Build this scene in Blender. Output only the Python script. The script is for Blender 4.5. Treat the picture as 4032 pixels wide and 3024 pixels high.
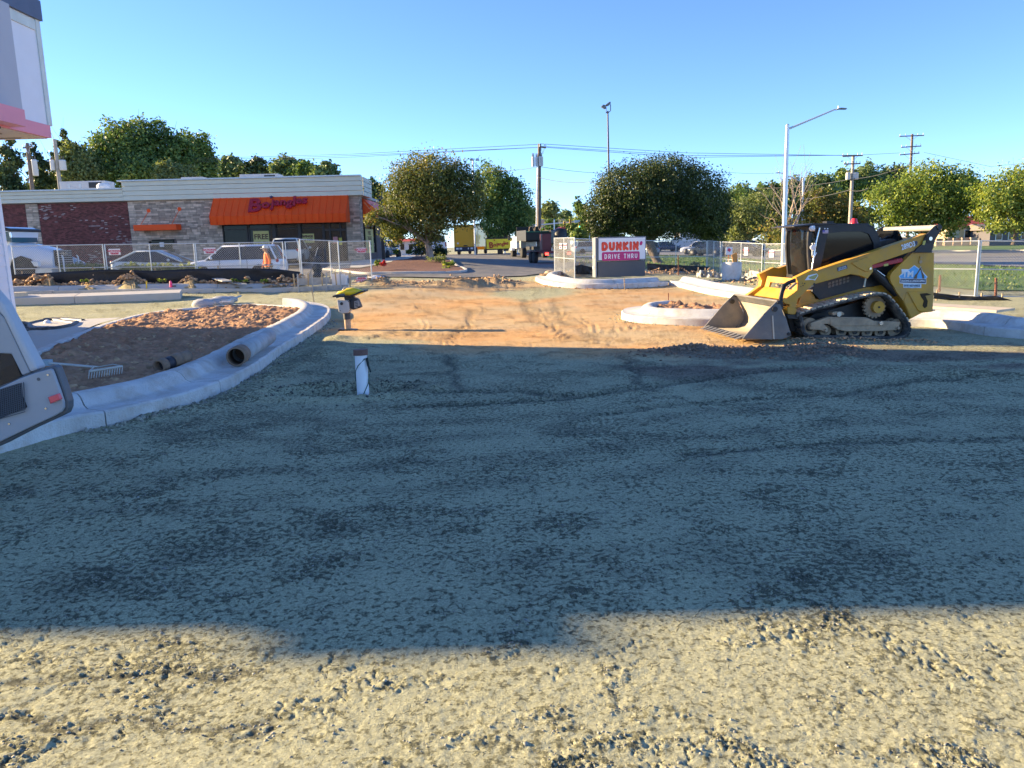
import bpy, math, random
import numpy as np
from mathutils import Matrix, Vector
random.seed(7); RNG = np.random.default_rng(7)
for o in list(bpy.data.objects): bpy.data.objects.remove(o)
S = bpy.context.scene; COL = S.collection

# ------------------------------------------------------------------ camera
F_PX, CX, CY, CAMH, ROLL, HORIZ = 3030., 2016., 1512., 1.9, 0.024, 962.
PITCH = math.atan((CY-HORIZ)/F_PX)
cam_d = bpy.data.cameras.new('camera'); cam = bpy.data.objects.new('camera', cam_d); COL.objects.link(cam)
cam_d.sensor_width = 36.; cam_d.lens = F_PX/4032*36.; cam_d.clip_start = .05; cam_d.clip_end = 3000
_fw = Vector((0, math.cos(PITCH), -math.sin(PITCH))); _up = Vector((0, math.sin(PITCH), math.cos(PITCH))); _rt = Vector((1, 0, 0))
c_, s_ = math.cos(ROLL), math.sin(ROLL)
_x = _rt*c_ - _up*s_; _y = _rt*s_ + _up*c_
M = Matrix((( _x.x, _y.x, -_fw.x, 0), (_x.y, _y.y, -_fw.y, 0), (_x.z, _y.z, -_fw.z, CAMH), (0, 0, 0, 1)))
cam.matrix_world = M
S.camera = cam
S.render.resolution_x, S.render.resolution_y = 1024, 768

# ------------------------------------------------------------------ light
SUN_AZ, SUN_EL = math.radians(17), math.radians(15.2)      # light travels to +x, slightly towards the camera
world = bpy.data.worlds.new('World'); S.world = world; world.use_nodes = True
wn = world.node_tree; bg = wn.nodes['Background']
sky = wn.nodes.new('ShaderNodeTexSky'); sky.sky_type = 'NISHITA'; sky.sun_disc = False
sky.sun_elevation = SUN_EL; sky.sun_rotation = math.radians(-90+17)
sky.air_density = .62; sky.dust_density = 0.; sky.ozone_density = 4.2; sky.altitude = 100
tint = wn.nodes.new('ShaderNodeVectorMath'); tint.operation = 'MULTIPLY'; tint.inputs[1].default_value = (.96, .935, 1.)
wn.links.new(sky.outputs[0], tint.inputs[0]); wn.links.new(tint.outputs[0], bg.inputs[0]); bg.inputs[1].default_value = .091
sl = bpy.data.lights.new('sun', 'SUN'); sl.energy = 4.2; sl.angle = math.radians(.42); sl.color = (1, .765, .44)
sun = bpy.data.objects.new('sun', sl); COL.objects.link(sun)
LDIR = Vector((math.cos(SUN_EL)*math.cos(SUN_AZ), -math.cos(SUN_EL)*math.sin(SUN_AZ), -math.sin(SUN_EL)))
sun.rotation_euler = LDIR.to_track_quat('-Z', 'Y').to_euler(); sun.location = (-40, 12, 30)
S.view_settings.view_transform = 'Standard'; S.view_settings.look = 'None'
S.view_settings.gamma = 1; S.view_settings.exposure = 2.04; S.view_settings.use_curve_mapping = False

# ------------------------------------------------------------------ picture -> place
def ray(px, py):
    x, y = px-CX, py-CY
    xr, yr = (x*c_-y*s_)/F_PX, (x*s_+y*c_)/F_PX
    return np.array([xr, math.cos(PITCH)-yr*math.sin(PITCH), -math.sin(PITCH)-yr*math.cos(PITCH)])
EYE = np.array([0, 0, CAMH])
def W(px, py, Y):                                   # point of the ray at distance Y ahead
    d = ray(px, py); return EYE + d*(Y/d[1])
def PZ(px, py, z):
    d = ray(px, py); return EYE + d*((z-CAMH)/d[2])
def PXX(px, py, x):
    d = ray(px, py); return EYE + d*(x/d[0])
def project(X, Y, Z):
    Z = Z-CAMH; fw = Y*math.cos(PITCH)-Z*math.sin(PITCH); dn = -Y*math.sin(PITCH)-Z*math.cos(PITCH)
    fw = np.maximum(fw, 1e-3); xr, yr = X/fw, dn/fw
    return CX+F_PX*(xr*c_+yr*s_), CY+F_PX*(-xr*s_+yr*c_)

# ------------------------------------------------------------------ noise
def _hash(ix, iy, seed):
    h = (ix.astype(np.int64)*374761393 + iy.astype(np.int64)*668265263 + seed*1442695041) & 0xffffffff
    h = ((h ^ (h >> 13))*1274126177) & 0xffffffff
    return ((h ^ (h >> 16)) & 0xffff)/65535.
def vnoise(x, y, seed=0):
    ix, iy = np.floor(x), np.floor(y); fx, fy = x-ix, y-iy
    fx = fx*fx*(3-2*fx); fy = fy*fy*(3-2*fy)
    a, b = _hash(ix, iy, seed), _hash(ix+1, iy, seed); c, d = _hash(ix, iy+1, seed), _hash(ix+1, iy+1, seed)
    return (a+(b-a)*fx)*(1-fy)+(c+(d-c)*fx)*fy
def fbm(x, y, oct=4, seed=0, gain=.5):
    r = 0; a = 1.; t = 0
    for i in range(oct):
        r = r+a*vnoise(x*2**i+i*17.3, y*2**i-i*9.1, seed+i); t += a; a *= gain
    return r/t
def sstep(a, b, x):
    t = np.clip((x-a)/(b-a), 0, 1); return t*t*(3-2*t)

# ------------------------------------------------------------------ terrain
_ctl = np.array([(0,-30,0),(-6,3,0),(0,3,0),(6,3,0),(-6,9,0),(0,9,0),(7,9,0),(0,14,0),(6,14,0),(-4,18,0),(1,20,.02),(-6,13,.0),(-12,18.6,.2),
  (-10,23,.15),(-8,27,.3),(0,26,.1),(6,23,0),(-14,31,.45),(-22,31,.5),(-5,31,.42),(2,33,.34),(8,37,.16),(11.4,45,.06),(13.5,41,-.15),(15,25,-.15),(22,28,-.2),
  (-14,55,.97),(-32,55,.97),(-13,40,.45),(-28,40,.5),(-5.3,49,1.0),(-5,41,.6),(-6,70,1.0),(-5,90,.8),(-1.5,74,1.0),(1.3,69,.63),(2,50,.57),(3,40,.35),(11,60,.22),
  (24,95,.0),(60,90,-.2),(40,60,-.2),(24,60,0),(30,40,-.2),(-60,150,1.),(0,130,.5),(60,150,0),(0,400,0),(200,200,0),(-200,200,1),(-60,30,.5),(60,10,-.2),(-40,0,.2),(12,14,-.05)], float)
def _warp(x, y):
    yy = np.maximum(y, -20)+24.
    return x/yy*2.2, np.log(yy)*2.0
_cu, _cv = _warp(_ctl[:, 0], _ctl[:, 1])
def terrain(x, y):
    x = np.asarray(x, float); y = np.asarray(y, float); u, v = _warp(x, y)
    num = 0; den = 0
    for i in range(len(_ctl)):
        w = 1./((u-_cu[i])**2+(v-_cv[i])**2+.012)**2
        num = num+w*_ctl[i, 2]; den = den+w
    return num/den
def G(px, py, dz=0.):                               # where the ray meets the ground (+dz)
    z = 0.
    for i in range(12):
        p = PZ(px, py, z+dz); z = .5*z+.5*float(terrain(p[0], p[1])) if i else float(terrain(p[0], p[1]))
    return PZ(px, py, z+dz)
def tz(x, y): return float(terrain(x, y))

# ------------------------------------------------------------------ materials
MATS = {}
def nt(m): return m.node_tree.nodes, m.node_tree.links
def mat(name, col, rough=.7, var=.12, scale=2., bump=0., bscale=30., metal=0., dirt=None, dscale=1.5, island=0., spec=.5, emit=0., coat=0., alpha=1.):
    if name in MATS: return MATS[name]
    m = bpy.data.materials.new(name); m.use_nodes = True; N, L = nt(m); b = N['Principled BSDF']
    b.inputs['Roughness'].default_value = rough; b.inputs['Metallic'].default_value = metal
    b.inputs['Specular IOR Level'].default_value = spec; b.inputs['Coat Weight'].default_value = coat
    b.inputs['Alpha'].default_value = alpha
    g = N.new('ShaderNodeNewGeometry')
    n = N.new('ShaderNodeTexNoise'); n.inputs['Scale'].default_value = scale; n.inputs['Detail'].default_value = 6; n.inputs['Roughness'].default_value = .65
    L.new(g.outputs['Position'], n.inputs['Vector'])
    mr = N.new('ShaderNodeMapRange'); mr.inputs[1].default_value = .3; mr.inputs[2].default_value = .7
    mr.inputs[3].default_value = 1-var; mr.inputs[4].default_value = 1+var; L.new(n.outputs[0], mr.inputs[0])
    f = mr.outputs[0]
    if island:
        oi = N.new('ShaderNodeObjectInfo'); ad = N.new('ShaderNodeMath'); ad.operation = 'ADD'
        L.new(g.outputs['Random Per Island'], ad.inputs[0]); L.new(oi.outputs['Random'], ad.inputs[1])
        fr = N.new('ShaderNodeMath'); fr.operation = 'FRACT'; L.new(ad.outputs[0], fr.inputs[0])
        r2 = N.new('ShaderNodeMapRange'); r2.inputs[3].default_value = 1-island; r2.inputs[4].default_value = 1+island; L.new(fr.outputs[0], r2.inputs[0])
        mu = N.new('ShaderNodeMath'); mu.operation = 'MULTIPLY'; L.new(f, mu.inputs[0]); L.new(r2.outputs[0], mu.inputs[1]); f = mu.outputs[0]
    vm = N.new('ShaderNodeVectorMath'); vm.operation = 'SCALE'; vm.inputs[0].default_value = col[:3]; L.new(f, vm.inputs['Scale'])
    out = vm.outputs[0]
    if dirt:
        n2 = N.new('ShaderNodeTexNoise'); n2.inputs['Scale'].default_value = dscale; n2.inputs['Detail'].default_value = 8; n2.inputs['Roughness'].default_value = .7
        L.new(g.outputs['Position'], n2.inputs['Vector'])
        m2 = N.new('ShaderNodeMapRange'); m2.inputs[1].default_value = .45; m2.inputs[2].default_value = .72; m2.inputs[4].default_value = dirt[3]; L.new(n2.outputs[0], m2.inputs[0])
        mx = N.new('ShaderNodeMix'); mx.data_type = 'RGBA'; L.new(m2.outputs[0], mx.inputs[0]); L.new(out, mx.inputs[6]); mx.inputs[7].default_value = (*dirt[:3], 1); out = mx.outputs[2]
        ra = N.new('ShaderNodeMapRange'); ra.inputs[3].default_value = rough; ra.inputs[4].default_value = min(1, rough+.35); L.new(m2.outputs[0], ra.inputs[0]); L.new(ra.outputs[0], b.inputs['Roughness'])
    L.new(out, b.inputs['Base Color'])
    if bump:
        n3 = N.new('ShaderNodeTexNoise'); n3.inputs['Scale'].default_value = bscale; n3.inputs['Detail'].default_value = 5
        L.new(g.outputs['Position'], n3.inputs['Vector'])
        bp = N.new('ShaderNodeBump'); bp.inputs['Strength'].default_value = 1; bp.inputs['Distance'].default_value = bump; L.new(n3.outputs[0], bp.inputs['Height']); L.new(bp.outputs[0], b.inputs['Normal'])
    if emit:
        L.new(out, b.inputs['Emission Color']); b.inputs['Emission Strength'].default_value = emit
    MATS[name] = m; return m
def glass(name, col=(.02, .03, .035), rough=.06, trans=.35):
    if name in MATS: return MATS[name]
    m = bpy.data.materials.new(name); m.use_nodes = True; N, L = nt(m); b = N['Principled BSDF']
    b.inputs['Base Color'].default_value = (*col, 1); b.inputs['Roughness'].default_value = rough
    t = N.new('ShaderNodeBsdfTransparent'); t.inputs[0].default_value = (.55, .62, .62, 1); b.inputs['Specular IOR Level'].default_value = .3
    mx = N.new('ShaderNodeMixShader'); mx.inputs[0].default_value = trans
    L.new(b.outputs[0], mx.inputs[1]); L.new(t.outputs[0], mx.inputs[2]); L.new(mx.outputs[0], N['Material Output'].inputs[0])
    MATS[name] = m; return m
def leafmat(name, c0, c1, c2, trans=.35):
    if name in MATS: return MATS[name]
    m = bpy.data.materials.new(name); m.use_nodes = True; N, L = nt(m); b = N['Principled BSDF']
    g = N.new('ShaderNodeNewGeometry'); cr = N.new('ShaderNodeValToRGB')
    e = cr.color_ramp.elements; e[0].color = (*c0, 1); e[1].color = (*c1, 1); e[1].position = .75
    k = e.new(1.); k.color = (*c2, 1)
    n = N.new('ShaderNodeTexNoise'); n.inputs['Scale'].default_value = .45; n.inputs['Detail'].default_value = 2; L.new(g.outputs['Position'], n.inputs['Vector'])
    mr = N.new('ShaderNodeMapRange'); mr.inputs[1].default_value = .3; mr.inputs[2].default_value = .7; mr.inputs[3].default_value = -.35; mr.inputs[4].default_value = .4; L.new(n.outputs[0], mr.inputs[0])
    ad = N.new('ShaderNodeMath'); ad.operation = 'ADD'; ad.use_clamp = True; L.new(g.outputs['Random Per Island'], ad.inputs[0]); L.new(mr.outputs[0], ad.inputs[1])
    L.new(ad.outputs[0], cr.inputs[0]); L.new(cr.outputs[0], b.inputs['Base Color']); b.inputs['Roughness'].default_value = .5; b.inputs['Specular IOR Level'].default_value = .4
    t = N.new('ShaderNodeBsdfTranslucent'); vm = N.new('ShaderNodeVectorMath'); vm.operation = 'MULTIPLY'; vm.inputs[1].default_value = (1.3, 1.25, .6); L.new(cr.outputs[0], vm.inputs[0]); L.new(vm.outputs[0], t.inputs[0])
    mx = N.new('ShaderNodeMixShader'); mx.inputs[0].default_value = trans; L.new(b.outputs[0], mx.inputs[1]); L.new(t.outputs[0], mx.inputs[2]); L.new(mx.outputs[0], N['Material Output'].inputs[0])
    MATS[name] = m; return m

# ------------------------------------------------------------------ objects
def tag(o, label=None, cat=None, group=None, kind=None):
    if label: o['label'] = label
    if cat: o['category'] = cat
    if group: o['group'] = group
    if kind: o['kind'] = kind
    return o
def link(name, me, parent=None):
    o = bpy.data.objects.new(name, me); COL.objects.link(o)
    if parent is not None: o.parent = parent
    return o
def thing(name, label, cat, loc=(0, 0, 0), rz=0., group=None):
    o = bpy.data.objects.new(name, None); COL.objects.link(o); o.empty_display_size = .2
    o.location = loc; o.rotation_euler = (0, 0, rz); return tag(o, label, cat, group)
def copy_tree(o, parent=None, kids=None):
    c = o.copy(); COL.objects.link(c); c.parent = parent
    for ch in o.children: copy_tree(ch, c)
    return c
def np_mesh(name, V, faces4=None, faces3=None, smooth=False):
    me = bpy.data.meshes.new(name); V = np.asarray(V, np.float32); me.vertices.add(len(V)); me.vertices.foreach_set('co', V.ravel())
    loops = []; starts = []; n = 0
    if faces4 is not None and len(faces4):
        f = np.asarray(faces4, np.int32); loops.append(f.ravel()); starts.append(np.arange(len(f))*4); n = len(f)*4
    if faces3 is not None and len(faces3):
        f = np.asarray(faces3, np.int32); loops.append(f.ravel()); starts.append(n+np.arange(len(f))*3)
    lv = np.concatenate(loops).astype(np.int32); st = np.concatenate(starts).astype(np.int32)
    me.loops.add(len(lv)); me.loops.foreach_set('vertex_index', lv)
    me.polygons.add(len(st)); me.polygons.foreach_set('loop_start', st)
    if smooth: me.polygons.foreach_set('use_smooth', np.ones(len(st), bool))
    me.update(calc_edges=True); return me
class MB:
    """collects shapes; build() links them as ONE mesh object"""
    def __init__(s): s.v = []; s.f = []; s.sm = []
    def add(s, vs, fs, smooth=False):
        b = len(s.v); s.v += [tuple(map(float, p)) for p in vs]; s.f += [tuple(b+i for i in f) for f in fs]; s.sm += [smooth]*len(fs); return s
    def box(s, c, d, rz=0., rot=None, taper=1.):
        c = np.array(c, float); h = np.array(d, float)/2; vs = []
        R = Matrix.Rotation(rz, 3, 'Z') if rot is None else rot
        for z in (-1, 1):
            t = taper if z > 0 else 1.
            for x, y in ((-1, -1), (1, -1), (1, 1), (-1, 1)):
                p = R @ Vector((x*h[0]*t, y*h[1]*t, z*h[2])); vs.append((c[0]+p.x, c[1]+p.y, c[2]+p.z))
        return s.add(vs, [(0, 3, 2, 1), (4, 5, 6, 7), (0, 1, 5, 4), (1, 2, 6, 5), (2, 3, 7, 6), (3, 0, 4, 7)])
    def cyl(s, p0, p1, r, n=10, r1=None, caps=True, smooth=True):
        return s.tube([p0, p1], [r, r if r1 is None else r1], n, caps, smooth)
    def tube(s, pts, r, n=8, caps=True, smooth=True, closed=False):
        P = [Vector(p) for p in pts]; m = len(P)
        if not hasattr(r, '__len__'): r = [r]*m
        rings = []; prev = None
        for i in range(m):
            a = P[(i-1) % m] if (closed or i > 0) else P[i]; b = P[(i+1) % m] if (closed or i < m-1) else P[i]
            d = (b-a).normalized() if (b-a).length > 1e-9 else Vector((0, 0, 1))
            if prev is None: u = d.orthogonal().normalized()
            else:
                u = prev-d*prev.dot(d); u = u.normalized() if u.length > 1e-6 else d.orthogonal().normalized()
            prev = u; w = d.cross(u)
            rings.append([P[i]+(u*math.cos(2*math.pi*k/n)+w*math.sin(2*math.pi*k/n))*r[i] for k in range(n)])
        vs = [p for q in rings for p in q]; fs = []
        for i in range(m if closed else m-1):
            j = (i+1) % m
            for k in range(n): fs.append((i*n+k, i*n+(k+1) % n, j*n+(k+1) % n, j*n+k))
        s.add(vs, fs, smooth)
        if caps and not closed:
            s.add(rings[0], [tuple(reversed(range(n)))]); s.add(rings[-1], [tuple(range(n))])
        return s
    def prism(s, poly, a, b, smooth=False):
        """poly: list of 3D points; a,b: offset vectors for the two faces"""
        n = len(poly); A = [Vector(p)+Vector(a) for p in poly]; B = [Vector(p)+Vector(b) for p in poly]
        return s.add(A+B, [tuple(range(n)), tuple(reversed(range(n, 2*n)))]+[(i, i+n, (i+1) % n+n, (i+1) % n) for i in range(n)], smooth)
    def loft(s, rings, smooth=True, caps=True, closed=True):
        n = len(rings[0]); vs = [p for r in rings for p in r]; fs = []
        for i in range(len(rings)-1):
            for k in range(n if closed else n-1): fs.append((i*n+k, (i+1)*n+k, (i+1)*n+(k+1) % n, i*n+(k+1) % n))
        s.add(vs, fs, smooth)
        if caps: s.add(rings[0], [tuple(range(n))]); s.add(rings[-1], [tuple(reversed(range(n)))])
        return s
    def lathe(s, c, prof, n=16, axis='Z', smooth=True):
        rings = []
        for r, h in prof:
            ring = []
            for k in range(n):
                a = 2*math.pi*k/n; q = (r*math.cos(a), r*math.sin(a), h)
                if axis == 'X': q = (q[2], q[0], q[1])
                if axis == 'Y': q = (q[0], q[2], q[1])
                ring.append((c[0]+q[0], c[1]+q[1], c[2]+q[2]))
            rings.append(ring)
        return s.loft(rings, smooth)
    def blob(s, c, r, seed=0, nu=7, nv=5, rough=.25, smooth=False):
        rr = random.Random(seed); c = Vector(c); r = Vector(r) if hasattr(r, '__len__') else Vector((r, r, r)); vs = [c+Vector((0, 0, r.z))]
        for i in range(1, nv):
            t = math.pi*i/nv
            for k in range(nu):
                a = 2*math.pi*(k+.5*(i % 2))/nu; q = 1+rr.uniform(-rough, rough)
                vs.append(c+Vector((r.x*math.sin(t)*math.cos(a)*q, r.y*math.sin(t)*math.sin(a)*q, r.z*math.cos(t)*q)))
        vs.append(c-Vector((0, 0, r.z))); fs = []; last = len(vs)-1
        for k in range(nu): fs.append((0, 1+k, 1+(k+1) % nu)); fs.append((last, last-nu+(k+1) % nu, last-nu+k))
        for i in range(nv-2):
            for k in range(nu): a = 1+i*nu; fs.append((a+k, a+nu+k, a+nu+(k+1) % nu, a+(k+1) % nu))
        return s.add(vs, fs, smooth)
    def build(s, name, m, parent=None, world=True, bevel=0., fix=True):
        v = s.v
        if parent is not None and world:
            l = Vector((0, 0, 0)); q = parent
            while q is not None: l += q.location; q = q.parent
            v = [(p[0]-l.x, p[1]-l.y, p[2]-l.z) for p in v]
        me = bpy.data.meshes.new(name); me.from_pydata(v, [], s.f)
        me.polygons.foreach_set('use_smooth', s.sm)
        if fix:
            import bmesh
            bm = bmesh.new(); bm.from_mesh(me); bmesh.ops.recalc_face_normals(bm, faces=bm.faces); bm.to_mesh(me); bm.free()
        me.update(); me.materials.append(m); o = link(name, me, parent)
        if bevel:
            b = o.modifiers.new('bevel', 'BEVEL'); b.width = bevel; b.segments = 2; b.limit_method = 'ANGLE'; b.angle_limit = .7
        return o
def text_poly(body, size, M4, extrude=.01, offset=0., shear=0., spacing=1., align='CENTER'):
    cu = bpy.data.curves.new('lettering', 'FONT'); cu.body = body; cu.size = size; cu.extrude = extrude; cu.offset = offset; cu.shear = shear
    cu.space_character = spacing; cu.align_x = align; cu.align_y = 'CENTER'; cu.resolution_u = 3
    o = bpy.data.objects.new('lettering', cu); COL.objects.link(o)
    dg = bpy.context.evaluated_depsgraph_get(); me = bpy.data.meshes.new_from_object(o.evaluated_get(dg))
    bpy.data.objects.remove(o); bpy.data.curves.remove(cu); me.transform(M4); return me
def text_obj(name, body, size, M4, m, parent, **k):
    me = text_poly(body, size, M4, **k)
    if parent is not None:
        l = Vector((0, 0, 0)); q = parent
        while q is not None: l += q.location; q = q.parent
        me.transform(Matrix.Translation(-l))
    me.materials.clear(); me.materials.append(m); return link(name, me, parent)
def frame_of(o, x, y):                              # 4x4 placing text (x right, y up) at o
    x = Vector(x).normalized(); y = Vector(y); y = (y-x*y.dot(x)).normalized(); z = x.cross(y)
    return Matrix(((x.x, y.x, z.x, o[0]), (x.y, y.y, z.y, o[1]), (x.z, y.z, z.z, o[2]), (0, 0, 0, 1)))
# ================================================================== GROUND
def seg_dist(X, Y, pts):
    best = np.full(X.shape, 1e9)
    for (x0, y0), (x1, y1) in zip(pts[:-1], pts[1:]):
        dx, dy = x1-x0, y1-y0; t = np.clip(((X-x0)*dx+(Y-y0)*dy)/(dx*dx+dy*dy+1e-9), 0, 1)
        best = np.minimum(best, np.hypot(X-x0-t*dx, Y-y0-t*dy))
    return best
def in_poly(X, Y, poly):
    r = np.zeros(X.shape, bool); n = len(poly)
    for i in range(n):
        (x0, y0), (x1, y1) = poly[i], poly[(i+1) % n]
        c = ((y0 > Y) != (y1 > Y)) & (X < (x1-x0)*(Y-y0)/(y1-y0+1e-12)+x0); r ^= c
    return r
def soft_poly(X, Y, poly, soft):                    # >0 inside, smooth
    d = seg_dist(X, Y, list(poly)+[poly[0]]); d = np.where(in_poly(X, Y, poly), d, -d); return sstep(-soft, soft, d)
def GP(*px): return [tuple(G(*p)[:2]) for p in px]

CLAY = GP((1260,1318),(1480,1345),(1900,1390),(2400,1400),(2700,1400),(3020,1375),(3120,1300),(3060,1200),(2760,1165),(2640,1118),(2260,1122),(2080,1112),(1500,1108),(1420,1160),(1330,1215),(1300,1260))
BROWN = GP((2450,1385),(2900,1370),(3280,1365),(3700,1370),(4200,1390),(4200,1460),(3600,1440),(3150,1480),(2700,1480),(2400,1430))
SPOIL_L = [tuple(W(x, 1120, Y)[:2]) for x, Y in ((-60, 29.9), (150, 29.85), (300, 29.95), (480, 29.8), (700, 29.95), (830, 29.8), (1000, 29.95), (1120, 29.9), (1185, 30))]
DRIVE = GP((1460,1108),(2110,1098),(2190,1060))
HOLE = G(1350, 1545)
RUTS = [(GP((1430,1560),(1700,1550),(2000,1540),(2250,1560),(2500,1528),(2900,1475),(3150,1440)), .10, .07), (GP((1600,1605),(1900,1592),(2200,1575),(2350,1550)), .08, .06),
        (GP((2300,1640),(2700,1595),(3200,1560)), .05, .05), (GP((2440,1400),(2500,1470),(2540,1540)), .09, .04), (GP((1760,1400),(1790,1500),(1800,1545)), .08, .03),
        (GP((3300,1560),(3600,1500),(4000,1480)), .07, .04), (GP((2700,1790),(3300,1740),(4032,1730)), .06, .03),
        (GP((1480,1330),(1560,1308),(1640,1322)), .10, .05), (GP((1620,1200),(1700,1230),(1790,1260)), .06, .02), (GP((2060,1180),(2110,1260),(2250,1330)), .10, .02),
        (GP((2180,1180),(2210,1260),(2330,1325)), .10, .02), (GP((1860,1220),(1830,1280),(1770,1335)), .09, .02), (GP((1960,1110),(2030,1125),(1960,1145)), .05, .06),
        (GP((-100,2700),(500,2660),(1000,2640)), .03, .01), (GP((0,2830),(600,2860),(1100,2850)), .03, .012)]
TREADS = [GP((1640,1190),(1660,1270),(1720,1320)), GP((1900,1215),(1860,1260),(1800,1330)), GP((2120,1240),(2220,1330)), GP((1760,1330),(1800,1400)), GP((2500,1290),(2350,1310),(2300,1260)), GP((3300,1480),(3900,1470)), GP((2450,1440),(2900,1420)), GP((1470,1110),(1560,1125)), GP((1600,1112),(1650,1128)), GP((1700,1112),(1800,1130)),GP((2300,1270),(2200,1230),(2050,1215))]
SWEEPS = [(GP((-100,1950),(900,1870),(2000,1800),(3000,1700),(4100,1600)), .22, .5), (GP((-100,2080),(900,1990),(2000,1910),(3100,1790),(4200,1680)), .2, .4), (GP((600,1700),(1300,1760),(2200,1700),(3200,1580)), .25, .5), (GP((900,1640),(1500,1680),(2300,1640)), .25, .5), (GP((2600,1480),(3000,1530),(3600,1560),(4100,1560)), .35, .6), (GP((1200,1420),(1500,1500),(1900,1540)), .5, .45), (GP((1750,2250),(2600,2200),(3500,2200)), .3, .4), (GP((300,2300),(1000,2150),(1500,2100)), .35, .5), (GP((1600,1450),(2100,1480),(2500,1450)), .4, .5)]
RIDGES = [(SPOIL_L, .32, .36), (GP((1440,1118),(1600,1122),(1800,1125),(2000,1116)), .8, .24), (GP((2560,1392),(2800,1378),(3000,1388),(3260,1378),(3330,1410)), .45, .10),
          (GP((2950,1338),(3200,1348),(3450,1352),(3600,1345),(3690,1350)), .16, .07), (GP((3300,1440),(3650,1462),(4032,1485)), .25, .06), (GP((1330,1330),(1290,1360),(1200,1430)), .3, .06),
          (GP((2150,1100),(2350,1085),(2700,1082),(2800,1085)), .6, .22), (GP((600,1640),(900,1580),(1150,1440)), .22, .05), (GP((2850,1110),(3100,1130),(3250,1150)), .7, .15)]
def ground_fields(X, Y):
    base = terrain(X, Y); dist = np.hypot(X, Y); h = base.copy()
    near = 1-sstep(30, 60, dist)
    big = fbm(X*.35, Y*.35, 3, 5)-.5; h += near*big*.06
    p1 = fbm(X*1.5+Y*.4, Y*2.6, 5, 11, .6); p2 = fbm(X*5+3, Y*7, 4, 23, .6)
    p3 = fbm(X*2.4+9, Y*3.4, 4, 17, .62); rough = sstep(.50, .66, p1*.28+p3*.34+p2*.38+.015)
    clod = fbm(X*38, Y*38, 3, 31, .7)-.5; fine = fbm(X*9, Y*9, 3, 41)-.5
    h += near*(rough*(np.abs(clod)*.030+.003)+fine*.006+(fbm(X*31, Y*31, 3, 141, .6)-.5)*.0065-sstep(.045, .0, np.abs(fbm(X*8.5, Y*8.5, 4, 151, .6)-.5))*sstep(.44, .6, p3)*.008)
    cr = np.abs(fbm(X*2.7, Y*2.7, 4, 77)-.5); h -= near*sstep(.022, 0, cr)*sstep(.5, .62, fbm(X*.8, Y*.8, 2, 78))*.006
    n = fbm(X*1.1, Y*1.1, 4, 3)
    clay = soft_poly(X+(n-.5)*1.6, Y+(n-.5)*2.2, CLAY, .7)
    clay *= .78+.22*sstep(.35, .6, fbm(X*.45, Y*.6, 4, 91))
    stone_patch = soft_poly(X+(n-.5), Y+(n-.5)*1.5, GP((1900,1150),(2260,1120),(2260,1160),(2040,1190)), .5); clay *= 1-stone_patch
    brown = soft_poly(X+(n-.5)*1.2, Y+(n-.5)*1.2, BROWN, .5)*sstep(.28, .5, fbm(X*.8, Y*1.4, 4, 61))
    moist = np.zeros(X.shape)
    for pts, w, d in RUTS:
        q = seg_dist(X+(p1-.5)*.5, Y+(p2-.5)*.3, pts)*(1+.8*fine+.6*(n-.5)); m = np.exp(-(q/w)**2); d *= .45; h += -d*m+d*.7*np.exp(-((q-w*1.9)/w)**2)*(.6+clod); moist = np.maximum(moist, m*.9)
        rough = np.maximum(rough, np.exp(-(q/(w*2.5))**2)*.8)
    for pts, w, a_ in SWEEPS:
        q = seg_dist(X+(p1-.5)*.8, Y+(p1-.5)*.6, pts); m = np.exp(-(q/w)**2)*a_; moist = np.maximum(moist, m*sstep(.35, .6, p3)); rough = np.maximum(rough, m)
    for pts in TREADS:
        q = seg_dist(X, Y, pts); m = sstep(.22, .12, q); h += m*(-.006+.012*(np.sin((X*.8+Y)*2*np.pi/.13) > 0)*sstep(0, .3, fbm(X*3, Y*3, 2, 8)))
    for i, (pts, w, a) in enumerate(RIDGES):
        q = seg_dist(X, Y, pts); m = np.exp(-(q/w)**2); k = fbm(X*1.3+i, Y*1.3, 3, 100+i); kk = fbm(X*5, Y*5, 3, 120+i)
        h += a*m*(.25+1.2*k*k*2)*(.75+.6*kk); rough = np.maximum(rough, m)
        if a > .2: clay = np.maximum(clay, m*.85)
    e = np.hypot((X-HOLE[0])/.85, (Y-HOLE[1])/.42); m = sstep(1.15, .6, e); h += -.24*m+.07*np.exp(-((e-1.35)/.2)**2)*(.5+p2)+m*clod*.05; moist = np.maximum(moist, m)
    moist = moist*(1-.75*clay)
    return h, clay, brown, np.clip(moist, 0, 1), rough
ths = np.concatenate([np.linspace(-180, -47, 40, endpoint=False), np.linspace(-47, 47, 760), np.linspace(47, 180, 40)[1:-1]])
phi = np.concatenate([[80, 70, 60, 52], np.linspace(46, 3.2, 480), ]); rr = CAMH/np.tan(np.radians(phi)); rr = np.concatenate([rr, rr[-1]*np.exp(np.linspace(.02, math.log(900/rr[-1]), 90))])
TH, RR = np.meshgrid(np.radians(ths), rr); gx, gy_ = (RR*np.sin(TH)).ravel(), (RR*np.cos(TH)).ravel()
gh, g_clay, g_brown, g_moist, g_rough = ground_fields(gx, gy_)
nT, nR = len(ths), len(rr)
GV = np.stack([gx, gy_, gh], 1); GV = np.concatenate([GV, [[0, 0, 0.]]])
ii, kk = np.meshgrid(np.arange(nR-1), np.arange(nT), indexing='ij'); k2 = (kk+1) % nT
q4 = np.stack([ii*nT+kk, (ii+1)*nT+kk, (ii+1)*nT+k2, ii*nT+k2], -1).reshape(-1, 4)[:, ::-1]
k = np.arange(nT); t3 = np.stack([np.full(nT, nR*nT), k, (k+1) % nT], 1)[:, ::-1]
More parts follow.
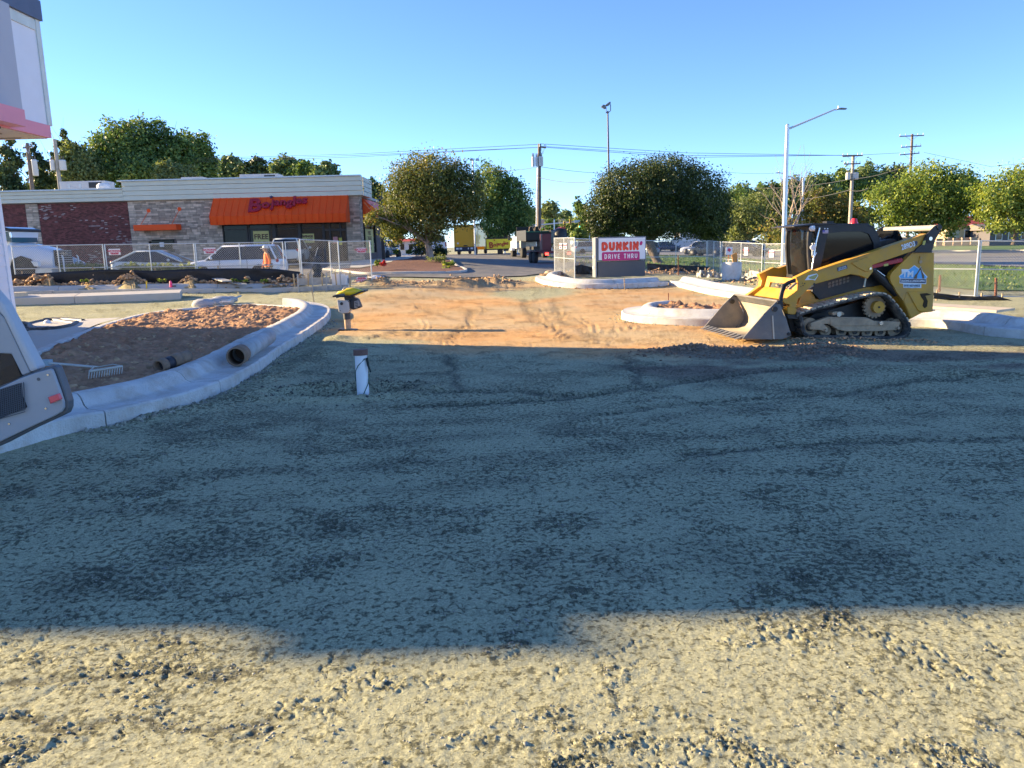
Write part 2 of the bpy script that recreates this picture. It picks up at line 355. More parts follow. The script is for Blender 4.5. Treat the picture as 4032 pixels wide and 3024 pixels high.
me = np_mesh('ground', GV, q4, t3, True)
ca = me.color_attributes.new('zone', 'FLOAT_COLOR', 'POINT')
zc = np.stack([g_clay, g_brown, g_moist, g_rough], 1); zc = np.concatenate([zc, [[0, 0, 0, 0]]]).astype(np.float32); ca.data.foreach_set('color', zc.ravel())
def ground_mat():
    m = bpy.data.materials.new('site_ground'); m.use_nodes = True; N, L = nt(m); b = N['Principled BSDF']; b.inputs['Roughness'].default_value = .95; b.inputs['Specular IOR Level'].default_value = .15
    g = N.new('ShaderNodeNewGeometry'); at = N.new('ShaderNodeAttribute'); at.attribute_name = 'zone'; sp = N.new('ShaderNodeSeparateColor'); L.new(at.outputs['Color'], sp.inputs[0])
    def noise(sc, det=6, ro=.6):
        n = N.new('ShaderNodeTexNoise'); n.inputs['Scale'].default_value = sc; n.inputs['Detail'].default_value = det; n.inputs['Roughness'].default_value = ro; L.new(g.outputs['Position'], n.inputs['Vector']); return n.outputs[0]
    def rng(v, a, b_, c=0, d=1):
        r = N.new('ShaderNodeMapRange'); r.inputs[1].default_value = a; r.inputs[2].default_value = b_; r.inputs[3].default_value = c; r.inputs[4].default_value = d; L.new(v, r.inputs[0]); return r.outputs[0]
    def mix(f, a, b_):
        x = N.new('ShaderNodeMix'); x.data_type = 'RGBA'
        (L.new(f, x.inputs[0]) if not isinstance(f, float) else setattr(x.inputs[0], 'default_value', f))
        for i, c in ((6, a), (7, b_)):
            if isinstance(c, tuple): x.inputs[i].default_value = (*c, 1)
            else: L.new(c, x.inputs[i])
        return x.outputs[2]
    def mul(a, b_):
        x = N.new('ShaderNodeMath'); x.operation = 'MULTIPLY'; L.new(a, x.inputs[0]); (L.new(b_, x.inputs[1]) if not isinstance(b_, float) else setattr(x.inputs[1], 'default_value', b_)); return x.outputs[0]
    dens = noise(.75, 3, .6); grit_shade = noise(24., 12, .74); big = noise(.35, 4); mid = noise(3.5, 8, .7); fin = noise(45, 6, .75); vfin = noise(160, 3, .7)
    stone = mix(rng(big, .35, .65), (.405, .40, .245), (.46, .448, .275))
    stone = mix(rng(mid, .35, .7, 0, .55), stone, (.335, .335, .225))
    stone = mix(rng(vfin, .42, .70, 0, .5), stone, (.50, .47, .30))
    sh_ = N.new('ShaderNodeMath'); sh_.operation = 'MULTIPLY_ADD'; L.new(at.outputs['Alpha'], sh_.inputs[0]); sh_.inputs[1].default_value = .06; L.new(grit_shade, sh_.inputs[2])
    sh2 = N.new('ShaderNodeMath'); sh2.operation = 'MULTIPLY_ADD'; L.new(dens, sh2.inputs[0]); sh2.inputs[1].default_value = .20; L.new(sh_.outputs[0], sh2.inputs[2])
    ro = rng(sh2.outputs[0], .645, .735, 0, 1)
    vo = N.new('ShaderNodeTexVoronoi'); vo.feature = 'DISTANCE_TO_EDGE'; vo.inputs['Scale'].default_value = 4.2; wv = N.new('ShaderNodeTexNoise'); wv.inputs['Scale'].default_value = 5.; wv.inputs['Detail'].default_value = 6; L.new(g.outputs['Position'], wv.inputs['Vector'])
    wm = N.new('ShaderNodeVectorMath'); wm.operation = 'MULTIPLY_ADD'; L.new(wv.outputs['Color'], wm.inputs[0]); wm.inputs[1].default_value = (.35, .35, .35); L.new(g.outputs['Position'], wm.inputs[2]); L.new(wm.outputs[0], vo.inputs['Vector'])
    crack = mul(rng(vo.outputs['Distance'], .020, .003), rng(mid, .555, .64))
    mx_ = N.new('ShaderNodeMath'); mx_.operation = 'MAXIMUM'; L.new(ro, mx_.inputs[0]); L.new(crack, mx_.inputs[1]); ro = mx_.outputs[0]
    stone = mix(mul(ro, rng(fin, .3, .55, .5, 1.)), stone, (.20, .208, .138))  # dark flecks: rough stone, plus shade of small cavities put into the colour
    clay = mix(rng(mid, .3, .7), (.72, .44, .20), (.62, .33, .125)); clay = mix(rng(big, .4, .62), clay, (.66, .47, .26)); clay = mix(mul(at.outputs['Alpha'], rng(fin, .4, .6, 0, .5)), clay, (.27, .13, .06))
    gv = N.new('ShaderNodeTexVoronoi'); gv.inputs['Scale'].default_value = 95.; L.new(g.outputs['Position'], gv.inputs['Vector']); gs = N.new('ShaderNodeSeparateColor'); L.new(gv.outputs['Color'], gs.inputs[0])
    gm_v = N.new('ShaderNodeVectorMath'); gm_v.operation = 'SCALE'; L.new(stone, gm_v.inputs[0]); L.new(rng(gs.outputs[0], 0, 1, .78, 1.22), gm_v.inputs['Scale']); stone = gm_v.outputs[0]
    col = mix(sp.outputs[0], stone, clay)
    col = mix(mul(sp.outputs[1], .8), col, mix(rng(mid, .3, .7), (.26, .20, .15), (.14, .10, .075)))
    col = mix(mul(sp.outputs[2], .6), col, (.10, .10, .078))
    L.new(col, b.inputs['Base Color'])
    h1 = mul(fin, .5); ad = N.new('ShaderNodeMath'); ad.operation = 'ADD'; L.new(h1, ad.inputs[0]); L.new(mul(vfin, .22), ad.inputs[1])
    ad2 = N.new('ShaderNodeMath'); ad2.operation = 'ADD'; L.new(ad.outputs[0], ad2.inputs[0]); rm1 = N.new('ShaderNodeMath'); rm1.operation = 'MULTIPLY_ADD'; L.new(mul(ro, fin), rm1.inputs[0]); rm1.inputs[1].default_value = 2.8; L.new(mul(mid, .8), rm1.inputs[2]); L.new(rm1.outputs[0], ad2.inputs[1])
    bp = N.new('ShaderNodeBump'); bp.inputs['Distance'].default_value = .016; bp.inputs['Strength'].default_value = 1.; L.new(ad2.outputs[0], bp.inputs['Height']); L.new(bp.outputs[0], b.inputs['Normal'])
    return m
me.materials.append(ground_mat()); tag(link('ground', me), 'compacted stone and orange clay ground of the building site', None, kind='structure')

def drape(name, poly, m, dz, step=.6, label=None, extra=None, kind='structure'):
    """sheet over the terrain inside poly (world xy), triangulated grid clipped to the outline"""
    import bmesh
    bm = bmesh.new(); P = np.array(poly); vs = [bm.verts.new((x, y, 0)) for x, y in poly]; bm.faces.new(vs)
    x0, y0 = P.min(0); x1, y1 = P.max(0); sx = max(step, (x1-x0)/70); sy = max(step, (y1-y0)/70)
    for a, ax in ((np.arange(x0+sx, x1, sx), 0), (np.arange(y0+sy, y1, sy), 1)):
        for v in a:
            co = Vector((v, 0, 0)) if ax == 0 else Vector((0, v, 0)); no = Vector((1, 0, 0)) if ax == 0 else Vector((0, 1, 0))
            bmesh.ops.bisect_plane(bm, geom=bm.verts[:]+bm.edges[:]+bm.faces[:], plane_co=co, plane_no=no)
    X = np.array([v.co.x for v in bm.verts]); Y = np.array([v.co.y for v in bm.verts]); Z = terrain(X, Y)+dz
    if extra is not None: Z = Z+extra(X, Y)
    for v, z in zip(bm.verts, Z): v.co.z = z
    bmesh.ops.recalc_face_normals(bm, faces=bm.faces)
    for f in bm.faces:
        if f.normal.z < 0: f.normal_flip()
    me = bpy.data.meshes.new(name); bm.to_mesh(me); bm.free(); me.materials.append(m); o = link(name, me)
    tag(o, label, None, kind=kind); return o
ASPH = mat('asphalt', (.15, .15, .15), .85, .22, 1.2, .006, 120, dirt=(.36, .29, .2, .35), dscale=.6)
ASPH2 = mat('street_asphalt', (.24, .235, .225), .85, .15, .5, .004, 80)
CONC = mat('concrete', (.52, .50, .46), .85, .14, 2.2, .004, 60, dirt=(.38, .29, .2, .5), dscale=2.2)
CONC_N = mat('fresh_concrete', (.60, .59, .56), .85, .14, 2.5, .010, 45, dirt=(.40, .31, .22, .7), dscale=3)
GRASS = mat('grass_lawn', (.10, .19, .035), .95, .45, 1.8, .05, 25, dirt=(.22, .24, .07, .6), dscale=.4)
MULCH = mat('mulch', (.16, .07, .05), .95, .5, 14, .03, 30)
SOIL = mat('loose_soil', (.44, .24, .13), .95, .35, 4, .02, 25, dirt=(.26, .14, .08, .8), dscale=5)

# asphalt drive rising between the restaurant and the sign, and the lot in front of the restaurant
drape('asphalt_drive', GP((1240,1088),(1480,1094),(1800,1098),(2060,1090),(2190,1072),(2270,1050),(2330,1030)) + [tuple(W(2400,985,120)[:2]), tuple(W(1600,985,120)[:2])] + GP((1700,1030),(1650,1060),(1400,1062)), ASPH, .05, 1., 'grey asphalt drive rising between the mulch island and the sign')
drape('asphalt_lot', [tuple(W(1240,1088,38.5)[:2]), (-10.5, 49), (-10.9, 54.2), (-50, 54.2), (-50, 37), (-14, 36)], ASPH, .03, 1., 'asphalt lane in front of the restaurant')
# the street behind, running off to the right, with verges and a kerb on its far side
def ribbon(y0a, y0b, y1a, y1b, x0, x1): return [(x0, y0a), (x1, y0b), (x1, y1b), (x0, y1a)]
STREET = [(6, 118), (22, 66), (33, 40), (60, 22), (95, 22), (95, 62), (62, 78), (42, 104), (30, 128)]
drape('street', STREET, ASPH2, .05, 2., 'wide pale asphalt street behind the fence')
VERGE = [(3.2, 62), (9, 47), (14, 41.5), (17, 27.5), (30, 24), (59, 21.5), (32.5, 39.5), (21.5, 65.5), (8, 100), (3, 100)]
drape('grass_verge', VERGE, GRASS, .04, 1.2, 'strip of green grass between the fence and the street')
FARV = [(30.4, 128.4), (42.4, 104.4), (62.4, 78.4), (95, 62.4), (140, 66), (140, 180), (30, 180)]
drape('far_verge', FARV, GRASS, .10, 3., 'grass verge on the far side of the street')
kb = MB(); KP = [(30.2, 128.2), (42.2, 104.2), (62.2, 78.2), (95, 62.2)]
for a, b in zip(KP[:-1], KP[1:]):
    n = 6
    for i in range(n):
        p = [(a[0]+(b[0]-a[0])*t/n, a[1]+(b[1]-a[1])*t/n) for t in (i, i+1)]
        d = Vector((p[1][0]-p[0][0], p[1][1]-p[0][1], 0)); mid = ((p[0][0]+p[1][0])/2, (p[0][1]+p[1][1])/2)
        kb.box((mid[0], mid[1], tz(*mid)+.1), (d.length-.02, .5, .2), math.atan2(d.y, d.x))
tag(kb.build('street_kerb', CONC), 'pale concrete kerb along the far edge of the street', None, kind='structure')
WPAINT = mat('road_paint', (.75, .75, .72), .7, .1); YPAINT = mat('yellow_road_paint', (.7, .5, .1), .7, .1)
def stripe(t0, t1, off, mm, nm):
    a, b = np.array((18., 92.)), np.array((46., 44.)); d = (b-a)/np.linalg.norm(b-a); nrm = np.array((d[1], -d[0]))*-1
    p, q = a+d*t0+nrm*off, a+d*t1+nrm*off; mb = MB(); w = nrm*.08
    n = max(1, int((t1-t0)/3))
    for i in range(n):
        s0 = p+(q-p)*i/n; s1 = p+(q-p)*(i+1)/n
        mb.add([(*(s0-w), tz(*s0)+.058), (*(s0+w), tz(*s0)+.058), (*(s1+w), tz(*s1)+.058), (*(s1-w), tz(*s1)+.058)], [(0, 1, 2, 3)])
    tag(mb.build(nm, mm), None, None, kind='structure')
for t in range(0, 56, 12): stripe(t, t+3, 6.5, WPAINT, 'lane_marking')
stripe(-6, 56, 12.5, YPAINT, 'centre_line')

# ------------------------------------------------------------------ kerbs
def smooth_path(pts, step=.15):
    P = np.array(pts, float); out = []
    for i in range(len(P)-1):
        p0 = P[max(i-1, 0)]; p1 = P[i]; p2 = P[i+1]; p3 = P[min(i+2, len(P)-1)]; n = max(2, int(np.linalg.norm(p2-p1)/step))
        for t in np.arange(n)/n:
            out.append(.5*((2*p1)+(-p0+p2)*t+(2*p0-5*p1+4*p2-p3)*t*t+(-p0+3*p1-3*p2+p3)*t**3))
    out.append(P[-1]); return np.array(out)
KERB_PROF = [(0, -.15), (0, .15), (.025, .172), (.40, .155), (.47, .19), (.53, .275), (.60, .315), (.74, .318), (.77, .30), (.78, .05)]
WALL_PROF = [(0, -.15), (0, .13), (.02, .15), (.15, .15), (.17, .13), (.17, -.15)]
def kerb(path, prof, side=1, seglen=3.0, zoff=0., jag=.03, mats=CONC_N, name='kerb', label='concrete kerb', gaps=True, zfix=None):
    """sweep cut into poured lengths: a structure whose lengths are its pieces"""
    P = smooth_path(path)
    for _ in range(6): P[1:-1] = (P[:-2]+2*P[1:-1]+P[2:])/4
    d = np.gradient(P, axis=0); d /= np.linalg.norm(d, axis=1)[:, None]+1e-9; nrm = np.stack([-d[:, 1], d[:, 0]], 1)*side
    root = bpy.data.objects.new(name, None); COL.objects.link(root); root.location = (P[0][0], P[0][1], tz(*P[0])); tag(root, label, None, kind='structure')
    L = np.concatenate([[0], np.cumsum(np.linalg.norm(np.diff(P, axis=0), axis=1))]); k = max(1, int(round(L[-1]/seglen)))
    for s in range(k):
        i0, i1 = np.searchsorted(L, L[-1]*s/k-1e-6), min(len(L)-1, np.searchsorted(L, L[-1]*(s+1)/k-1e-6))
        idx = np.arange(i0, i1+1)
        if len(idx) < 2: continue
        rings = []; 
        for c, i in enumerate(idx):
            z = (tz(*P[i]) if zfix is None else zfix)+zoff; cut = .006 if (gaps and (c == 0 or c == len(idx)-1)) else 0
            sh = d[i]*(.008 if (c == 0 and s) else -.008 if (c == len(idx)-1 and s < k-1) else 0)
            jit = (fbm(np.array(P[i][0]*3.), np.array(P[i][1]*3.), 3, 55)-.5)*jag
            rings.append([(P[i][0]+sh[0]+nrm[i][0]*(o+jit), P[i][1]+sh[1]+nrm[i][1]*(o+jit), z+hh+jit*.6-cut*(hh > 0)) for o, hh in prof])
        mb = MB(); mb.loft(rings, True, True, False); o = mb.build('kerb_length', mats, root)
        sm = o.modifiers.new('edges', 'EDGE_SPLIT'); sm.split_angle = .6
    return P, nrm
# big island at the left: gutter and kerb in front
K1 = GP((-330,1855),(-60,1808),(120,1752),(250,1707),(480,1665),(700,1608),(860,1553),(1000,1478),(1105,1400),(1190,1345),(1262,1294),(1298,1258),(1300,1232),(1262,1216),(1200,1208))
Kp, Kn = kerb(K1, KERB_PROF, 1, 2.0, name='island_kerb', label='curving pale concrete kerb and gutter of the left planting island')
KB = [tuple(PZ(x, y, .3)[:2]) for x, y in ((1185,1206),(1080,1199),(950,1196),(785,1208),(660,1220),(538,1238),(400,1275),(280,1318),(114,1385),(-60,1452),(-200,1500))]
Bp, Bn = kerb(KB, WALL_PROF, 1, 3., zoff=.15, name='island_back_kerb', label='thin concrete kerb behind the left planting island', zfix=.0)
def soil_patch(name, poly, z0, amp, label, res=.045, seed=0, mm=None, kind='stuff', zf=None, edge=.25):
    P = np.array(poly); x0, y0 = P.min(0); x1, y1 = P.max(0); nx, ny = int((x1-x0)/res)+2, int((y1-y0)/res)+2
    X, Y = np.meshgrid(np.linspace(x0, x1, nx), np.linspace(y0, y1, ny)); ins = in_poly(X, Y, poly); d = seg_dist(X, Y, list(poly)+[poly[0]])
    k = fbm(X*2.2, Y*2.2, 4, seed); c = fbm(X*9, Y*9, 3, seed+9, .6); bl = np.abs(fbm(X*4.5, Y*4.5, 3, seed+3)-.5)*2
    Z = z0+amp*(k-.35)*sstep(0, edge, d)+amp*.55*np.maximum(0, c-.45)*2*sstep(0, edge*.6, d)+amp*.4*(1-bl)**3
    if zf is not None: Z = Z+zf(X, Y)
    idx = -np.ones(X.shape, int); keep = ins | (d < res*1.5); idx[keep] = np.arange(keep.sum()); V = np.stack([X[keep], Y[keep], Z[keep]], 1)
    a, b, c4, d4 = idx[:-1, :-1], idx[:-1, 1:], idx[1:, 1:], idx[1:, :-1]; ok = (a >= 0) & (b >= 0) & (c4 >= 0) & (d4 >= 0)
    me = np_mesh(name, V, np.stack([a[ok], b[ok], c4[ok], d4[ok]], 1), None, True); me.materials.append(mm or SOIL); return tag(link(name, me), label, None, kind=kind)
inner_front = [(p[0]+n[0]*.70, p[1]+n[1]*.70) for p, n in zip(Kp, Kn)][::3]; inner_back = [(p[0]+n[0]*.08, p[1]+n[1]*.08) for p, n in zip(Bp, Bn)][::4]
ISLAND = inner_front+inner_back
soil_patch('island_soil', ISLAND, .2, .15, 'clumpy reddish brown soil filling the left planting island', .055, 5)

# round island by the loader
def arc(c, r, a0, a1, n, sy=1.): return [(c[0]+r*math.cos(math.radians(a0+(a1-a0)*i/n)), c[1]+r*sy*math.sin(math.radians(a0+(a1-a0)*i/n))) for i in range(n+1)]
K2 = GP((2560,1225),(2470,1236),(2444,1252),(2470,1268),(2560,1277),(2700,1283),(2850,1285),(3000,1284),(3200,1278),(3420,1250))
K2p, K2n = kerb(K2, KERB_PROF, 1, 3., name='round_island_kerb', label='rounded pale kerb and gutter left of the loader bucket')
pk = [(p[0]+n[0]*.70, p[1]+n[1]*.70) for p, n in zip(K2p, K2n)][::3]
soil_patch('round_island_soil', pk, .12, .28, 'rough tan soil inside the rounded kerb island', .07, 15)
# kerb under the sign, far side, with a corner running to the right and towards the loader
K3 = GP((2330,1085),(2180,1090),(2112,1102),(2130,1118),(2210,1132),(2330,1137),(2500,1133),(2630,1125))
kerb(K3, KERB_PROF, 1, 2.4, name='sign_kerb', label='pale kerb and gutter in front of the drive thru sign')
K4 = GP((2634,1122),(2760,1152),(2950,1185),(3150,1215),(3400,1245))
kerb(K4, KERB_PROF, 1, 2.6, name='corner_kerb', label='sunlit kerb running from the sign corner to behind the loader')
K5 = GP((3560,1285),(3700,1290),(3820,1310),(3960,1330),(4120,1335),(4330,1350))
kerb(K5, KERB_PROF, 1, 2.2, name='right_kerb', label='pale kerb and gutter right of the loader')
# raised walk and kerb at the back left
def slab(name, p0, p1, depth, h, mm, label):
    a, b = np.array(p0[:2]), np.array(p1[:2]); d = (b-a)/np.linalg.norm(b-a); n = np.array((-d[1], d[0])); L = np.linalg.norm(b-a); k = max(1, int(L/2.4))
    root = bpy.data.objects.new(name, None); COL.objects.link(root); root.location = (*a, tz(*a)); tag(root, label, None, kind='structure')
    for i in range(k):
        s, e = a+d*(L*i/k+.006), a+d*(L*(i+1)/k-.006); mb = MB(); c = [s, e, e+n*depth, s+n*depth]; zz = [tz(*q) for q in c]
        mb.add([(*q, z-.2) for q, z in zip(c, zz)]+[(*q, z+h) for q, z in zip(c, zz)], [(0, 3, 2, 1), (4, 5, 6, 7), (0, 1, 5, 4), (1, 2, 6, 5), (2, 3, 7, 6), (3, 0, 4, 7)]); mb.build('slab', mm, root, bevel=.012)
slab('raised_walk', G(-160,1206), G(712,1177), 1.1, .22, CONC, 'raised concrete walk edge at the back left')
K6 = GP((-160,1168),(300,1160),(700,1154),(1165,1148))
kerb(K6, KERB_PROF, 1, 3., name='back_kerb', label='long straight concrete kerb in front of the spoil heaps', mats=CONC)
drape('concrete_walk', [tuple(PZ(x, y, .25)[:2]) for x, y in ((-330,1470),(-60,1450),(114,1388),(280,1320),(400,1277),(480,1255),(250,1268),(0,1285),(-400,1310))], CONC, .11, .5, 'smooth concrete walk beside the corner of the white building')
# mulch island with a kerb in front of the restaurant
KI = GP((1270,1066),(1330,1070),(1420,1083),(1500,1082),(1600,1081),(1760,1080),(1836,1074),(1830,1062),(1790,1040),(1745,1018))
KIp, KIn = kerb(KI, WALL_PROF, 1, 3., name='mulch_island_kerb', label='worn concrete kerb around the mulch island', mats=CONC)
MI = [(p[0]+n[0]*.15, p[1]+n[1]*.15) for p, n in zip(KIp, KIn)][::4]+GP((1640,1014),(1540,1050),(1420,1066))
drape('mulch_bed', MI, MULCH, .10, .5, 'red brown mulch bed under the spreading tree', lambda X, Y: .05*fbm(X*6, Y*6, 3, 4))
drape('restaurant_walk', GP((1280,1062),(1420,1062),(1540,1048),(1640,1013),(1560,1012),(1500,1022),(1380,1040)), CONC, .12, .6, 'pale concrete walk beside the restaurant')
print('ground done')
# ================================================================== RESTAURANT WITH ORANGE AWNING
FY = 55.
def B(px, py, dy=0.): return W(px, py, FY+dy)
XR = B(1420, 900)[0]; XL = -50.; Z0 = .75
zf = B(950, 781)[2]; zt_hi = B(950, 705)[2]; zt_lo = B(250, 752)[2]; x_step = B(487, 730)[0]
MORT = mat('mortar', (.16, .13, .12), .95, .2, 6); BRICK = mat('dark_brick', (.19, .055, .045), .85, .25, 5, .004, 60, island=.45)
BRICKP = mat('pale_brick', (.40, .30, .27), .85, .2, 5, .004, 60, island=.3); STONE = mat('ledge_stone', (.54, .41, .30), .9, .22, 4, .01, 30, island=.42)
FASC = mat('fascia_board', (.72, .68, .53), .6, .05, 1.); DARKF = mat('dark_frame', (.018, .018, .02), .4, .1)
ORANGE = mat('orange_metal', (.97, .10, .011), .45, .05, 1.5, spec=.3); ORED = mat('sign_red', (.42, .015, .03), .45, .06); ROOFM = mat('roof_membrane', (.5, .5, .48), .8)
PANEG = glass('window_glass', (.02, .025, .03), .05, .25); STEEL = mat('galvanised', (.55, .57, .58), .42, .12, 6, metal=.55); WHITE = mat('white_panel', (.75, .75, .74), .5, .05)
rest = thing('restaurant_building', 'brick and stone restaurant with a big orange metal awning', 'building', (XR-15, FY+8, Z0))
x_win0, x_win1 = B(880, 950)[0], B(1368, 950)[0]; z_aw = B(1100, 880)[2]
w = MB(); D = 9.5
w.box(((XL+x_win0)/2, FY+D/2, (Z0+zf)/2), (x_win0-XL, D, zf-Z0))                                  # left block
w.box(((x_win1+XR)/2, FY+.45, (Z0+zf)/2), (XR-x_win1, .9, zf-Z0))                               # right pier
w.box(((x_win0+x_win1)/2, FY+.4, (z_aw+zf)/2+.1), (x_win1-x_win0, .8, zf-z_aw-.2))              # header
w.box(((x_win0+XR)/2, FY+D-.2, (Z0+zf)/2), (XR-x_win0, .4, zf-Z0))
w.box((XR-.3, FY+8, (Z0+zf)/2), (.5, 2.6, zf-Z0)); w.box((XR-.3, FY+3.8, Z0+.35), (.5, 5.6, .7)); w.box((XR-.3, FY+3.8, zf-.6), (.5, 5.6, 1.2))
w.build('wall', MORT, rest)
MB().box(((XL+XR)/2, FY+D/2, zf+.1), (XR-XL-.3, D-.3, .2)).build('roof', ROOFM, rest)
fl = MB().box(((x_win0+XR)/2-.2, FY+4.5, Z0-.06), (XR-x_win0-.3, 8, .12)).build('floor', mat('tile_floor', (.25, .2, .17), .5), rest)
# bricks
def brick_field(x0, x1, z0, z1, y, mb, pale, rnd):
    bw, bh, j = .203, .0675, .010; r = 0; z = z0
    while z+bh <= z1+.03:
        x = x0-(bw/2 if r % 2 else 0)
        while x < x1:
            a, b = max(x, x0), min(x+bw-j, x1)
            if b-a > .03:
                yy = y-rnd.uniform(.012, .022); c = ((a+b)/2, yy+.03, z+(bh-j)/2); d = (b-a, .06, bh-j)
                cl = fbm(np.array(x*.55), np.array(z*1.1), 2, 3)
                if rnd.random() < .14*max(0, float(cl)-.42)*5 and len(pale) < 150: pale.append((c, d))
                else: mb.box(c, d)
            x += bw
        z += bh; r += 1
rnd = random.Random(3); bm_ = MB(); pale = []
xc0, xc1 = B(110, 880)[0], B(158, 880)[0]; xb1 = B(512, 880)[0]
brick_field(xc1+.02, xb1-.02, Z0+.3, zf-.02, FY, bm_, pale, rnd); brick_field(B(-30, 880)[0], xc0-.02, Z0+.3, zf-.02, FY, bm_, pale, rnd)
brick_field(-50, B(-30, 880)[0]-.01, 3.2, zf-.02, FY, MB(), [], rnd)
tag(bm_.build('brickwork', BRICK, rest, fix=False), 'dark red brick panels of the wall', kind='stuff')
root = bpy.data.objects['wall'] if 'wall' in bpy.data.objects else rest
for c, d in pale:
    MB().box((c[0], c[1]-.004, c[2]), d).build('brick', BRICKP, rest, fix=False)
# stones
def stone_field(x0, x1, z0, z1, rnd, holes=()):
    out = []; z = z0
    while z < z1-.05:
        h = min(rnd.choice((.11, .13, .16, .19)), z1-z); x = x0
        while x < x1-.02:
            l = min(rnd.uniform(.24, .62), x1-x)
            if x1-x-l < .14: l = x1-x
            cx, cz = x+l/2, z+h/2
            if not any(a < cx < b and c < cz < d for a, b, c, d in holes): out.append(((cx, FY+.03-rnd.uniform(.02, .06), cz), (l-.014, .09, h-.014)))
            x += l
        z += h
    return out
dw = (B(588, 960)[0], B(688, 960)[0], Z0, B(640, 941)[2])
stones = stone_field(xb1+.01, x_win0, Z0+.2, zf-.01, random.Random(5), [dw])+stone_field(x_win1, XR, Z0+.1, zf-.01, random.Random(6))
col_st = stone_field(xc0, xc1, Z0+.3, zf-.01, random.Random(8))
vis = [s for s in stones if s[0][2] > 2.15]+[s for s in col_st if s[0][2] > 2.15]; hid = [s for s in stones+col_st if s not in vis]
vis.sort(key=lambda s: -s[1][0]*s[1][2]); hid += vis[300:]; vis = vis[:300]
for c, d in vis: MB().box(c, d).build('stone', STONE, rest, fix=False)
sb = MB()
for c, d in hid: sb.box(c, d)
for s in stone_field(0, .9, Z0, zf-.01, random.Random(9)):
    sb.box((XR-.02, FY+s[0][0], s[0][2]), (.09, s[1][0], s[1][2]))
tag(sb.build('stonework', STONE, rest, fix=False), 'pale ledge stone of the wall', kind='stuff')
# fascia boards
def boards(x0, x1, z0, z1, n, y):
    for i in range(n):
        a, b = z0+(z1-z0)*i/n, z0+(z1-z0)*(i+1)/n
        MB().box(((x0+x1)/2, y+.1-.012*i, (a+b)/2), (x1-x0, .36, b-a-.025)).build('fascia_board', FASC, rest, bevel=.01)
boards(x_step, XR+.3, zf, zt_hi, 4, FY-.2); boards(XL, x_step-.01, zf, zt_lo, 3, FY-.2)
for i in range(4):
    a, b = zf+(zt_hi-zf)*i/4, zf+(zt_hi-zf)*(i+1)/4
    MB().box((XR+.12, FY+1.9, (a+b)/2), (.36+.02*i, 3.3, b-a-.025)).build('fascia_board', FASC, rest, bevel=.01)
MB().box(((x_step+XR)/2, FY-.14, zt_hi+.04), (XR-x_step+.5, .6, .09)).build('coping', STEEL, rest)
MB().box(((x_step+XL)/2, FY-.14, zt_lo+.04), (x_step-XL-.05, .6, .09)).build('coping', STEEL, rest)
# awning
ax0, ax1 = B(846, 770)[0], B(1371, 757)[0]; az1 = B(1100, 761)[2]; PRO = 1.35
az0 = W(1100, 846, FY-PRO)[2]; azl = W(1100, 880, FY-PRO+.1)[2]
aw = MB().box(((ax0+ax1)/2, FY-.08, az1+.03), (ax1-ax0+.1, .16, .12)).build('awning', ORANGE, rest)
n = 20
for i in range(n):
    a, b = ax0+(ax1-ax0)*i/n, ax0+(ax1-ax0)*(i+1)/n; e = .012
    mb = MB(); mb.prism([(a+e, FY-.06, az1), (a+e, FY-PRO, az0), (a+e, FY-PRO+.12, azl), (a+e, FY-PRO+.14, azl), (a+e, FY-PRO+.04, az0-.01), (a+e, FY-.04, az1-.05)], (0, 0, 0), (b-a-2*e, 0, 0)); mb.build('panel', ORANGE, aw)
for i in range(n+1):
    a = ax0+(ax1-ax0)*i/n
    MB().prism([(a-.012, FY-.05, az1+.035), (a-.012, FY-PRO-.05, az0+.005), (a-.012, FY-PRO+.07, azl), (a-.012, FY-PRO+.12, azl), (a-.012, FY-PRO+.02, az0), (a-.012, FY-.05, az1-.04)], (0, 0, 0), (.024, 0, 0)).build('seam', ORANGE, aw)
for a in (ax0, ax1): MB().prism([(a, FY-.02, az1), (a, FY-PRO+.03, az0-.02), (a, FY-PRO+.15, azl), (a, FY-.02, azl)], (-.02, 0, 0), (.02, 0, 0)).build('cheek', ORANGE, aw)
MB().box(((ax0+ax1)/2, FY-PRO/2+.1, azl+.02), (ax1-ax0-.1, PRO-.3, .03)).build('soffit', mat('awning_soffit', (.5, .08, .03), .5), aw)
sl_ = Vector((0, PRO-.06, az1-az0)).normalized(); nrm_ = Vector((0, -(az1-az0), PRO-.06)).normalized()
def word_letters(word, c, xdir, ydir, total, sizes, dys, m, parent, ext=.03, off=.012, gap=.02):
    """hand-cut looking lettering: each letter its own size and lift"""
    xdir = Vector(xdir).normalized(); ydir = Vector(ydir).normalized(); mes = []; xs = 0.
    for ch, s, dy in zip(word, sizes, dys):
        me = text_poly(ch, s, Matrix.Identity(4), extrude=ext, offset=off*s, align='LEFT'); co = np.empty(len(me.vertices)*3, np.float32); me.vertices.foreach_get('co', co); co = co.reshape(-1, 3)
        w_ = co[:, 0].max()-co[:, 0].min(); mes.append((me, xs-co[:, 0].min(), dy, (co[:, 1].max()+co[:, 1].min())/2)); xs += w_+gap
    k = total/(xs-gap); Mx = frame_of(c, xdir, ydir); l = Vector((0, 0, 0)); q = parent
    while q is not None: l += q.location; q = q.parent
    for me, x, dy, cy in mes:
        me.transform(Matrix.Translation(-l) @ Mx @ Matrix.Diagonal((k, k, 1, 1)) @ Matrix.Translation((x-xs/2, dy, 0))); me.materials.clear(); me.materials.append(m); link('letter', me, parent)
pc = Vector(W(1100, 806, FY-.62)); t = (pc.z-az0)/(az1-az0); pc.y = FY-PRO+(PRO-.06)*t; pc += nrm_*.12
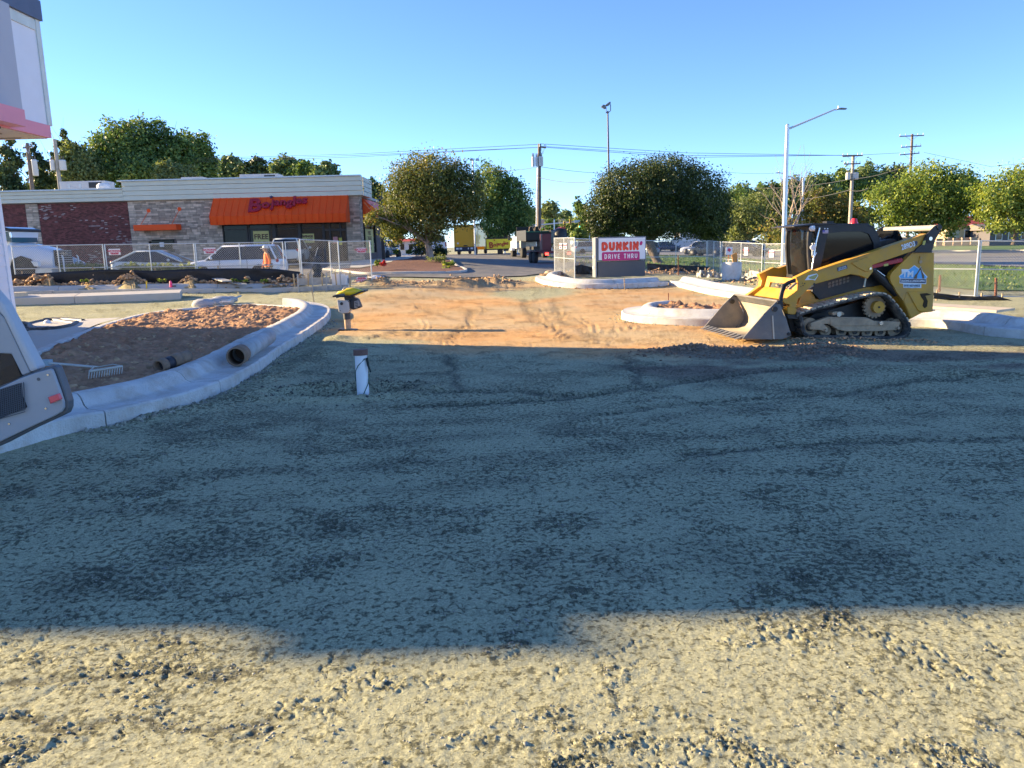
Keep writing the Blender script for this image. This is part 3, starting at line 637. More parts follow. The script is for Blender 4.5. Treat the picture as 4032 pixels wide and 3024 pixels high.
BJS = [1.5, .95, .95, .8, .8, .85, 1.1, .8, .9]; BJD = [-.08, -.02, .0, .08, .07, .0, .05, .12, .12]
word_letters('Bojangles', pc, (1, 0, .045), sl_, B(1217, 806)[0]-B(990, 806)[0], BJS, BJD, ORED, aw, ext=.05, off=.03)
MB().box((pc.x, pc.y+.02, pc.z-.03), (3.4, .05, .05)).build('letter_rail', mat('dark_red', (.12, .01, .015), .5), aw)
# star over the j
def star(mb, c, r, xd, yd, nd, th=.03):
    xd, yd, nd, c = Vector(xd), Vector(yd), Vector(nd), Vector(c)
    P = [c+(xd*math.sin(math.pi*i/5)+yd*math.cos(math.pi*i/5))*(r if i % 2 == 0 else r*.42) for i in range(10)]; mb.prism(P, nd*th, -nd*th)
mb = MB(); star(mb, Vector(W(1070, 780, FY-.35))+nrm_*.1, .14, (1, 0, 0), sl_, nrm_); mb.build('star', mat('navy_star', (.03, .03, .1), .5), aw)
# small orange canopy over the drive through window
c0, c1, cz0, cz1 = B(525, 900, -.9)[0], B(694, 900, -.9)[0], W(610, 907, FY-.9)[2], W(610, 884, FY-.9)[2]
cn = MB().box(((c0+c1)/2, FY-.45, (cz0+cz1)/2), (c1-c0, .9, cz1-cz0)).build('canopy', ORANGE, rest, bevel=.02)
for x, zt in ((c0+.45, B(568, 830)[2]), (c1-.35, B(671, 824)[2])):
    MB().cyl((x, FY-.75, cz1-.02), (x+.35, FY-.03, zt), .018, 6).build('rod', ORANGE, cn)
    MB().cyl((x+.35, FY-.09, zt), (x+.35, FY+.0, zt), .13, 10).build('rod_plate', ORANGE, cn)
# drive through window
dwz = dw[3]; win = MB().box(((dw[0]+dw[1])/2, FY+.05, (Z0+dwz)/2+.5), (dw[1]-dw[0], .1, dwz-Z0-1.0)).build('window', DARKF, rest)
MB().box(((dw[0]+dw[1])/2+.05, FY-.01, dwz-.65), (dw[1]-dw[0]-.2, .02, 1.1)).build('pane', PANEG, win)
MB().box((B(638, 963)[0], FY-.035, B(638, 963)[2]), (.3, .015, .32)).build('notice', WHITE, win)
# shop windows under the awning
INT = mat('dim_interior', (.10, .09, .08), .9, .3, 1.); REFLECT = mat('curtain_reflection', (.42, .44, .40), .8, .06, 2, .01, 4)
def px_x(p): return B(p, 950)[0]
zt_w = z_aw+.1
for a, b in ((880, 975), (982, 1076), (1090, 1176), (1188, 1273)):
    xa, xb = px_x(a), px_x(b); fr = MB()
    for x in (xa, xb): fr.box((x, FY+.14, (Z0+zt_w)/2), (.09, .12, zt_w-Z0))
    for z in (Z0+.5, zt_w-.45, zt_w-.05): fr.box(((xa+xb)/2, FY+.14, z), (xb-xa-.09, .1, .07))
    fo = fr.build('window', DARKF, rest); MB().box(((xa+xb)/2, FY+.15, (Z0+zt_w)/2), (xb-xa-.09, .012, zt_w-Z0)).build('pane', PANEG, fo)
for a, b in ((884, 971), (1095, 1172)):
    MB().box(((px_x(a)+px_x(b))/2, FY+.30, (Z0+zt_w)/2+.3), (px_x(b)-px_x(a), .03, zt_w-Z0-.7)).build('pane_reflection', REFLECT, rest)  # pale boards standing in for curtain-like reflections in the panes
for a in (1083, 1182): MB().box((px_x(a), FY+.1, (Z0+zt_w)/2), (.2, .24, zt_w-Z0)).build('mullion', DARKF, rest)
xa, xb = px_x(1277), px_x(1366); fr = MB()
for x in (xa, xa+.42, xb-.42, xb): fr.box((x, FY+.14, (Z0+zt_w)/2), (.1, .14, zt_w-Z0))
for z in (zt_w-.62, Z0+.12): fr.box(((xa+xb)/2, FY+.14, z), (xb-xa-.1, .12, .14))
dr = fr.build('door', DARKF, rest); MB().box(((xa+xb)/2, FY+.16, (Z0+zt_w)/2), (xb-xa-.1, .012, zt_w-Z0)).build('pane', PANEG, dr)
MB().box((px_x(1320), FY+.09, B(1320, 945)[2]), (.32, .012, .45)).build('notice', mat('red_notice', (.7, .3, .28), .6), dr); MB().box((px_x(1340), FY+.075, B(1340, 950)[2]), (.22, .012, .5)).build('notice', mat('yellow_notice', (.7, .6, .1), .6), dr)
MB().box((px_x(1120), FY+5.5, Z0+2), (9, .1, 4)).build('back_wall', INT, rest); 
for p in (930, 1020, 1230): MB().box((px_x(p), FY+2.2, Z0+.75), (.8, .8, .06)).cyl((px_x(p), FY+2.2, Z0), (px_x(p), FY+2.2, Z0+.72), .05).build('table', mat('table_wood', (.25, .12, .06), .5), rest)
POST = mat('poster_yellow', (.66, .6, .22), .6, .04); INK = mat('poster_ink', (.10, .04, .03), .7)
def poster(p, lines, wm, hm, right=False):
    c = Vector(p)
    if right: o = MB().box(c, (.02, wm, hm)).build('poster', POST, rest); xd = (0, 1, 0); nd = Vector((1, 0, 0))
    else: o = MB().box(c, (wm, .02, hm)).build('poster', POST, rest); xd = (1, 0, 0); nd = Vector((0, -1, 0))
    k = len(lines); sz = hm/(k+.6)*.95
    for i, t in enumerate(lines):
        cc = c+nd*.014+Vector((0, 0, hm*(.5-(i+.8)/(k+.6))))
        me = text_poly(t, sz, Matrix.Identity(4), extrude=.002, offset=.012); co = [v.co.x for v in me.vertices]; wd = max(co)-min(co); sx = min(1, wm*.9/wd)
        me.transform(Matrix.Translation(-Vector(o.parent.location)) @ frame_of(cc, xd, (0, 0, 1)) @ Matrix.Diagonal((sx, 1, 1, 1))); me.materials.clear(); me.materials.append(INK); link('lettering', me, o)
poster(B(1030, 948, .10), ['FREE', 'ICED TEA'], 1.1, 1.35); poster(B(1212, 938, .10), ['WINGS', '10 FOR'], .9, .62)
poster((XR-.02, FY+3.4, B(1460, 930)[2]-.3), ['9 PIECE', 'TAILGATE', 'SPECIAL', '$29.99'], 3.2, 1.75, True)
fr = MB()
for yy in (1.0, 2.0, 4.8, 6.5): fr.box((XR-.12, FY+yy, Z0+2.05), (.12, .12, 2.7))
for z in (Z0+.75, Z0+3.4): fr.box((XR-.12, FY+3.7, z), (.1, 5.5, .1))
fo = fr.build('window', DARKF, rest); MB().box((XR-.14, FY+3.7, Z0+2.05), (.012, 5.5, 2.6)).build('pane', PANEG, fo)
ra = MB(); ra.prism([(XR+.02, FY+1.1, zf-.12), (XR+1.35, FY+1.1, az0), (XR+1.25, FY+1.1, azl), (XR+.02, FY+1.1, azl)], (0, 0, 0), (0, 6.2, 0)); ra.build('side_awning', ORANGE, rest)
MB().box((XR+1.3, FY+1.3, (Z0+zf)/2), (.22, .22, zf-Z0+.6)).build('awning_post', DARKF, rest)
# rooftop plant (stands on the roof)
UNIT = mat('hvac_grey', (.52, .53, .54), .6, .08)
def hvac(label, p0, p1, Y, hx, fan=False):
    a, b = W(*p0, Y), W(*p1, Y); t = thing('rooftop_unit', label, 'air conditioner', ((a[0]+b[0])/2, Y, zf+.2), group='rooftop units'); c = ((a[0]+b[0])/2, Y, (zf+.2+a[2])/2)
    MB().box(c, (b[0]-a[0], 1.4, a[2]-zf-.2)).build('housing', UNIT, t, bevel=.03)
    MB().box((c[0]+(b[0]-a[0])*.28, Y-.71, a[2]-.3), ((b[0]-a[0])*.28, .03, .4)).build('grille', DARKF, t)
    for s in (-.3, -.05): MB().box((c[0]+(b[0]-a[0])*s, Y-.71, a[2]-.35), (.18, .02, .3)).build('access_panel', STEEL, t)
hvac('low grey rooftop unit behind the left parapet', (255, 718), (432, 718), FY+4, 1); hvac('grey rooftop unit with dark grille above the orange awning', (955, 690), (1105, 690), FY+5, 1); hvac('small grey rooftop frame at the parapet step', (727, 701), (812, 701), FY+4, 1)
v = W(406, 722, FY+2.6); t = thing('roof_vent', 'round white vent standing beside the left rooftop unit', 'vent', (v[0], v[1], zf+.2))
MB().lathe((v[0], v[1], zf+.2), [(.32, 0), (.32, v[2]-zf-.75), (.45, v[2]-zf-.7), (.45, v[2]-zf-.35), (.3, v[2]-zf-.2)], 16).build('vent_cap', WHITE, t); MB().box((v[0], v[1], zf+.26), (.8, .8, .12)).build('vent_base', STEEL, t)

# ================================================================== WHITE BUILDING AT THE LEFT (casts the wide shadow)
SIDING = mat('white_siding', (.74, .72, .74), .6, .04, 1.); PANELW = mat('white_wall_panel', (.78, .78, .80), .5, .03); NAVY = mat('navy_coping', (.09, .11, .17), .5); PINK = mat('pink_trim', (.80, .28, .33), .5, .04)
SOFF = mat('cream_soffit', (.62, .52, .40), .7, .05); GREYP = mat('grey_wall_panel', (.45, .45, .48), .55, .03)
XW = -11.55; YC = float(PXX(40, 1130, XW)[1]); XT = -10.1; YT = float(PXX(180, 300, XT)[1]); ZTOP = float(PXX(155, 45, XT)[2])
ztb = float(PXX(203, 497, XT)[2]); zcb = float(PXX(212, 540, XT+.15)[2])
sh = thing('white_building', 'white sided building with pink canopy at the left edge', 'building', (-19, 14, .1))
RH = 6.0; YN = 3.62+RH*math.sin(SUN_AZ)/math.tan(SUN_EL)
MB().box(((XW-28)/2, (YC+YN)/2, RH/2), (28+XW, YC-YN, RH)).build('wall', GREYP, sh)
MB().box((-21.6, YN-.02, RH+.02), (1.6, .5, .06)).box((-17.2, YN+.16, RH+.03), (2.2, .3, .07)).build('shadow_coping', NAVY, sh)  # unseen roof-edge pieces added to step the near edge of the shadow
z = .15; i = 0
while z < zcb-.1:
    MB().prism([(XW+.006, 0, z), (XW+.035, 0, z), (XW+.012, 0, z+.262), (XW+.006, 0, z+.262)], (0, YC-3.4, 0), (0, YC-.09, 0)).build('siding_board', SIDING, sh); z += .255
MB().box((XW-.02, YC-.035, zcb/2+.1), (.14, .12, zcb-.2)).build('corner_trim', PANELW, sh)
MB().box(((XT-16)/2, (YT+12.5)/2, (ztb+ZTOP)/2), (16+XT, YT-12.5, ZTOP-ztb)).build('tower', PANELW, sh)
y1 = float(PXX(50, 250, XT)[1])
MB().box((XT-.3, (12.3+y1)/2, (ztb+ZTOP)/2-.1), (.76, y1-12.3, ZTOP-ztb-.2)).build('tower_pier', GREYP, sh)
zc_ = float(PXX(157, 85, XT)[2])
MB().box(((XT-16)/2+.03, (YT+12.5)/2+.0, (zc_+ZTOP)/2+.1), (16+XT+.08, YT-12.5+.06, ZTOP-zc_+.2)).build('tower_coping', NAVY, sh)
MB().box((XT+.012, YT-.1, (ztb+zc_)/2), (.03, .16, zc_-ztb)).box((XT+.012, (YT+y1)/2-.1, zc_-.14), (.03, YT-y1-.2, .2)).build('corner_trim', mat('pale_green_trim', (.62, .66, .6), .5), sh)
y2 = float(PXX(95, 470, XT+.32)[1])
cn = MB().box(((XT-15)/2, (YT+11)/2-.05, (zcb+ztb)/2), (15+XT+.04, YT-11-.1, ztb-zcb)).build('canopy', PINK, sh)
MB().box(((XT-15)/2-.02, (YT+11)/2-.06, zcb-.012), (15+XT-.05, YT-11.2, .02)).build('soffit', SOFF, cn)
MB().box((XT-1.3, (y2+11)/2, (zcb+ztb)/2+.06), (3.3, y2-11, ztb-zcb+.06)).build('canopy_step', PINK, cn)
for yy in (YT-.45, YT-1.1): MB().box((XT-.7, yy, zcb-.03), (.5, .03, .02)).build('soffit_joint', mat('soffit_joint', (.35, .27, .2), .8), cn)
MB().cyl((XT-.1, y2-.3, zcb-.03), (XT-.1, y2-.3, zcb-.0), .1, 12).build('downlight', DARKF, cn)
print('buildings', YC, YT, ZTOP, zcb, YN, XR, zf, zt_hi)
# ================================================================== FENCES
FTUBE = mat('fence_tube', (.58, .60, .60), .38, .15, 8, metal=.5); WIRE = mat('fence_wire', (.36, .37, .37), .5, .1)
PAPER = mat('paper_sign', (.82, .80, .80), .6, .04); RTXT = mat('fence_sign_red', (.62, .06, .12), .6)
def fence_panel(label, p0, p1, h=1.83, sp=.085, mid=True, signs=(), bot=.06, wire=.0036, group='chain link fence panels'):
    a, b = Vector(p0), Vector(p1); t = thing('chain_link_panel', label, 'fence panel', a, group=group); u = (b-a); L = Vector((u.x, u.y, 0)).length; up = Vector((0, 0, 1))
    def P(s, z): return a+u*(s/L)+up*z
    for s in (0, L): MB().cyl(P(s, -.03), P(s, h), .024, 8).build('post', FTUBE, t)
    if mid: MB().cyl(P(L/2, bot), P(L/2, h-.02), .02, 8).build('post', FTUBE, t)
    for z in (bot, h*.5, h-.02): MB().cyl(P(0, z), P(L, z), .019, 8).build('rail', FTUBE, t)
    nrm = u.cross(up).normalized(); mb = MB(); H0, H1 = bot, h-.02; hh = H1-H0; k = int((L+hh)/sp)
    for sgn in (1, -1):
        off = nrm*(.005*sgn)
        for i in range(k+1):
            x0 = i*sp-(hh if sgn > 0 else 0); x1 = x0+sgn*hh; z0, z1 = H0, H1
            if sgn < 0: x0, x1 = i*sp, i*sp-hh
            (xa, za), (xb, zb) = (x0, z0), (x1, z1)
            lo, hi = 0., L
            def clip(xa, za, xb, zb):
                if xa == xb: return None
                ts = [0, 1]
                for lim, isl in ((lo, True), (hi, False)):
                    tt = (lim-xa)/(xb-xa)
                    if isl: ts = [max(ts[0], tt), ts[1]] if xb > xa else [ts[0], min(ts[1], tt)]
                    else: ts = [ts[0], min(ts[1], tt)] if xb > xa else [max(ts[0], tt), ts[1]]
                if ts[1]-ts[0] < 1e-3: return None
                return (xa+(xb-xa)*ts[0], za+(zb-za)*ts[0], xa+(xb-xa)*ts[1], za+(zb-za)*ts[1])
            c = clip(xa, za, xb, zb)
            if c: mb.tube([P(c[0], c[1])+off, P(c[2], c[3])+off], wire, 3, False)
    m = mb.build('chain_link_mesh', WIRE, t, fix=False)
    for (s, z, wd, ht, flip) in signs:
        c = P(s, z)-nrm*(.03 if nrm.y > 0 else -.03); o = MB().box(c, (wd, .012, ht), math.atan2(u.y, u.x)).build('fence_sign', PAPER, t)
        fr = frame_of(c-nrm*(.012 if nrm.y > 0 else -.012), u, up*(-1 if flip else 1))
        if flip: fr = frame_of(c-nrm*(.012 if nrm.y > 0 else -.012), -u, -up)
        for txt, dz, sz in (('NATIONAL', ht*.14, .105), ('RENT-A-FENCE', -ht*.18, .05), ('1-800-352-5675', -ht*.34, .045)):
            me = text_poly(txt, sz, Matrix.Translation((0, dz, 0)), extrude=.002, offset=.004); me.transform(Matrix.Translation(-a) @ fr); me.materials.clear(); me.materials.append(RTXT); link('lettering', me, o)
    return t
def W3(px, py, Y): return tuple(W(px, py, Y))
def fp(label, tl, tr, Ya, Yb, h=1.83, **k):         # from the two top corners and their distances
    a, b = W(*tl, Ya), W(*tr, Yb); return fence_panel(label, (a[0], a[1], a[2]-h), (b[0], b[1], b[2]-h), h, **k)
fp('chain link panel in front of the white truck cab', (45, 967), (403, 961), 31, 31); 
fp('chain link panel in front of the silver car, sign at its left', (411, 961), (762, 957), 31, 31, signs=[(.38, 1.52, .46, .24, False)])
fp('chain link panel in front of the white SUV', (768, 957), (1112, 951), 31, 31.2, signs=[(.55, 1.52, .46, .24, False)])
fp('short chain link panel just right of the orange shirted worker', (1122, 951), (1174, 948), 31.2, 31.2, mid=False)
fp('taller gate panel beside the timber forms', (1180, 941), (1330, 947), 30.6, 31, h=1.83, mid=False)
fp('gate panel carrying an upside down sign at its foot', (1296, 951), (1456, 947), 31.4, 31.6, h=1.80, mid=False, signs=[(1.25, 1.42, .36, .2, False), (1.2, .25, .4, .22, True)])
fp('angled chain link panel left of the drive thru sign', (2183, 936), (2262, 934), 37, 33.2, signs=[(1.4, 1.45, .5, .26, False), (2.3, 1.45, .5, .26, False)])
fp('chain link panel behind the drive thru sign', (2264, 938), (2528, 946), 40, 43)
fp('chain link panel in front of the dark tree trunk', (2534, 946), (2783, 948), 43, 45.5)
fp('angled chain link panel right of the dark tree', (2787, 946), (2838, 951), 45.5, 42)
fp('chain link panel behind the concrete cylinder', (2843, 951), (3003, 958), 42, 38, signs=[(2.6, 1.4, .36, .4, False)])
fp('chain link panel left of the loader cab', (3012, 959), (3200, 957), 38, 34, signs=[(.7, 1.35, .42, .34, False)])
fp('chain link panel hidden behind the loader', (3206, 957), (3412, 956), 34, 28)
fp('chain link panel at the rear end of the loader', (3420, 953), (3856, 946), 27.5, 25)
fp('chain link panel at the right edge', (3864, 946), (4330, 950), 25, 24)

def curtain(name, label, tops, bots, m, Ys, cat='silt fence', thick=.012, wav=.05, fold=.05, seed=0):
    """thin fabric hung between stakes"""
    n = 60; r = np.linspace(0, 1, n); ts = np.linspace(0, 1, len(tops))
    tx, ty = np.interp(r, ts, [p[0] for p in tops]), np.interp(r, ts, [p[1] for p in tops]); by = np.interp(r, ts, [p[1] for p in bots]); bx = np.interp(r, ts, [p[0] for p in bots]); YY = np.interp(r, np.linspace(0, 1, len(Ys)), Ys)
    rings = []; rg = random.Random(seed); N = 6
    for i in range(n):
        a, b = W(tx[i], ty[i], YY[i]), W(bx[i], by[i], YY[i]); ring = []
        for k in range(N+1):
            p = a+(b-a)*k/N; p = p+np.array([0, (vnoise(np.array(i*.35), np.array(k*.6), seed)-.5)*fold*2, 0]); ring.append(p)
        rings.append(ring+[q+np.array([0, thick, 0]) for q in reversed(ring)])
    t = thing(name, label, cat, tuple(W(tops[0][0], bots[0][1], Ys[0]))); MB().loft(rings, True, True).build('fabric', m, t)
    for i in range(2, n, 12):
        a, b = W(tx[i], ty[i]-4, YY[i]+.04), W(bx[i], by[i], YY[i]+.04); MB().box((a+b)/2, (.04, .04, a[2]-b[2]+.15)).build('stake', mat('stake_wood', (.42, .30, .18), .8), t)
    return t
BLACKF = mat('black_fabric', (.012, .013, .016), .55, .3, 2, .02, 12); GREYF = mat('grey_plastic', (.34, .34, .33), .45, .2, 3, .02, 10)
curtain('silt_fence', 'long black silt fence below the left chain link panels', [(40,1082),(250,1070),(430,1060),(600,1066),(760,1058),(960,1056),(1080,1058),(1180,1070)], [(40,1128),(250,1125),(430,1124),(600,1124),(760,1122),(960,1120),(1080,1118),(1185,1110)], BLACKF, [30.3, 30.3])
curtain('silt_fence', 'black silt fence at the foot of the right hand grass', [(3675,1152),(3760,1162),(3850,1168),(3920,1164),(4032,1196),(4150,1220)], [(3675,1176),(3760,1184),(3850,1192),(3920,1198),(4032,1226),(4150,1250)], BLACKF, [24, 23], seed=3)
curtain('silt_fence', 'black sagging silt fence beside the drive thru sign', [(2264,1046),(2290,1042),(2330,1052),(2350,1060)], [(2264,1078),(2290,1080),(2330,1080),(2350,1080)], BLACKF, [35, 35.5], seed=5)
curtain('silt_fence', 'low black silt fence under the dark tree', [(2548,1036),(2620,1042),(2700,1046),(2790,1050)], [(2548,1064),(2620,1068),(2700,1070),(2790,1074)], BLACKF, [42, 43], seed=6)
curtain('plastic_sheet', 'grey plastic sheet between the sign and the concrete cylinder', [(2745,1062),(2790,1066),(2850,1078),(2870,1086)], [(2745,1092),(2790,1098),(2850,1106),(2870,1108)], GREYF, [37, 36], cat='plastic sheet', seed=8, fold=.15)
curtain('plastic_sheet', 'grey plastic sheet right of the concrete cylinder', [(2935,1078),(2960,1064),(3040,1078),(3130,1090)], [(2935,1112),(2960,1116),(3040,1122),(3130,1130)], GREYF, [34, 32], cat='plastic sheet', seed=9, fold=.15)

# ================================================================== DRIVE THRU SIGN
SY = 32.6
GREYS = mat('sign_base_grey', (.095, .092, .098), .55, .06, 2); SFACE = mat('sign_face', (.80, .79, .82), .35, .02); SEDGE = mat('sign_edge', (.16, .17, .18), .5); DKO = mat('sign_orange_red', (.80, .055, .02), .4); DKP = mat('sign_magenta', (.52, .01, .16), .4); LSIDE = mat('sign_side', (.22, .23, .25), .5)
a, b = W(2354, 1085, SY), W(2541, 1078, SY+.5); sg = thing('drive_thru_sign', 'white drive thru sign with red and magenta lettering on a grey base', 'sign', (float((a[0]+b[0])/2), SY, float(a[2])-.05))
ux = Vector((b[0]-a[0], b[1]-a[1], 0)); wdt = ux.length; ux.normalize(); vx = Vector((-ux.y, ux.x, 0)); up = Vector((0, 0, 1)); org = Vector((a[0], a[1], a[2]-.08))
zb1 = W(2354, 1029, SY)[2]-org.z; zt1 = W(2354, 934, SY)[2]-org.z
def SG(s, d, z): return org+ux*s+vx*d+up*z
def sbox(mb, s0, s1, d0, d1, z0, z1): mb.prism([SG(s0, d0, z0), SG(s1, d0, z0), SG(s1, d1, z0), SG(s0, d1, z0)], (0, 0, 0), (0, 0, z1-z0)); return mb
sbox(MB(), .01, wdt-.01, 0, .42, 0, zb1-.02).build('base', GREYS, sg, bevel=.01)
cab = sbox(MB(), -.02, wdt+.02, -.02, .46, zb1, zt1).build('cabinet', SEDGE, sg, bevel=.012)
sbox(MB(), -.10, -.025, .02, .42, 0, zt1-.02).build('side_column', LSIDE, sg, bevel=.01)
face = sbox(MB(), .03, wdt-.03, -.035, -.018, zb1+.05, zt1-.05).build('face', SFACE, sg)
fh = zt1-zb1-.1; fw = wdt-.06; k = fw/522.                                    # sign face drawn 522 x 265 units
def FP(x, y, d=-.045): return SG(.03+x*k, d, zt1-.05-y*k)
bar = [];  x0, x1, y0, y1, r = 35, 458, 143, 235, 16
for cx, cy, a0 in ((x1-r, y0+r, 0), (x0+r, y0+r, 90), (x0+r, y1-r, 180), (x1-r, y1-r, 270)):
    for i in range(5): an = math.radians(a0+i*22.5); bar.append(FP(cx+r*math.cos(an), cy-r*math.sin(an), -.037))
MB().prism(bar, vx*.001, -vx*.012).build('lettering_bar', DKP, face)
def arcp(cx, cy, rx, ry, a0, a1, n=8): return [(cx+rx*math.cos(math.radians(a0+(a1-a0)*i/n)), cy-ry*math.sin(math.radians(a0+(a1-a0)*i/n))) for i in range(n+1)]
GLY = {'D': [[(0, 0), (0, 1), (.35, 1)]+arcp(.35, .5, .45, .5, -90, 90)+[(0, 0)]], 'U': [[(0, 0), (0, .6)]+arcp(.38, .6, .38, .4, 180, 360)+[(.76, 0)]], 'N': [[(0, 1), (0, 0), (.72, 1), (.72, 0)]],
       'K': [[(0, 0), (0, 1)], [(.7, 0), (.05, .5), (.72, 1)]], 'I': [[(0, 0), (0, 1)]], 'R': [[(0, 1), (0, 0), (.4, 0)]+arcp(.4, .3, .3, .3, 90, -90)+[(.05, .6)], [(.35, .6), (.72, 1)]], 'V': [[(0, 0), (.38, 1), (.76, 0)]],
       'E': [[(.6, 0), (0, 0), (0, 1), (.6, 1)], [(0, .5), (.5, .5)]], 'T': [[(0, 0), (.76, 0)], [(.38, 0), (.38, 1)]], 'H': [[(0, 0), (0, 1)], [(.72, 0), (.72, 1)], [(0, .5), (.72, .5)]], "'": [[(.1, 0), (.02, .22)]]}
GW = {'D': .8, 'U': .76, 'N': .72, 'K': .72, 'I': 0, 'R': .72, 'V': .76, 'E': .6, 'T': .76, 'H': .72, "'": .1, ' ': .25}
def round_word(word, x0, x1, y0, y1, th, m, tilt=0., last=None):
    tot = sum(GW[c] for c in word); hgt = (y1-y0)-2*th; gap = 2*th+hgt*.12; avail = (x1-x0)-2*th-gap*(len(word)-1); sx = avail/tot; x = x0+th
    for ci, ch in enumerate(word):
        mb = MB()
        for st in GLY.get(ch, []):
            pts = [(x+p[0]*sx, y0+th+p[1]*hgt) for p in st]; rings = []
            V = [FP(px, py+tilt*(px-x0), -.05) for px, py in pts]
            dn = [V[0]]                                         # densify + tube
            for q0, q1 in zip(V[:-1], V[1:]): dn += [q0.lerp(q1, t) for t in (.5, 1)]
            tb = MB(); tb.tube(dn, th*k, 8)
            for q in (V if len(V) < 6 else [V[0], V[1], V[-1]]): tb.blob(q, th*k*1.0, 0, 8, 6, 0)
            base = FP(0, 0, -.037)
            for p in tb.v:
                pv = Vector(p); d = (pv-base).dot(vx); pv = pv-vx*d+vx*(-.006+(d+.013)*.22)
                mb.v.append(tuple(pv))
            o_ = len(mb.v)-len(tb.v); mb.f += [tuple(i+o_ for i in f) for f in tb.f]; mb.sm += tb.sm
        if mb.v: mb.build('letter', last if (last and ci == len(word)-1) else m, face)
        x += GW[ch]*sx+gap
round_word("DUNKIN'", 30, 492, 38, 132, 15, DKO, 0., DKP)
round_word('DRIVE THRU', 58, 436, 160, 218, 8.5, mat('sign_white', (.85, .84, .86), .4), 0.)
for z in (.35, .8): sbox(MB(), -.125, -.095, .1, .3, z, z+.12).build('bracket', STEEL, sg)

# ================================================================== SITE OBJECTS AT MIDDLE DISTANCE
WOODM = mat('form_lumber', (.52, .37, .20), .8, .2, 6, .003, 40); WOODG = mat('grey_lumber', (.36, .36, .35), .85, .2, 5, .004, 40); WOODP = mat('pale_board', (.60, .50, .36), .8, .15, 5); RUST = mat('rusty_stake', (.25, .09, .04), .8, .3, 8)
# concrete cylinder and plywood leaning on it
g = G(2880, 1112); h = W(2880, 1032, g[1])[2]-g[2]; r = 37/F_PX*g[1]
cy = thing('concrete_cylinder', 'upright pale concrete light base cylinder behind the loader', 'concrete base', (g[0], g[1], g[2])); MB().lathe((g[0], g[1], g[2]-.05), [(r, 0), (r, h), (r*.94, h+.05), (r*.5, h+.05)], 28).build('cylinder', CONC_N, cy)
for q in range(4): MB().cyl((g[0]+.25*math.cos(q*1.57+.8), g[1]+.25*math.sin(q*1.57+.8), g[2]+h-.05), (g[0]+.25*math.cos(q*1.57+.8), g[1]+.25*math.sin(q*1.57+.8), g[2]+h+.14), .015, 6).build('anchor_bolt', STEEL, cy)
pl = thing('plywood_offcut', 'orange brown plywood leaning against the concrete cylinder', 'plywood', (g[0]+r+.05, g[1]-.1, g[2]))
P4 = [W(2880, 1003, g[1]-.1), W(2901, 995, g[1]-.1), W(2917, 1116, g[1]-.25), W(2901, 1116, g[1]-.25)]; MB().prism([tuple(p) for p in P4], (0, -.02, 0), (0, .02, 0)).build('board', mat('plywood', (.58, .27, .07), .75, .15, 4), pl)
P4 = [W(2906, 1030, g[1]-.12), W(2910, 1030, g[1]-.12), W(2918, 1116, g[1]-.3), W(2911, 1116, g[1]-.3)]; MB().prism([tuple(p) for p in P4], (0, -.045, 0), (0, -.025, 0)).build('stud', WOODM, pl)
sgn = W(2870, 988, g[1]+1.5); nps = thing('warning_sign', 'small white warning sign on a post behind the concrete cylinder', 'sign', (sgn[0], sgn[1], tz(sgn[0], sgn[1])))
MB().cyl((sgn[0], sgn[1], tz(sgn[0], sgn[1])), (sgn[0], sgn[1], sgn[2]), .025, 6).build('post', RUST, nps); MB().box((sgn[0], sgn[1]-.04, sgn[2]), (.28, .015, .32)).build('plate', PAPER, nps); MB().box((sgn[0], sgn[1]-.052, sgn[2]+.04), (.13, .006, .12), rot=Matrix.Rotation(.6, 3, 'Y')).build('symbol', RTXT, nps)
# timber forms with stakes at the left gate
fm = thing('kerb_form', 'grey timber kerb forms with stakes below the gate panels', 'form boards', tuple(G(1170, 1150)))
A_, B_ = G(1150, 1152), G(1372, 1142)
def lin(t, dx=0, dz=0, dd=0): return (A_[0]+(B_[0]-A_[0])*t, A_[1]+(B_[1]-A_[1])*t+dd, A_[2]+(B_[2]-A_[2])*t+dz)
for i, (t0, t1, z0, z1, dd) in enumerate(((0, .5, .02, .2, 0), (.5, 1, .02, .2, .02), (.05, .62, .24, .5, .45), (.6, 1.0, .22, .42, .6))):
    p = [lin(t0, 0, z0, dd), lin(t1, 0, z0, dd), lin(t1, 0, z1, dd), lin(t0, 0, z1, dd)]; MB().prism(p, (0, 0, 0), (0, .05, 0)).build('board', WOODG, fm)
for i in range(9): q = lin(i/8, 0, 0, -.05 if i % 2 else .4); MB().box((q[0], q[1], q[2]+.32), (.045, .04, .72), rot=Matrix.Rotation(.05*(i % 3-1), 3, 'Y')).build('stake', WOODG if i % 2 else WOODM, fm)
pv = thing('pvc_stub', 'pale grey form panel end beside the stakes', 'panel', lin(.78, 0, .0, .5)); MB().box(lin(.78, 0, .34, .55), (.5, .06, .5)).box(lin(.92, 0, .3, .6), (.06, .4, .45)).build('panel', WHITE, pv)
def stick(name, label, b, t, r, m, cat='stake', Yt=None):
    p = G(*b); q = W(*t, p[1] if Yt is None else Yt); o = thing(name, label, cat, tuple(p)); MB().box((p+q)/2, (r*2, r*2, float(np.linalg.norm(q-p))+.1), rot=Vector(q-p).to_track_quat('Z', 'Y').to_matrix()).build('shaft', m, o); return o
stick('wooden_stake', 'thin leaning stake behind the tip of the left island', (1241, 1212), (1229, 1145), .012, WOODM)
stick('wooden_stake', 'stake in the clay in front of the rounded kerb', (2632, 1190), (2632, 1160), .012, RUST)
stick('wooden_stake', 'thin stake in the formed kerb below the sign', (2460, 1140), (2458, 1102), .015, WOODM)
stick('steel_stake', 'rusty stake right of the drive thru sign', (2672, 1085), (2670, 1010), .02, RUST)
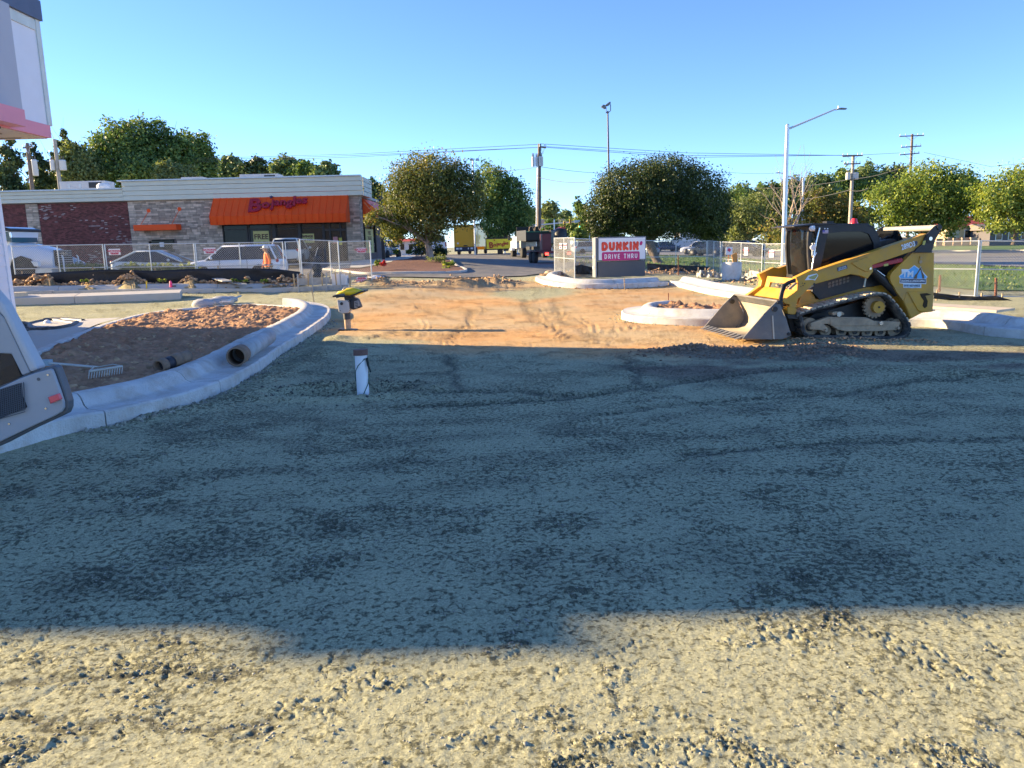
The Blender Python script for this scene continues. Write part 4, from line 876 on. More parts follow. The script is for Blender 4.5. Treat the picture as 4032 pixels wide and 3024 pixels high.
stick('steel_stake', 'rusty post in front of the right grass strip, next to the loader', (3699, 1150), (3702, 1088), .03, RUST)
stick('steel_stake', 'rusty post in front of the grass at the far right', (3920, 1165), (3922, 1100), .03, RUST)
st = stick('flag_stake', 'yellow and black marker stake on the raised walk', (577, 1152), (577, 1112), .02, mat('marker_yellow', (.7, .5, .05), .6)); 
p = G(676, 1152); cn = thing('marker_cone', 'small pink marker on the raised walk', 'marker', tuple(p)); MB().lathe((p[0], p[1], p[2]+.2), [(.05, 0), (.05, .16), (.035, .22), (.01, .24)], 10).build('cap', mat('neon_pink', (.9, .05, .2), .5), cn); MB().box((p[0]+.12, p[1], p[2]+.24), (.12, .06, .05)).build('clip', DARKF, cn)
def plank(label, px0, px1, w, th, m, dz=.1, cat='plank', name='loose_plank', Y1=None):
    a, b = G(*px0, dz), G(*px1, dz); d = Vector(b-a); o = thing(name, label, cat, tuple((a+b)/2)); R = d.to_track_quat('X', 'Z').to_matrix(); MB().box((a+b)/2, (d.length, w, th), rot=R).build('board', m, o); return o
plank('grey board lying on the spoil heap', (825, 1102), (962, 1119), .22, .04, WOODG, .34); plank('short pale board tilted on top of the spoil heap', (846, 1094), (894, 1107), .35, .04, WOODG, .46)
plank('dark board edge lying left of the spoil heaps', (70, 1135), (110, 1120), .2, .04, WOODG, .15); plank('stack of pale boards at the corner of the white building', (10, 1163), (105, 1158), .4, .14, WOODP, .28)
plank('long pale plywood strip in front of the right silt fence', (3610, 1200), (3960, 1222), .8, .05, WOODP, .3); plank('thin stick lying on the left spoil heap', (1020, 1112), (1110, 1122), .05, .04, WOODP, .25)
# sand bag, plastic wrapped stake and cart at the gate
p = G(1482, 1104); sbg = thing('sand_bag', 'white sand bag at the foot of the gate', 'sand bag', tuple(p)); MB().blob((p[0], p[1], p[2]+.1), (.42, .25, .13), 4, 10, 7, .12, True).build('sack', WHITE, sbg)
p = G(2165, 1092); sbg = thing('sand_bag', 'tan sand bag at the foot of the angled fence panel', 'sand bag', tuple(p)); MB().blob((p[0], p[1], p[2]+.16), (.3, .2, .16), 9, 10, 7, .15, True).build('sack', mat('tan_sack', (.6, .45, .28), .8), sbg)
p = G(1250, 1098); bg_ = thing('plastic_wrap', 'black plastic hanging on a leaning stick behind the gate', 'plastic sheet', tuple(p))
MB().tube([p+np.array([-.5, .3, .0]), p+np.array([.05, .3, 1.5])], .025, 6).build('stick', WOODG, bg_)
rings = []
for i in range(9):
    z = .05+i*.13; rr_ = .24-.012*i+.05*math.sin(i*2.1); rings.append([(p[0]-.02+rr_*math.cos(a)*(1+.25*math.sin(3*a+i)), p[1]+.2+rr_*.6*math.sin(a), p[2]+z) for a in np.linspace(0, 2*math.pi, 12, endpoint=False)])
MB().loft(rings, False).build('wrap', mat('shiny_black_plastic', (.03, .03, .03), .22, .4, 6, .03, 9), bg_)
p = G(1340, 1098); ct = thing('shopping_cart', 'wire cart parked behind the gate panels', 'cart', tuple(p)); Y_ = p[1]+1.2
def wt(px, py, d=0): return tuple(W(px, py, Y_+d))
tray = [wt(1302, 1032), wt(1378, 1026), wt(1370, 1056), wt(1312, 1060)]; MB().prism(tray, (0, 0, 0), (0, .45, 0)).build('basket', mat('smoky_plastic', (.30, .32, .33), .4, .1, alpha=.55), ct)
for x0, x1 in ((1312, 1298), (1322, 1308), (1340, 1330), (1347, 1338)): MB().cyl(wt(x0, 1060, .2), wt(x1, 1092, .2), .02, 6).build('leg', FTUBE, ct)
for x in (1300, 1334): MB().cyl(wt(x, 1094, .12), wt(x, 1094, .28), .07, 10).build('wheel', DARKF, ct)
MB().cyl(wt(1378, 1026, 0), wt(1390, 1022, .45), .018, 6).build('handle', DARKF, ct)
# ================================================================== COMPACT TRACK LOADER
CAT = mat('loader_yellow', (.60, .305, .022), .42, .12, 2, dirt=(.36, .24, .12, .6), dscale=3.5); BLK = mat('loader_black', (.014, .014, .016), .45, .25, 3, dirt=(.10, .08, .06, .35), dscale=4); RUB = mat('track_rubber', (.045, .044, .043), .85, .3, 5, .006, 60, dirt=(.34, .27, .19, .75), dscale=5)
DUST = mat('dusty_steel', (.48, .34, .21), .85, .25, 4, .004, 50, dirt=(.24, .18, .13, .6), dscale=6); BKT = mat('bucket_steel', (.15, .15, .148), .55, .2, 3, .003, 50, metal=.15, dirt=(.34, .28, .21, .6), dscale=2.2); REDC = mat('cylinder_red', (.42, .01, .03), .35, .08)
CHROME = mat('chrome_rod', (.7, .7, .7), .2, .05, metal=.9); CGLASS = glass('cab_glass', (.010, .011, .013), .05, .10); DKGL = mat('sunlit_tread_dust', (.60, .49, .34), .9, .2, 6, .01, 30)
LP = G(3355, 1338); YAW = math.radians(6); LF = np.array([-math.cos(YAW), -math.sin(YAW), 0]); LL = np.array([math.sin(YAW), -math.cos(YAW), 0])
ld = thing('track_loader', 'yellow and black compact track loader with a toothed steel bucket', 'track loader', tuple(LP))
def SL(px, py, l=0.):                               # picture point on the plane l metres towards the camera from the near track face
    d = ray(px, py); P0 = LP+LL*l; return EYE+d*(np.dot(P0-EYE, LL)/np.dot(d, LL))
def c7(x, y, l=0.): return SL(2700+x/2.011, 800+y/2.011, l)
def c2(x, y, l=0.): return SL(3050+x/5.53, 860+y/5.53, l)
def c3(x, y, l=0.): return SL(3350+x/5.53, 860+y/5.53, l)
def c4(x, y, l=0.): return SL(3100+x/3.687, 1120+y/3.687, l)
def c1(x, y, l=0.): return SL(2750+x/4.424, 1080+y/4.424, l)
def plate(name, pts, l0, l1, m, parent=ld, bevel=.008, f=c7):
    """outline read at depth l0, thickness to l1 (negative = away from the camera)"""
    return MB().prism([f(x, y, l0) for x, y in pts], (0, 0, 0), tuple(LL*(l1-l0))).build(name, m, parent, bevel=bevel)
def disc(mb, c, r, l0, l1, n=20, r2=None): return mb.cyl(c+LL*l0, c+LL*l1, r, n, r2)
def prad(f, cx, cy, rr, l): return float(np.linalg.norm(f(cx+rr, cy, l)-f(cx, cy, l)))
WID = -1.85                                         # far face of the far track
# --- tracks
outl = [(130,432),(420,330),(760,240),(1050,165),(1310,108),(1420,118),(1500,165),(1580,255),(1700,410),(1795,560),(1812,640),(1785,725),(1720,790),(1620,815),(1200,808),(700,798),(330,790),(255,755),(210,690),(195,600),(205,520)]
TP = np.array([c4(x, y) for x, y in outl]); TC = TP.mean(0)
def loop(pts, n):
    P = np.vstack([pts, pts[:1]]); L = np.concatenate([[0], np.cumsum(np.linalg.norm(np.diff(P, axis=0), axis=1))]); s = np.linspace(0, L[-1], n, endpoint=False)
    return np.stack([np.interp(s, L, P[:, i]) for i in range(3)], 1)
LPn = loop(TP, 96); 
for _ in range(2): LPn = (np.roll(LPn, 1, 0)+2*LPn+np.roll(LPn, -1, 0))/4
tg = np.roll(LPn, -1, 0)-np.roll(LPn, 1, 0); tg /= np.linalg.norm(tg, axis=1)[:, None]; nin = np.cross(tg, LL); 
if np.dot(nin[0], TC-LPn[0]) < 0: nin = -nin
for side, (la, lb) in enumerate(((0., -.42), (WID+.42, WID))):
    base = LL*la; wv = LL*(lb-la)
    tr = bpy.data.objects.new('track', None); COL.objects.link(tr); tr.parent = ld; tr.location = (0, 0, 0)
    if side: tr['label'] = 'far rubber track'
    rings = [[p+n_*.018+base, p+n_*.018+base+wv, p+n_*.062+base+wv, p+n_*.062+base] for p, n_ in zip(LPn, nin)]; rings.append(rings[0])
    MB().loft(rings, True, False).build('belt', RUB, tr)
    LG = loop(TP, 46)
    for _ in range(1): LG = (np.roll(LG, 1, 0)+6*LG+np.roll(LG, -1, 0))/8
    tq = np.roll(LG, -1, 0)-np.roll(LG, 1, 0); tq /= np.linalg.norm(tq, axis=1)[:, None]
    for i in range(46):
        nn = np.cross(tq[i], LL); nn = nn if np.dot(nn, TC-LG[i]) > 0 else -nn; hv = tq[i]*.046; st = .04*(-1)**i
        for a, b, sh in ((.0, .47, .0), (.53, 1., .03)):
            q = LG[i]+base+tq[i]*sh; mb = MB(); top = [q-hv*.8+wv*a, q+hv*.8+wv*a, q+hv*.8+wv*b, q-hv*.8+wv*b]; bt = [q-hv+wv*a+nn*.03, q+hv+wv*a+nn*.03, q+hv+wv*b+nn*.03, q-hv+wv*b+nn*.03]
            mb.add(top+bt, [(0, 1, 2, 3), (7, 6, 5, 4), (0, 4, 5, 1), (1, 5, 6, 2), (2, 6, 7, 3), (3, 7, 4, 0)]); mb.build('tread_lug', DKGL if nn[2] < -.4 else RUB, tr)  # upward lugs paler: dust and sunlight both put into their colour
    if side == 0:
        fr = plate('track_frame', [(320,610),(345,560),(600,470),(1150,480),(1270,530),(1645,540),(1630,600),(1590,665),(1430,672),(1300,682),(860,682),(740,660),(610,575),(535,578),(590,630),(602,680),(560,705),(480,662),(330,655)], -.07, -.17, DUST, ld, .012, c4)
        plate('rail_plate', [(620,490),(1150,492),(1260,540),(1400,560),(1400,600),(640,600)], -.055, -.071, DUST, fr, .006, c4)
        plate('slide_block', [(655,410),(690,395),(790,395),(830,415),(825,445),(660,450)], -.04, -.2, DUST, fr, .01, c4)
        for x, y, r_ in ((740,430,34),(1352,560,28),(348,600,20),(1605,630,20),(560,668,22)): c = c4(x, y, -.05); disc(MB(), c, prad(c4, x, y, r_, -.05), .0, .035, 14).build('pivot', CHROME if r_ > 26 else DUST, fr)
        for x, y, r_, nm in ((320,620,128,'idler'),(1590,640,132,'idler'),(555,672,78,'roller'),(785,680,78,'roller'),(975,688,78,'roller'),(1160,690,78,'roller'),(1350,690,78,'roller')):
            c = c4(x, y, -.2); r = prad(c4, x, y, r_, -.2); o = MB(); disc(o, c, r, 0, -.06, 26); disc(o, c, r*.82, -.06, -.16, 22); disc(o, c, r, -.16, -.22, 26); w_ = o.build(nm, DUST, ld); disc(MB(), c, r*.42, .0, .03, 14).build('hub', RUB, w_)
        c = c4(1275, 320, -.2); r = prad(c4, 1275, 320, 140, -.2); sp = MB(); disc(sp, c, r, 0, -.08, 30)
        for i in range(18):
            a = 2*math.pi*i/18; q = c+(-LF*math.cos(a)+np.array([0, 0, 1])*math.sin(a))*r*1.04; disc(sp, q, .026, -.005, -.075, 6)
        spo = sp.build('sprocket', DUST, ld); c5 = c4(1332, 330, -.1); disc(MB(), c5, prad(c4, 1332, 330, 82, -.1), 0, -.2, 22).build('drive_hub', CAT, spo, bevel=.01); disc(MB(), c5, .02, .0, .012, 8).build('hub_bolt', BLK, spo)
    else:
        MB().prism([c4(x, y, -.1)+LL*(WID+.35) for x, y in ((320,600),(600,470),(1645,540),(1590,665),(480,662))], (0, 0, 0), tuple(LL*-.1)).build('track_frame', DUST, ld)
# --- chassis
plate('chassis', [(20,330),(160,285),(1060,35),(1250,35),(1310,2),(1440,-10),(1580,95),(1790,500),(1700,560),(1500,430),(1380,150),(1300,118),(300,400),(130,470),(60,520)], -.44, WID+.44, CAT, f=c4)
plate('belly_backing', [(230,520),(400,425),(1250,195),(1400,185),(1560,330),(1745,620),(1700,740),(300,740)], -.45, WID+.46, BLK, f=c4)  # black backing, enlarged to stand in for shade behind the rollers
plate('step', [(1545,570),(1600,565),(1700,585),(1715,620),(1690,700),(1560,690)], -.05, -.4, CAT, f=c1)
plate('step_grip', [(1545,700),(1690,705),(1780,735),(1770,790),(1560,770)], -.03, -.42, BLK, f=c1)
# engine side and lower cab (black)
plate('side_cover', [(1020,640),(1300,560),(1500,520),(1600,640),(1480,660),(1420,668),(1060,765),(1000,700)], -.40, WID+.40, BLK)
for i in range(6):
    for j in range(2):
        x, y = 1130+i*29, 630-i*8.5-j*-24; plate('vent_slot', [(x, y), (x+20, y-6), (x+18, y+13), (x-2, y+18)], -.392, -.402, mat('vent_slot', (.16, .15, .13), .8), bpy.data.objects['side_cover'], 0)
plate('rear_body', [(1490,430),(1600,360),(1900,300),(1960,400),(1960,700),(1720,760),(1560,620)], -.45, WID+.45, BLK)
plate('lower_frame_wedge', [(880,830),(920,700),(1000,690),(1040,780),(900,850)], -.45, WID+.45, CAT)
# --- rear side panels carrying the company decal
sp_pts = [c3(x, y, -.10) for x, y in ((1345,745),(1815,745),(1800,1590))]+[c4(x, y, -.10) for x, y in ((2125,105),(2110,395),(1960,410),(1790,500),(1680,235),(1580,95))]+[c3(x, y, -.10) for x, y in ((950,1510),(885,1400),(860,1320),(862,1240),(895,1175))]
sp = MB().prism(sp_pts, (0, 0, 0), tuple(LL*-.12)).build('side_panel', CAT, ld, bevel=.012)
MB().prism([p+LL*(WID+.32) for p in sp_pts], (0, 0, 0), tuple(LL*-.12)).build('side_panel', CAT, ld, bevel=.012)
plate('counterweight', [(1745,105),(2122,108),(2106,392),(1955,402),(1900,380)], -.07, -.1, CAT, sp, .012, c4)
plate('tie_down_slot', [(1925,135),(2030,125),(2095,150),(2005,165),(2040,240),(2030,320),(1995,345),(1965,310),(1985,240),(1945,180)], -.064, -.072, mat('slot_shadow', (.05, .03, .01), .9), sp, 0, c4)
plate('latch', [(1500,830),(1530,815),(1565,840),(1560,960),(1530,985),(1495,960)], -.085, -.10, CAT, sp, .006, c3)
for x, y in ((1530,860),(1525,945)): disc(MB(), c3(x, y, -.08), .014 if y < 900 else .03, 0, -.01, 10).build('latch_bolt', DUST, sp)
MB().box(c4(2120, 375, -.1), (.05, .05, .02)).build('tow_hook', DUST, sp)
plate('rear_bumper', [(1690,240),(1740,110),(1760,105),(1920,395),(1800,490)], -.09, WID+.09, CAT, ld, .01, c4)
plate('rear_door', [(2090,110),(2128,110),(2112,390),(2080,395)], -.25, WID+.25, BLK, ld, .01, c4)
# decal
DB = mat('decal_blue', (.10, .42, .78), .4, .1, 20); DW = mat('decal_white', (.80, .82, .84), .4); DN = mat('decal_navy', (.02, .04, .10), .4); DG = mat('decal_pale_blue', (.45, .60, .70), .4, .25, 25)
def dec(nm, pts, lift, m, par=sp): return plate(nm, pts, -.10+.004*lift, -.10+.004*lift-.003, m, par, 0, c3)
dec('decal', [(1385,1018),(1490,1095),(1525,1040),(1560,1150),(1672,1275),(1645,1300),(1640,1430),(1535,1425),(1535,1515),(1145,1510),(1140,1420),(1062,1410),(1070,1310),(1045,1260),(1110,1200),(1105,1105),(1270,1105)], 1, DW)
dec('decal_field', [(1385,1035),(1485,1110),(1545,1170),(1655,1278),(1625,1310),(1095,1300),(1065,1262),(1290,1110)], 2, DB)
dec('decal_band', [(1090,1312),(1635,1320),(1630,1412),(1078,1395)], 3, DN); dec('decal_foot', [(1155,1425),(1525,1430),(1520,1500),(1335,1520),(1155,1500)], 2, DG)
dec('digger_symbol', [(1365,1310),(1400,1230),(1440,1195),(1505,1085),(1530,1055),(1550,1150),(1600,1240),(1600,1310),(1560,1310),(1525,1120),(1505,1130),(1450,1230),(1440,1310)], 3, mat('decal_brown', (.14, .09, .05), .5))
def decal_text(t, x, y, hpx, wpx, m, par, lift, slope=0., f=c3, l=-.10, bold=.02):
    c = f(x, y, l+.004*lift); xd = f(x+10, y-10*slope, l)-f(x, y, l); yd = f(x, y-10, l)-f(x, y, l); u = np.linalg.norm(f(x+100, y, l)-f(x, y, l))/100
    me = text_poly(t, 1., Matrix.Identity(4), extrude=.001, offset=bold); co = np.array([v.co for v in me.vertices]); w_, h_ = np.ptp(co[:, 0]), np.ptp(co[:, 1]); 
    me.transform(Matrix.Translation(-LPv) @ frame_of(c, xd, yd) @ Matrix.Diagonal((wpx*u/w_, hpx*u/h_, 1, 1)) @ Matrix.Translation((-(co[:, 0].max()+co[:, 0].min())/2, -(co[:, 1].max()+co[:, 1].min())/2, 0)))
    me.materials.clear(); me.materials.append(m); link('lettering', me, par)
LPv = Vector(LP)
decal_text('TM', 1240, 1210, 130, 240, DW, sp, 3.6, .02, bold=.035); decal_text('GRADING & LANDSCAPING', 1355, 1360, 46, 520, DW, sp, 4, -.005); decal_text('919-427-0452', 1335, 1465, 40, 340, DN, sp, 3)
# --- lift arms
arm = [(1905,243),(1440,402),(1045,533),(1000,526),(872,588),(895,640),(885,690),(770,770),(790,798),(820,800),(830,880),(800,905),(850,905),(890,760),(1000,650),(1025,640),(1310,562),(1385,575),(1440,598),(1485,540),(1478,490),(1820,372),(1880,335)]
armo = plate('lift_arm', arm, -.06, -.20, CAT)
MB().prism([c7(x, y, -.06)+LL*(WID+.26) for x, y in arm], (0, 0, 0), tuple(LL*-.14)).build('lift_arm', CAT, ld, bevel=.008)
plate('arm_flange', [(1905,240),(1440,399),(1045,530),(1040,538),(1440,408),(1905,250)], -.035, -.22, CAT, armo, .003)
plate('pivot_boss', [(15,970),(390,838),(450,1000),(462,1100),(400,1158),(330,1160),(150,1070)], -.04, -.062, CAT, armo, .006, c3)
disc(MB(), c3(415, 1090, -.04), .022, .03, -.02, 12).build('pivot_pin', CHROME, armo)
plate('model_plate', [(1360,1075),(1570,1010),(1590,1085),(1380,1155)], -.052, -.061, DN, armo, 0, c2); decal_text('TEXT DRIVER', 1475, 1065, 22, 170, DW, armo, 3, .30, c2, -.06); decal_text('MACHINE INFO', 1480, 1100, 22, 180, DW, armo, 3, .30, c2, -.06)
decal_text('289D3', 1250, 590, 115, 300, DW, armo, 3, .30, c3, -.06, .03)
dec2 = plate('badge', [(1395,500),(1440,488),(1458,520),(1440,580),(1405,600)], -.055, -.061, DN, armo, 0, c3)
plate('state_decal', [(660,1345),(740,1240),(920,1200),(950,1245),(880,1350),(820,1335)], -.054, -.061, DW, armo, 0, c2); plate('state_decal', [(740,1280),(920,1215),(935,1245),(870,1330),(760,1310)], -.05, -.0545, mat('decal_gold', (.4, .36, .12), .5), armo, 0, c2)
for x, y, r_ in ((865,1430,.02),(655,1418,.012),(620,1462,.012),(605,1410,.009),(573,1487,.009)): disc(MB(), c2(x, y, -.055), r_, .0, -.012, 8).build('bolt_hole', BLK, armo)
xm0, xm1 = c7(800, 700, -.2), c7(800, 700, -.06)+LL*(WID+.26)
# torque plate between the arms at the front, with a window cut out (four bars)
fr0, fr1, fr2, fr3 = c7(905, 600, -.2), c7(880, 690, -.2), c7(775, 775, -.2), c7(800, 800, -.2); far = LL*(WID+.40+.06)
def band(p, q, nm, th=.04): return MB().prism([p, q, q+far, p+far], (0, 0, 0), tuple(LF*-th)).build(nm, CAT, ld, bevel=.006)
band(fr0, c7(893, 648, -.2), 'torque_plate'); band(fr1, fr2+(fr1-fr2)*.1, 'torque_plate'); 
for s in (.0, .86): MB().prism([fr0+far*s, fr1+far*s, fr1+far*(s+.14), fr0+far*(s+.14)], (0, 0, 0), tuple(LF*-.04)).build('torque_post', CAT, ld)
MB().tube([c7(850, 760, -.2), c7(850, 760, -.2)+far], .06, 10).build('cross_tube', CAT, ld)
# rear links + cross tube
lk = [(1935,118),(1975,150),(1988,190),(1965,265),(1840,480),(1800,640),(1752,742),(1380,742),(1432,660),(1560,560),(1640,372),(1830,172)]
lko = plate('rear_link', lk, -.02, -.06, BLK, f=c3); MB().prism([c3(x, y, -.02)+LL*(WID+.1) for x, y in lk], (0, 0, 0), tuple(LL*-.05)).build('rear_link', BLK, ld)
disc(MB(), c3(1735, 440, -.02), .085, .01, -.02, 22).build('link_boss', BLK, lko, bevel=.004); disc(MB(), c3(1735, 440, -.0), .035, .01, -.02, 12).build('link_pin', CHROME, lko); plate('caution_label', [(1580,490),(1640,480),(1610,580),(1565,575)], -.012, -.021, mat('caution_yellow', (.55, .5, .12), .6), lko, 0, c3)
q0 = c3(1925, 205, -.05); MB().tube([q0, q0+LL*(WID+.12)], .055, 14).build('cross_tube', mat('dusty_tube', (.36, .33, .28), .7, .15), ld)
disc(MB(), c3(1940, 195, -.0), .045, .0, -.05, 16).build('tube_end', BLK, lko)
# lift cylinder guard (red) and lift cylinder
ro = plate('cylinder_guard', [(455,1005),(1110,858),(1140,905),(1135,950),(470,1092)], -.12, -.24, REDC, f=c3); plate('guard_label', [(715,1000),(815,980),(820,1030),(725,1045)], -.112, -.121, mat('caution_yellow', (.55, .5, .12), .6), ro, 0, c3); plate('guard_rib', [(455,1022),(1115,875),(1118,888),(457,1036)], -.11, -.121, REDC, ro, 0, c3)
MB().tube([c3(430, 1080, -.22), c3(1000, 1640, -.22)], .075, 14).build('lift_cylinder', BLK, ld); MB().tube([c3(570, 1130, -.14), c3(740, 1255, -.14)], .012, 6).build('hose_clip', CHROME, ld)
MB().tube([c3(352, 1165, -.1), c3(300, 1440, -.1), c3(290, 1490, -.1)], [.016, .016, .022], 8).build('tie_strap', mat('webbing', (.55, .5, .36), .8), ld)
# --- cab
cab_s = [(1008,190),(1180,178),(1440,175),(1490,192),(1525,250),(1548,345),(1556,460),(1500,560),(1300,600),(1060,680),(995,640),(1000,520),(1030,400),(1045,300)]
l0, l1 = -.46, -1.40
MB().prism([c7(x, y, l0) for x, y in ((1008,176),(1180,162),(1440,160),(1492,185),(1528,250),(1550,340),(1535,340),(1512,255),(1480,200),(1440,182),(1008,196))], (0, 0, 0), tuple(LL*(l1-l0))).build('cab_roof', BLK, ld, bevel=.015)
roof = plate('roof_visor', [(855,182),(1015,160),(1190,157),(1190,170),(1010,176),(857,192)], l0+.02, l1-.02, BLK)
cabf = MB()                                         # near side wall as a frame round the window
ring_o = [c7(x, y, l0) for x, y in cab_s]; win = [(1060,215),(1250,205),(1415,203),(1465,225),(1500,300),(1515,400),(1470,520),(1290,560),(1080,640),(1040,600),(1040,480),(1075,370)]
win_s = [(1125,238),(1250,225),(1400,225),(1452,245),(1485,310),(1495,380),(1450,470),(1290,520),(1080,545),(1062,530),(1085,430),(1105,330)]
n_ = len(win_s); oo = [(1010,190),(1250,178),(1440,176),(1500,210),(1530,270),(1548,360),(1540,520),(1310,600),(1060,690),(1000,640),(1012,480),(1048,300)]
A0 = [c7(x, y, l0) for x, y in oo]; I0 = [c7(x, y, l0) for x, y in win_s]; th = LL*-.05
V = A0+I0+[p+th for p in A0]+[p+th for p in I0]; Fc = []
for i in range(12):
    j = (i+1) % 12; Fc += [(i, j, 12+j, 12+i), (24+i, 36+i, 36+j, 24+j), (i, 24+i, 24+j, j), (12+i, 12+j, 36+j, 36+i)]
cabf.add(V, Fc); cw = cabf.build('cab_side', BLK, ld); Vf = [p+LL*(l1-l0+.05) for p in V]; cabf2 = MB(); cabf2.add(Vf, Fc); cabf2.build('cab_side', BLK, ld)
MB().prism([p+th*.5 for p in I0], (0, 0, 0), tuple(LL*-.008)).build('window', CGLASS, cw)
gm = MB(); P0 = c7(1062, 545, l0)+LL*-.09                          # mesh guard inside the window
for t in np.linspace(0, 1, 22): gm.tube([c7(1070+t*420, 235, l0)+LL*-.1, c7(1062+t*400, 560-t*80, l0)+LL*-.1], .004, 3, False)
for t in np.linspace(0, 1, 17): gm.tube([c7(1075, 232+t*320, l0)+LL*-.103, c7(1490, 228+t*240, l0)+LL*-.103], .004, 3, False)
gm.build('guard_mesh', BLK, cw, fix=False)
MB().prism([c7(x, y, l1+.06) for x, y in ((1490,220),(1545,330),(1540,520),(1480,560))], (0, 0, 0), tuple(LL*(l0-l1-.12))).build('rear_glass', CGLASS, ld)
MB().prism([c7(x, y, l0-.1) for x, y in ((1230,430),(1330,400),(1345,600),(1230,620))], (0, 0, 0), tuple(LL*-.55)).build('seat', mat('seat_vinyl', (.05, .05, .055), .6), ld, bevel=.03)
MB().prism([c7(x, y, l0-.25) for x, y in ((1215,330),(1260,320),(1340,470),(1290,480))], (0, 0, 0), tuple(LL*-.45)).build('seat_back', mat('seat_vinyl', (.05, .05, .055), .6), ld, bevel=.03)
# front door: frame + curved glass
d_top, d_bot, d_mid = c7(985, 195, l0), c7(995, 560, l0), c7(1000, 400, l0); dl = LL*(l1-l0)
rows = [c7(x, y, l0) for x, y in ((985,200),(978,260),(975,340),(978,430),(985,520),(992,590))]
rings = [[p+dl*.06-LF*0, p+dl*.3+LF*.035, p+dl*.5+LF*.045, p+dl*.7+LF*.035, p+dl*.94] for p in rows]
rings2 = [r+[q-LF*.012 for q in reversed(r)] for r in rings]; dg = MB(); dg.loft(rings2, True); do = dg.build('front_door', CGLASS, ld)
for a_, b_ in ((.0, .06), (.94, 1.0)):
    MB().loft([[p+dl*a_+LF*.02, p+dl*b_+LF*.02, p+dl*b_-LF*.05, p+dl*a_-LF*.05] for p in rows], False).build('door_frame', BLK, do)
for p in (rows[0], rows[-1]): MB().box(p+dl*.5, (.07, float(np.linalg.norm(dl)), .07), YAW).build('door_frame', BLK, do)
MB().tube([c7(x, y, l0+.03) for x, y in ((1060,195),(1035,300),(1015,420),(1000,520))], .018, 8).build('grab_rail', CHROME, ld); MB().tube([c7(x, y, l0+.04) for x, y in ((1035,390),(1010,440),(1000,535))], .014, 8).build('grab_rail', CHROME, ld)
MB().tube([c7(x, y, l1-.05) for x, y in ((862,345),(838,400),(822,470),(830,500),(842,505))], .015, 6).build('mirror_bar', BLK, ld)
plate('mirror', [(840,385),(865,375),(868,420),(860,470),(845,500),(835,470)], l1-.02, l1-.06, BLK, ld, .01)
for x, y in ((1000,200),(868,212)): q = c7(x, y, l0+.03 if x > 900 else l1-.05); MB().lathe(q, [(.02, -.05), (.05, -.03), (.055, .04), (.03, .05)], 12, 'X').build('work_light', mat('lamp_lens', (.75, .75, .75), .2), ld)
disc(MB(), c2(815, 630, l0), .05, .05, -.02, 14).build('side_light', mat('lamp_lens', (.75, .75, .75), .2), ld)
q = c2(1728, 108, -.9); MB().lathe((q[0], q[1], q[2]-.02), [(.075, 0), (.075, .03), (.06, .05), (.05, .1), (.03, .115)], 14).build('beacon', mat('beacon_red', (.75, .04, .06), .25), ld)
MB().box(c2(1165, 88, -.9), (.13, .2, .05)).build('roof_box', BLK, ld)
fo = plate('flag_decal', [(1045,258),(1172,250),(1172,322),(1045,328)], l0+.006, l0-.002, mat('flag_pink', (.55, .45, .52), .5), cw, 0, c2); plate('flag_field', [(1045,258),(1098,255),(1098,290),(1045,292)], l0+.010, l0+.0061, mat('flag_blue', (.12, .1, .4), .5), cw, 0, c2)
for i, y in enumerate((300, 312)): plate('flag_stripe', [(1046,y),(1171,y-5),(1171,y),(1046,y+5)], l0+.009, l0+.0061, mat('flag_stripe', (.35, .2, .3), .5), cw, 0, c2)
for x in (1092, 1152): disc(MB(), c2(x, 222, l0), .013, .006, -.004, 10).build('round_sticker', DW, cw)
# engine-bay hoses behind the cab and quick-hitch hoses at the front
for k in range(5): MB().tube([c3(630+k*25, 500, -.75-.1*k), c3(800+k*35, 395+k*8, -.75-.1*k), c3(960+k*22, 400, -.75-.1*k), c3(1060+k*8, 480+k*14, -.75-.1*k)], .02, 6).build('hose', BLK, ld)
MB().tube([c3(620, 455, -1.1), c3(850, 355, -1.1), c3(1000, 345, -1.1)], .025, 8).build('handrail', mat('dusty_tube', (.36, .33, .28), .7, .15), ld)
plate('engine_hood', [(640,500),(900,440),(1120,500),(1300,420),(1320,700),(660,640)], -.55, WID+.55, BLK, f=c3)
for pts, r_ in ((((1690,90),(1560,140),(1480,190),(1445,300),(1420,420),(1430,560)), .026), (((1690,120),(1600,150),(1520,200),(1470,330),(1450,460),(1460,600)), .02), (((1400,540),(1430,640),(1470,700)), .016)): MB().tube([c1(x, y, -.03) for x, y in pts], r_, 8).build('hydraulic_hose', BLK if r_ > .018 else CHROME, ld)
MB().tube([c1(1570, 260, -.1), c1(1700, 150, -.1)], .03, 8).build('hose_block', DUST, ld); MB().tube([c1(1580, 200, -.08), c1(1590, 120, -.08)], .012, 6).build('hose_fitting', CHROME, ld)
plate('tilt_link', [(1460,440),(1500,410),(1610,440),(1570,470),(1500,505)], -.02, -.1, CAT, ld, .006, c1)
MB().tube([c1(1840, 270, -.1), c1(1990, 190, -.1)], .03, 8).build('hose_guide', DUST, ld)
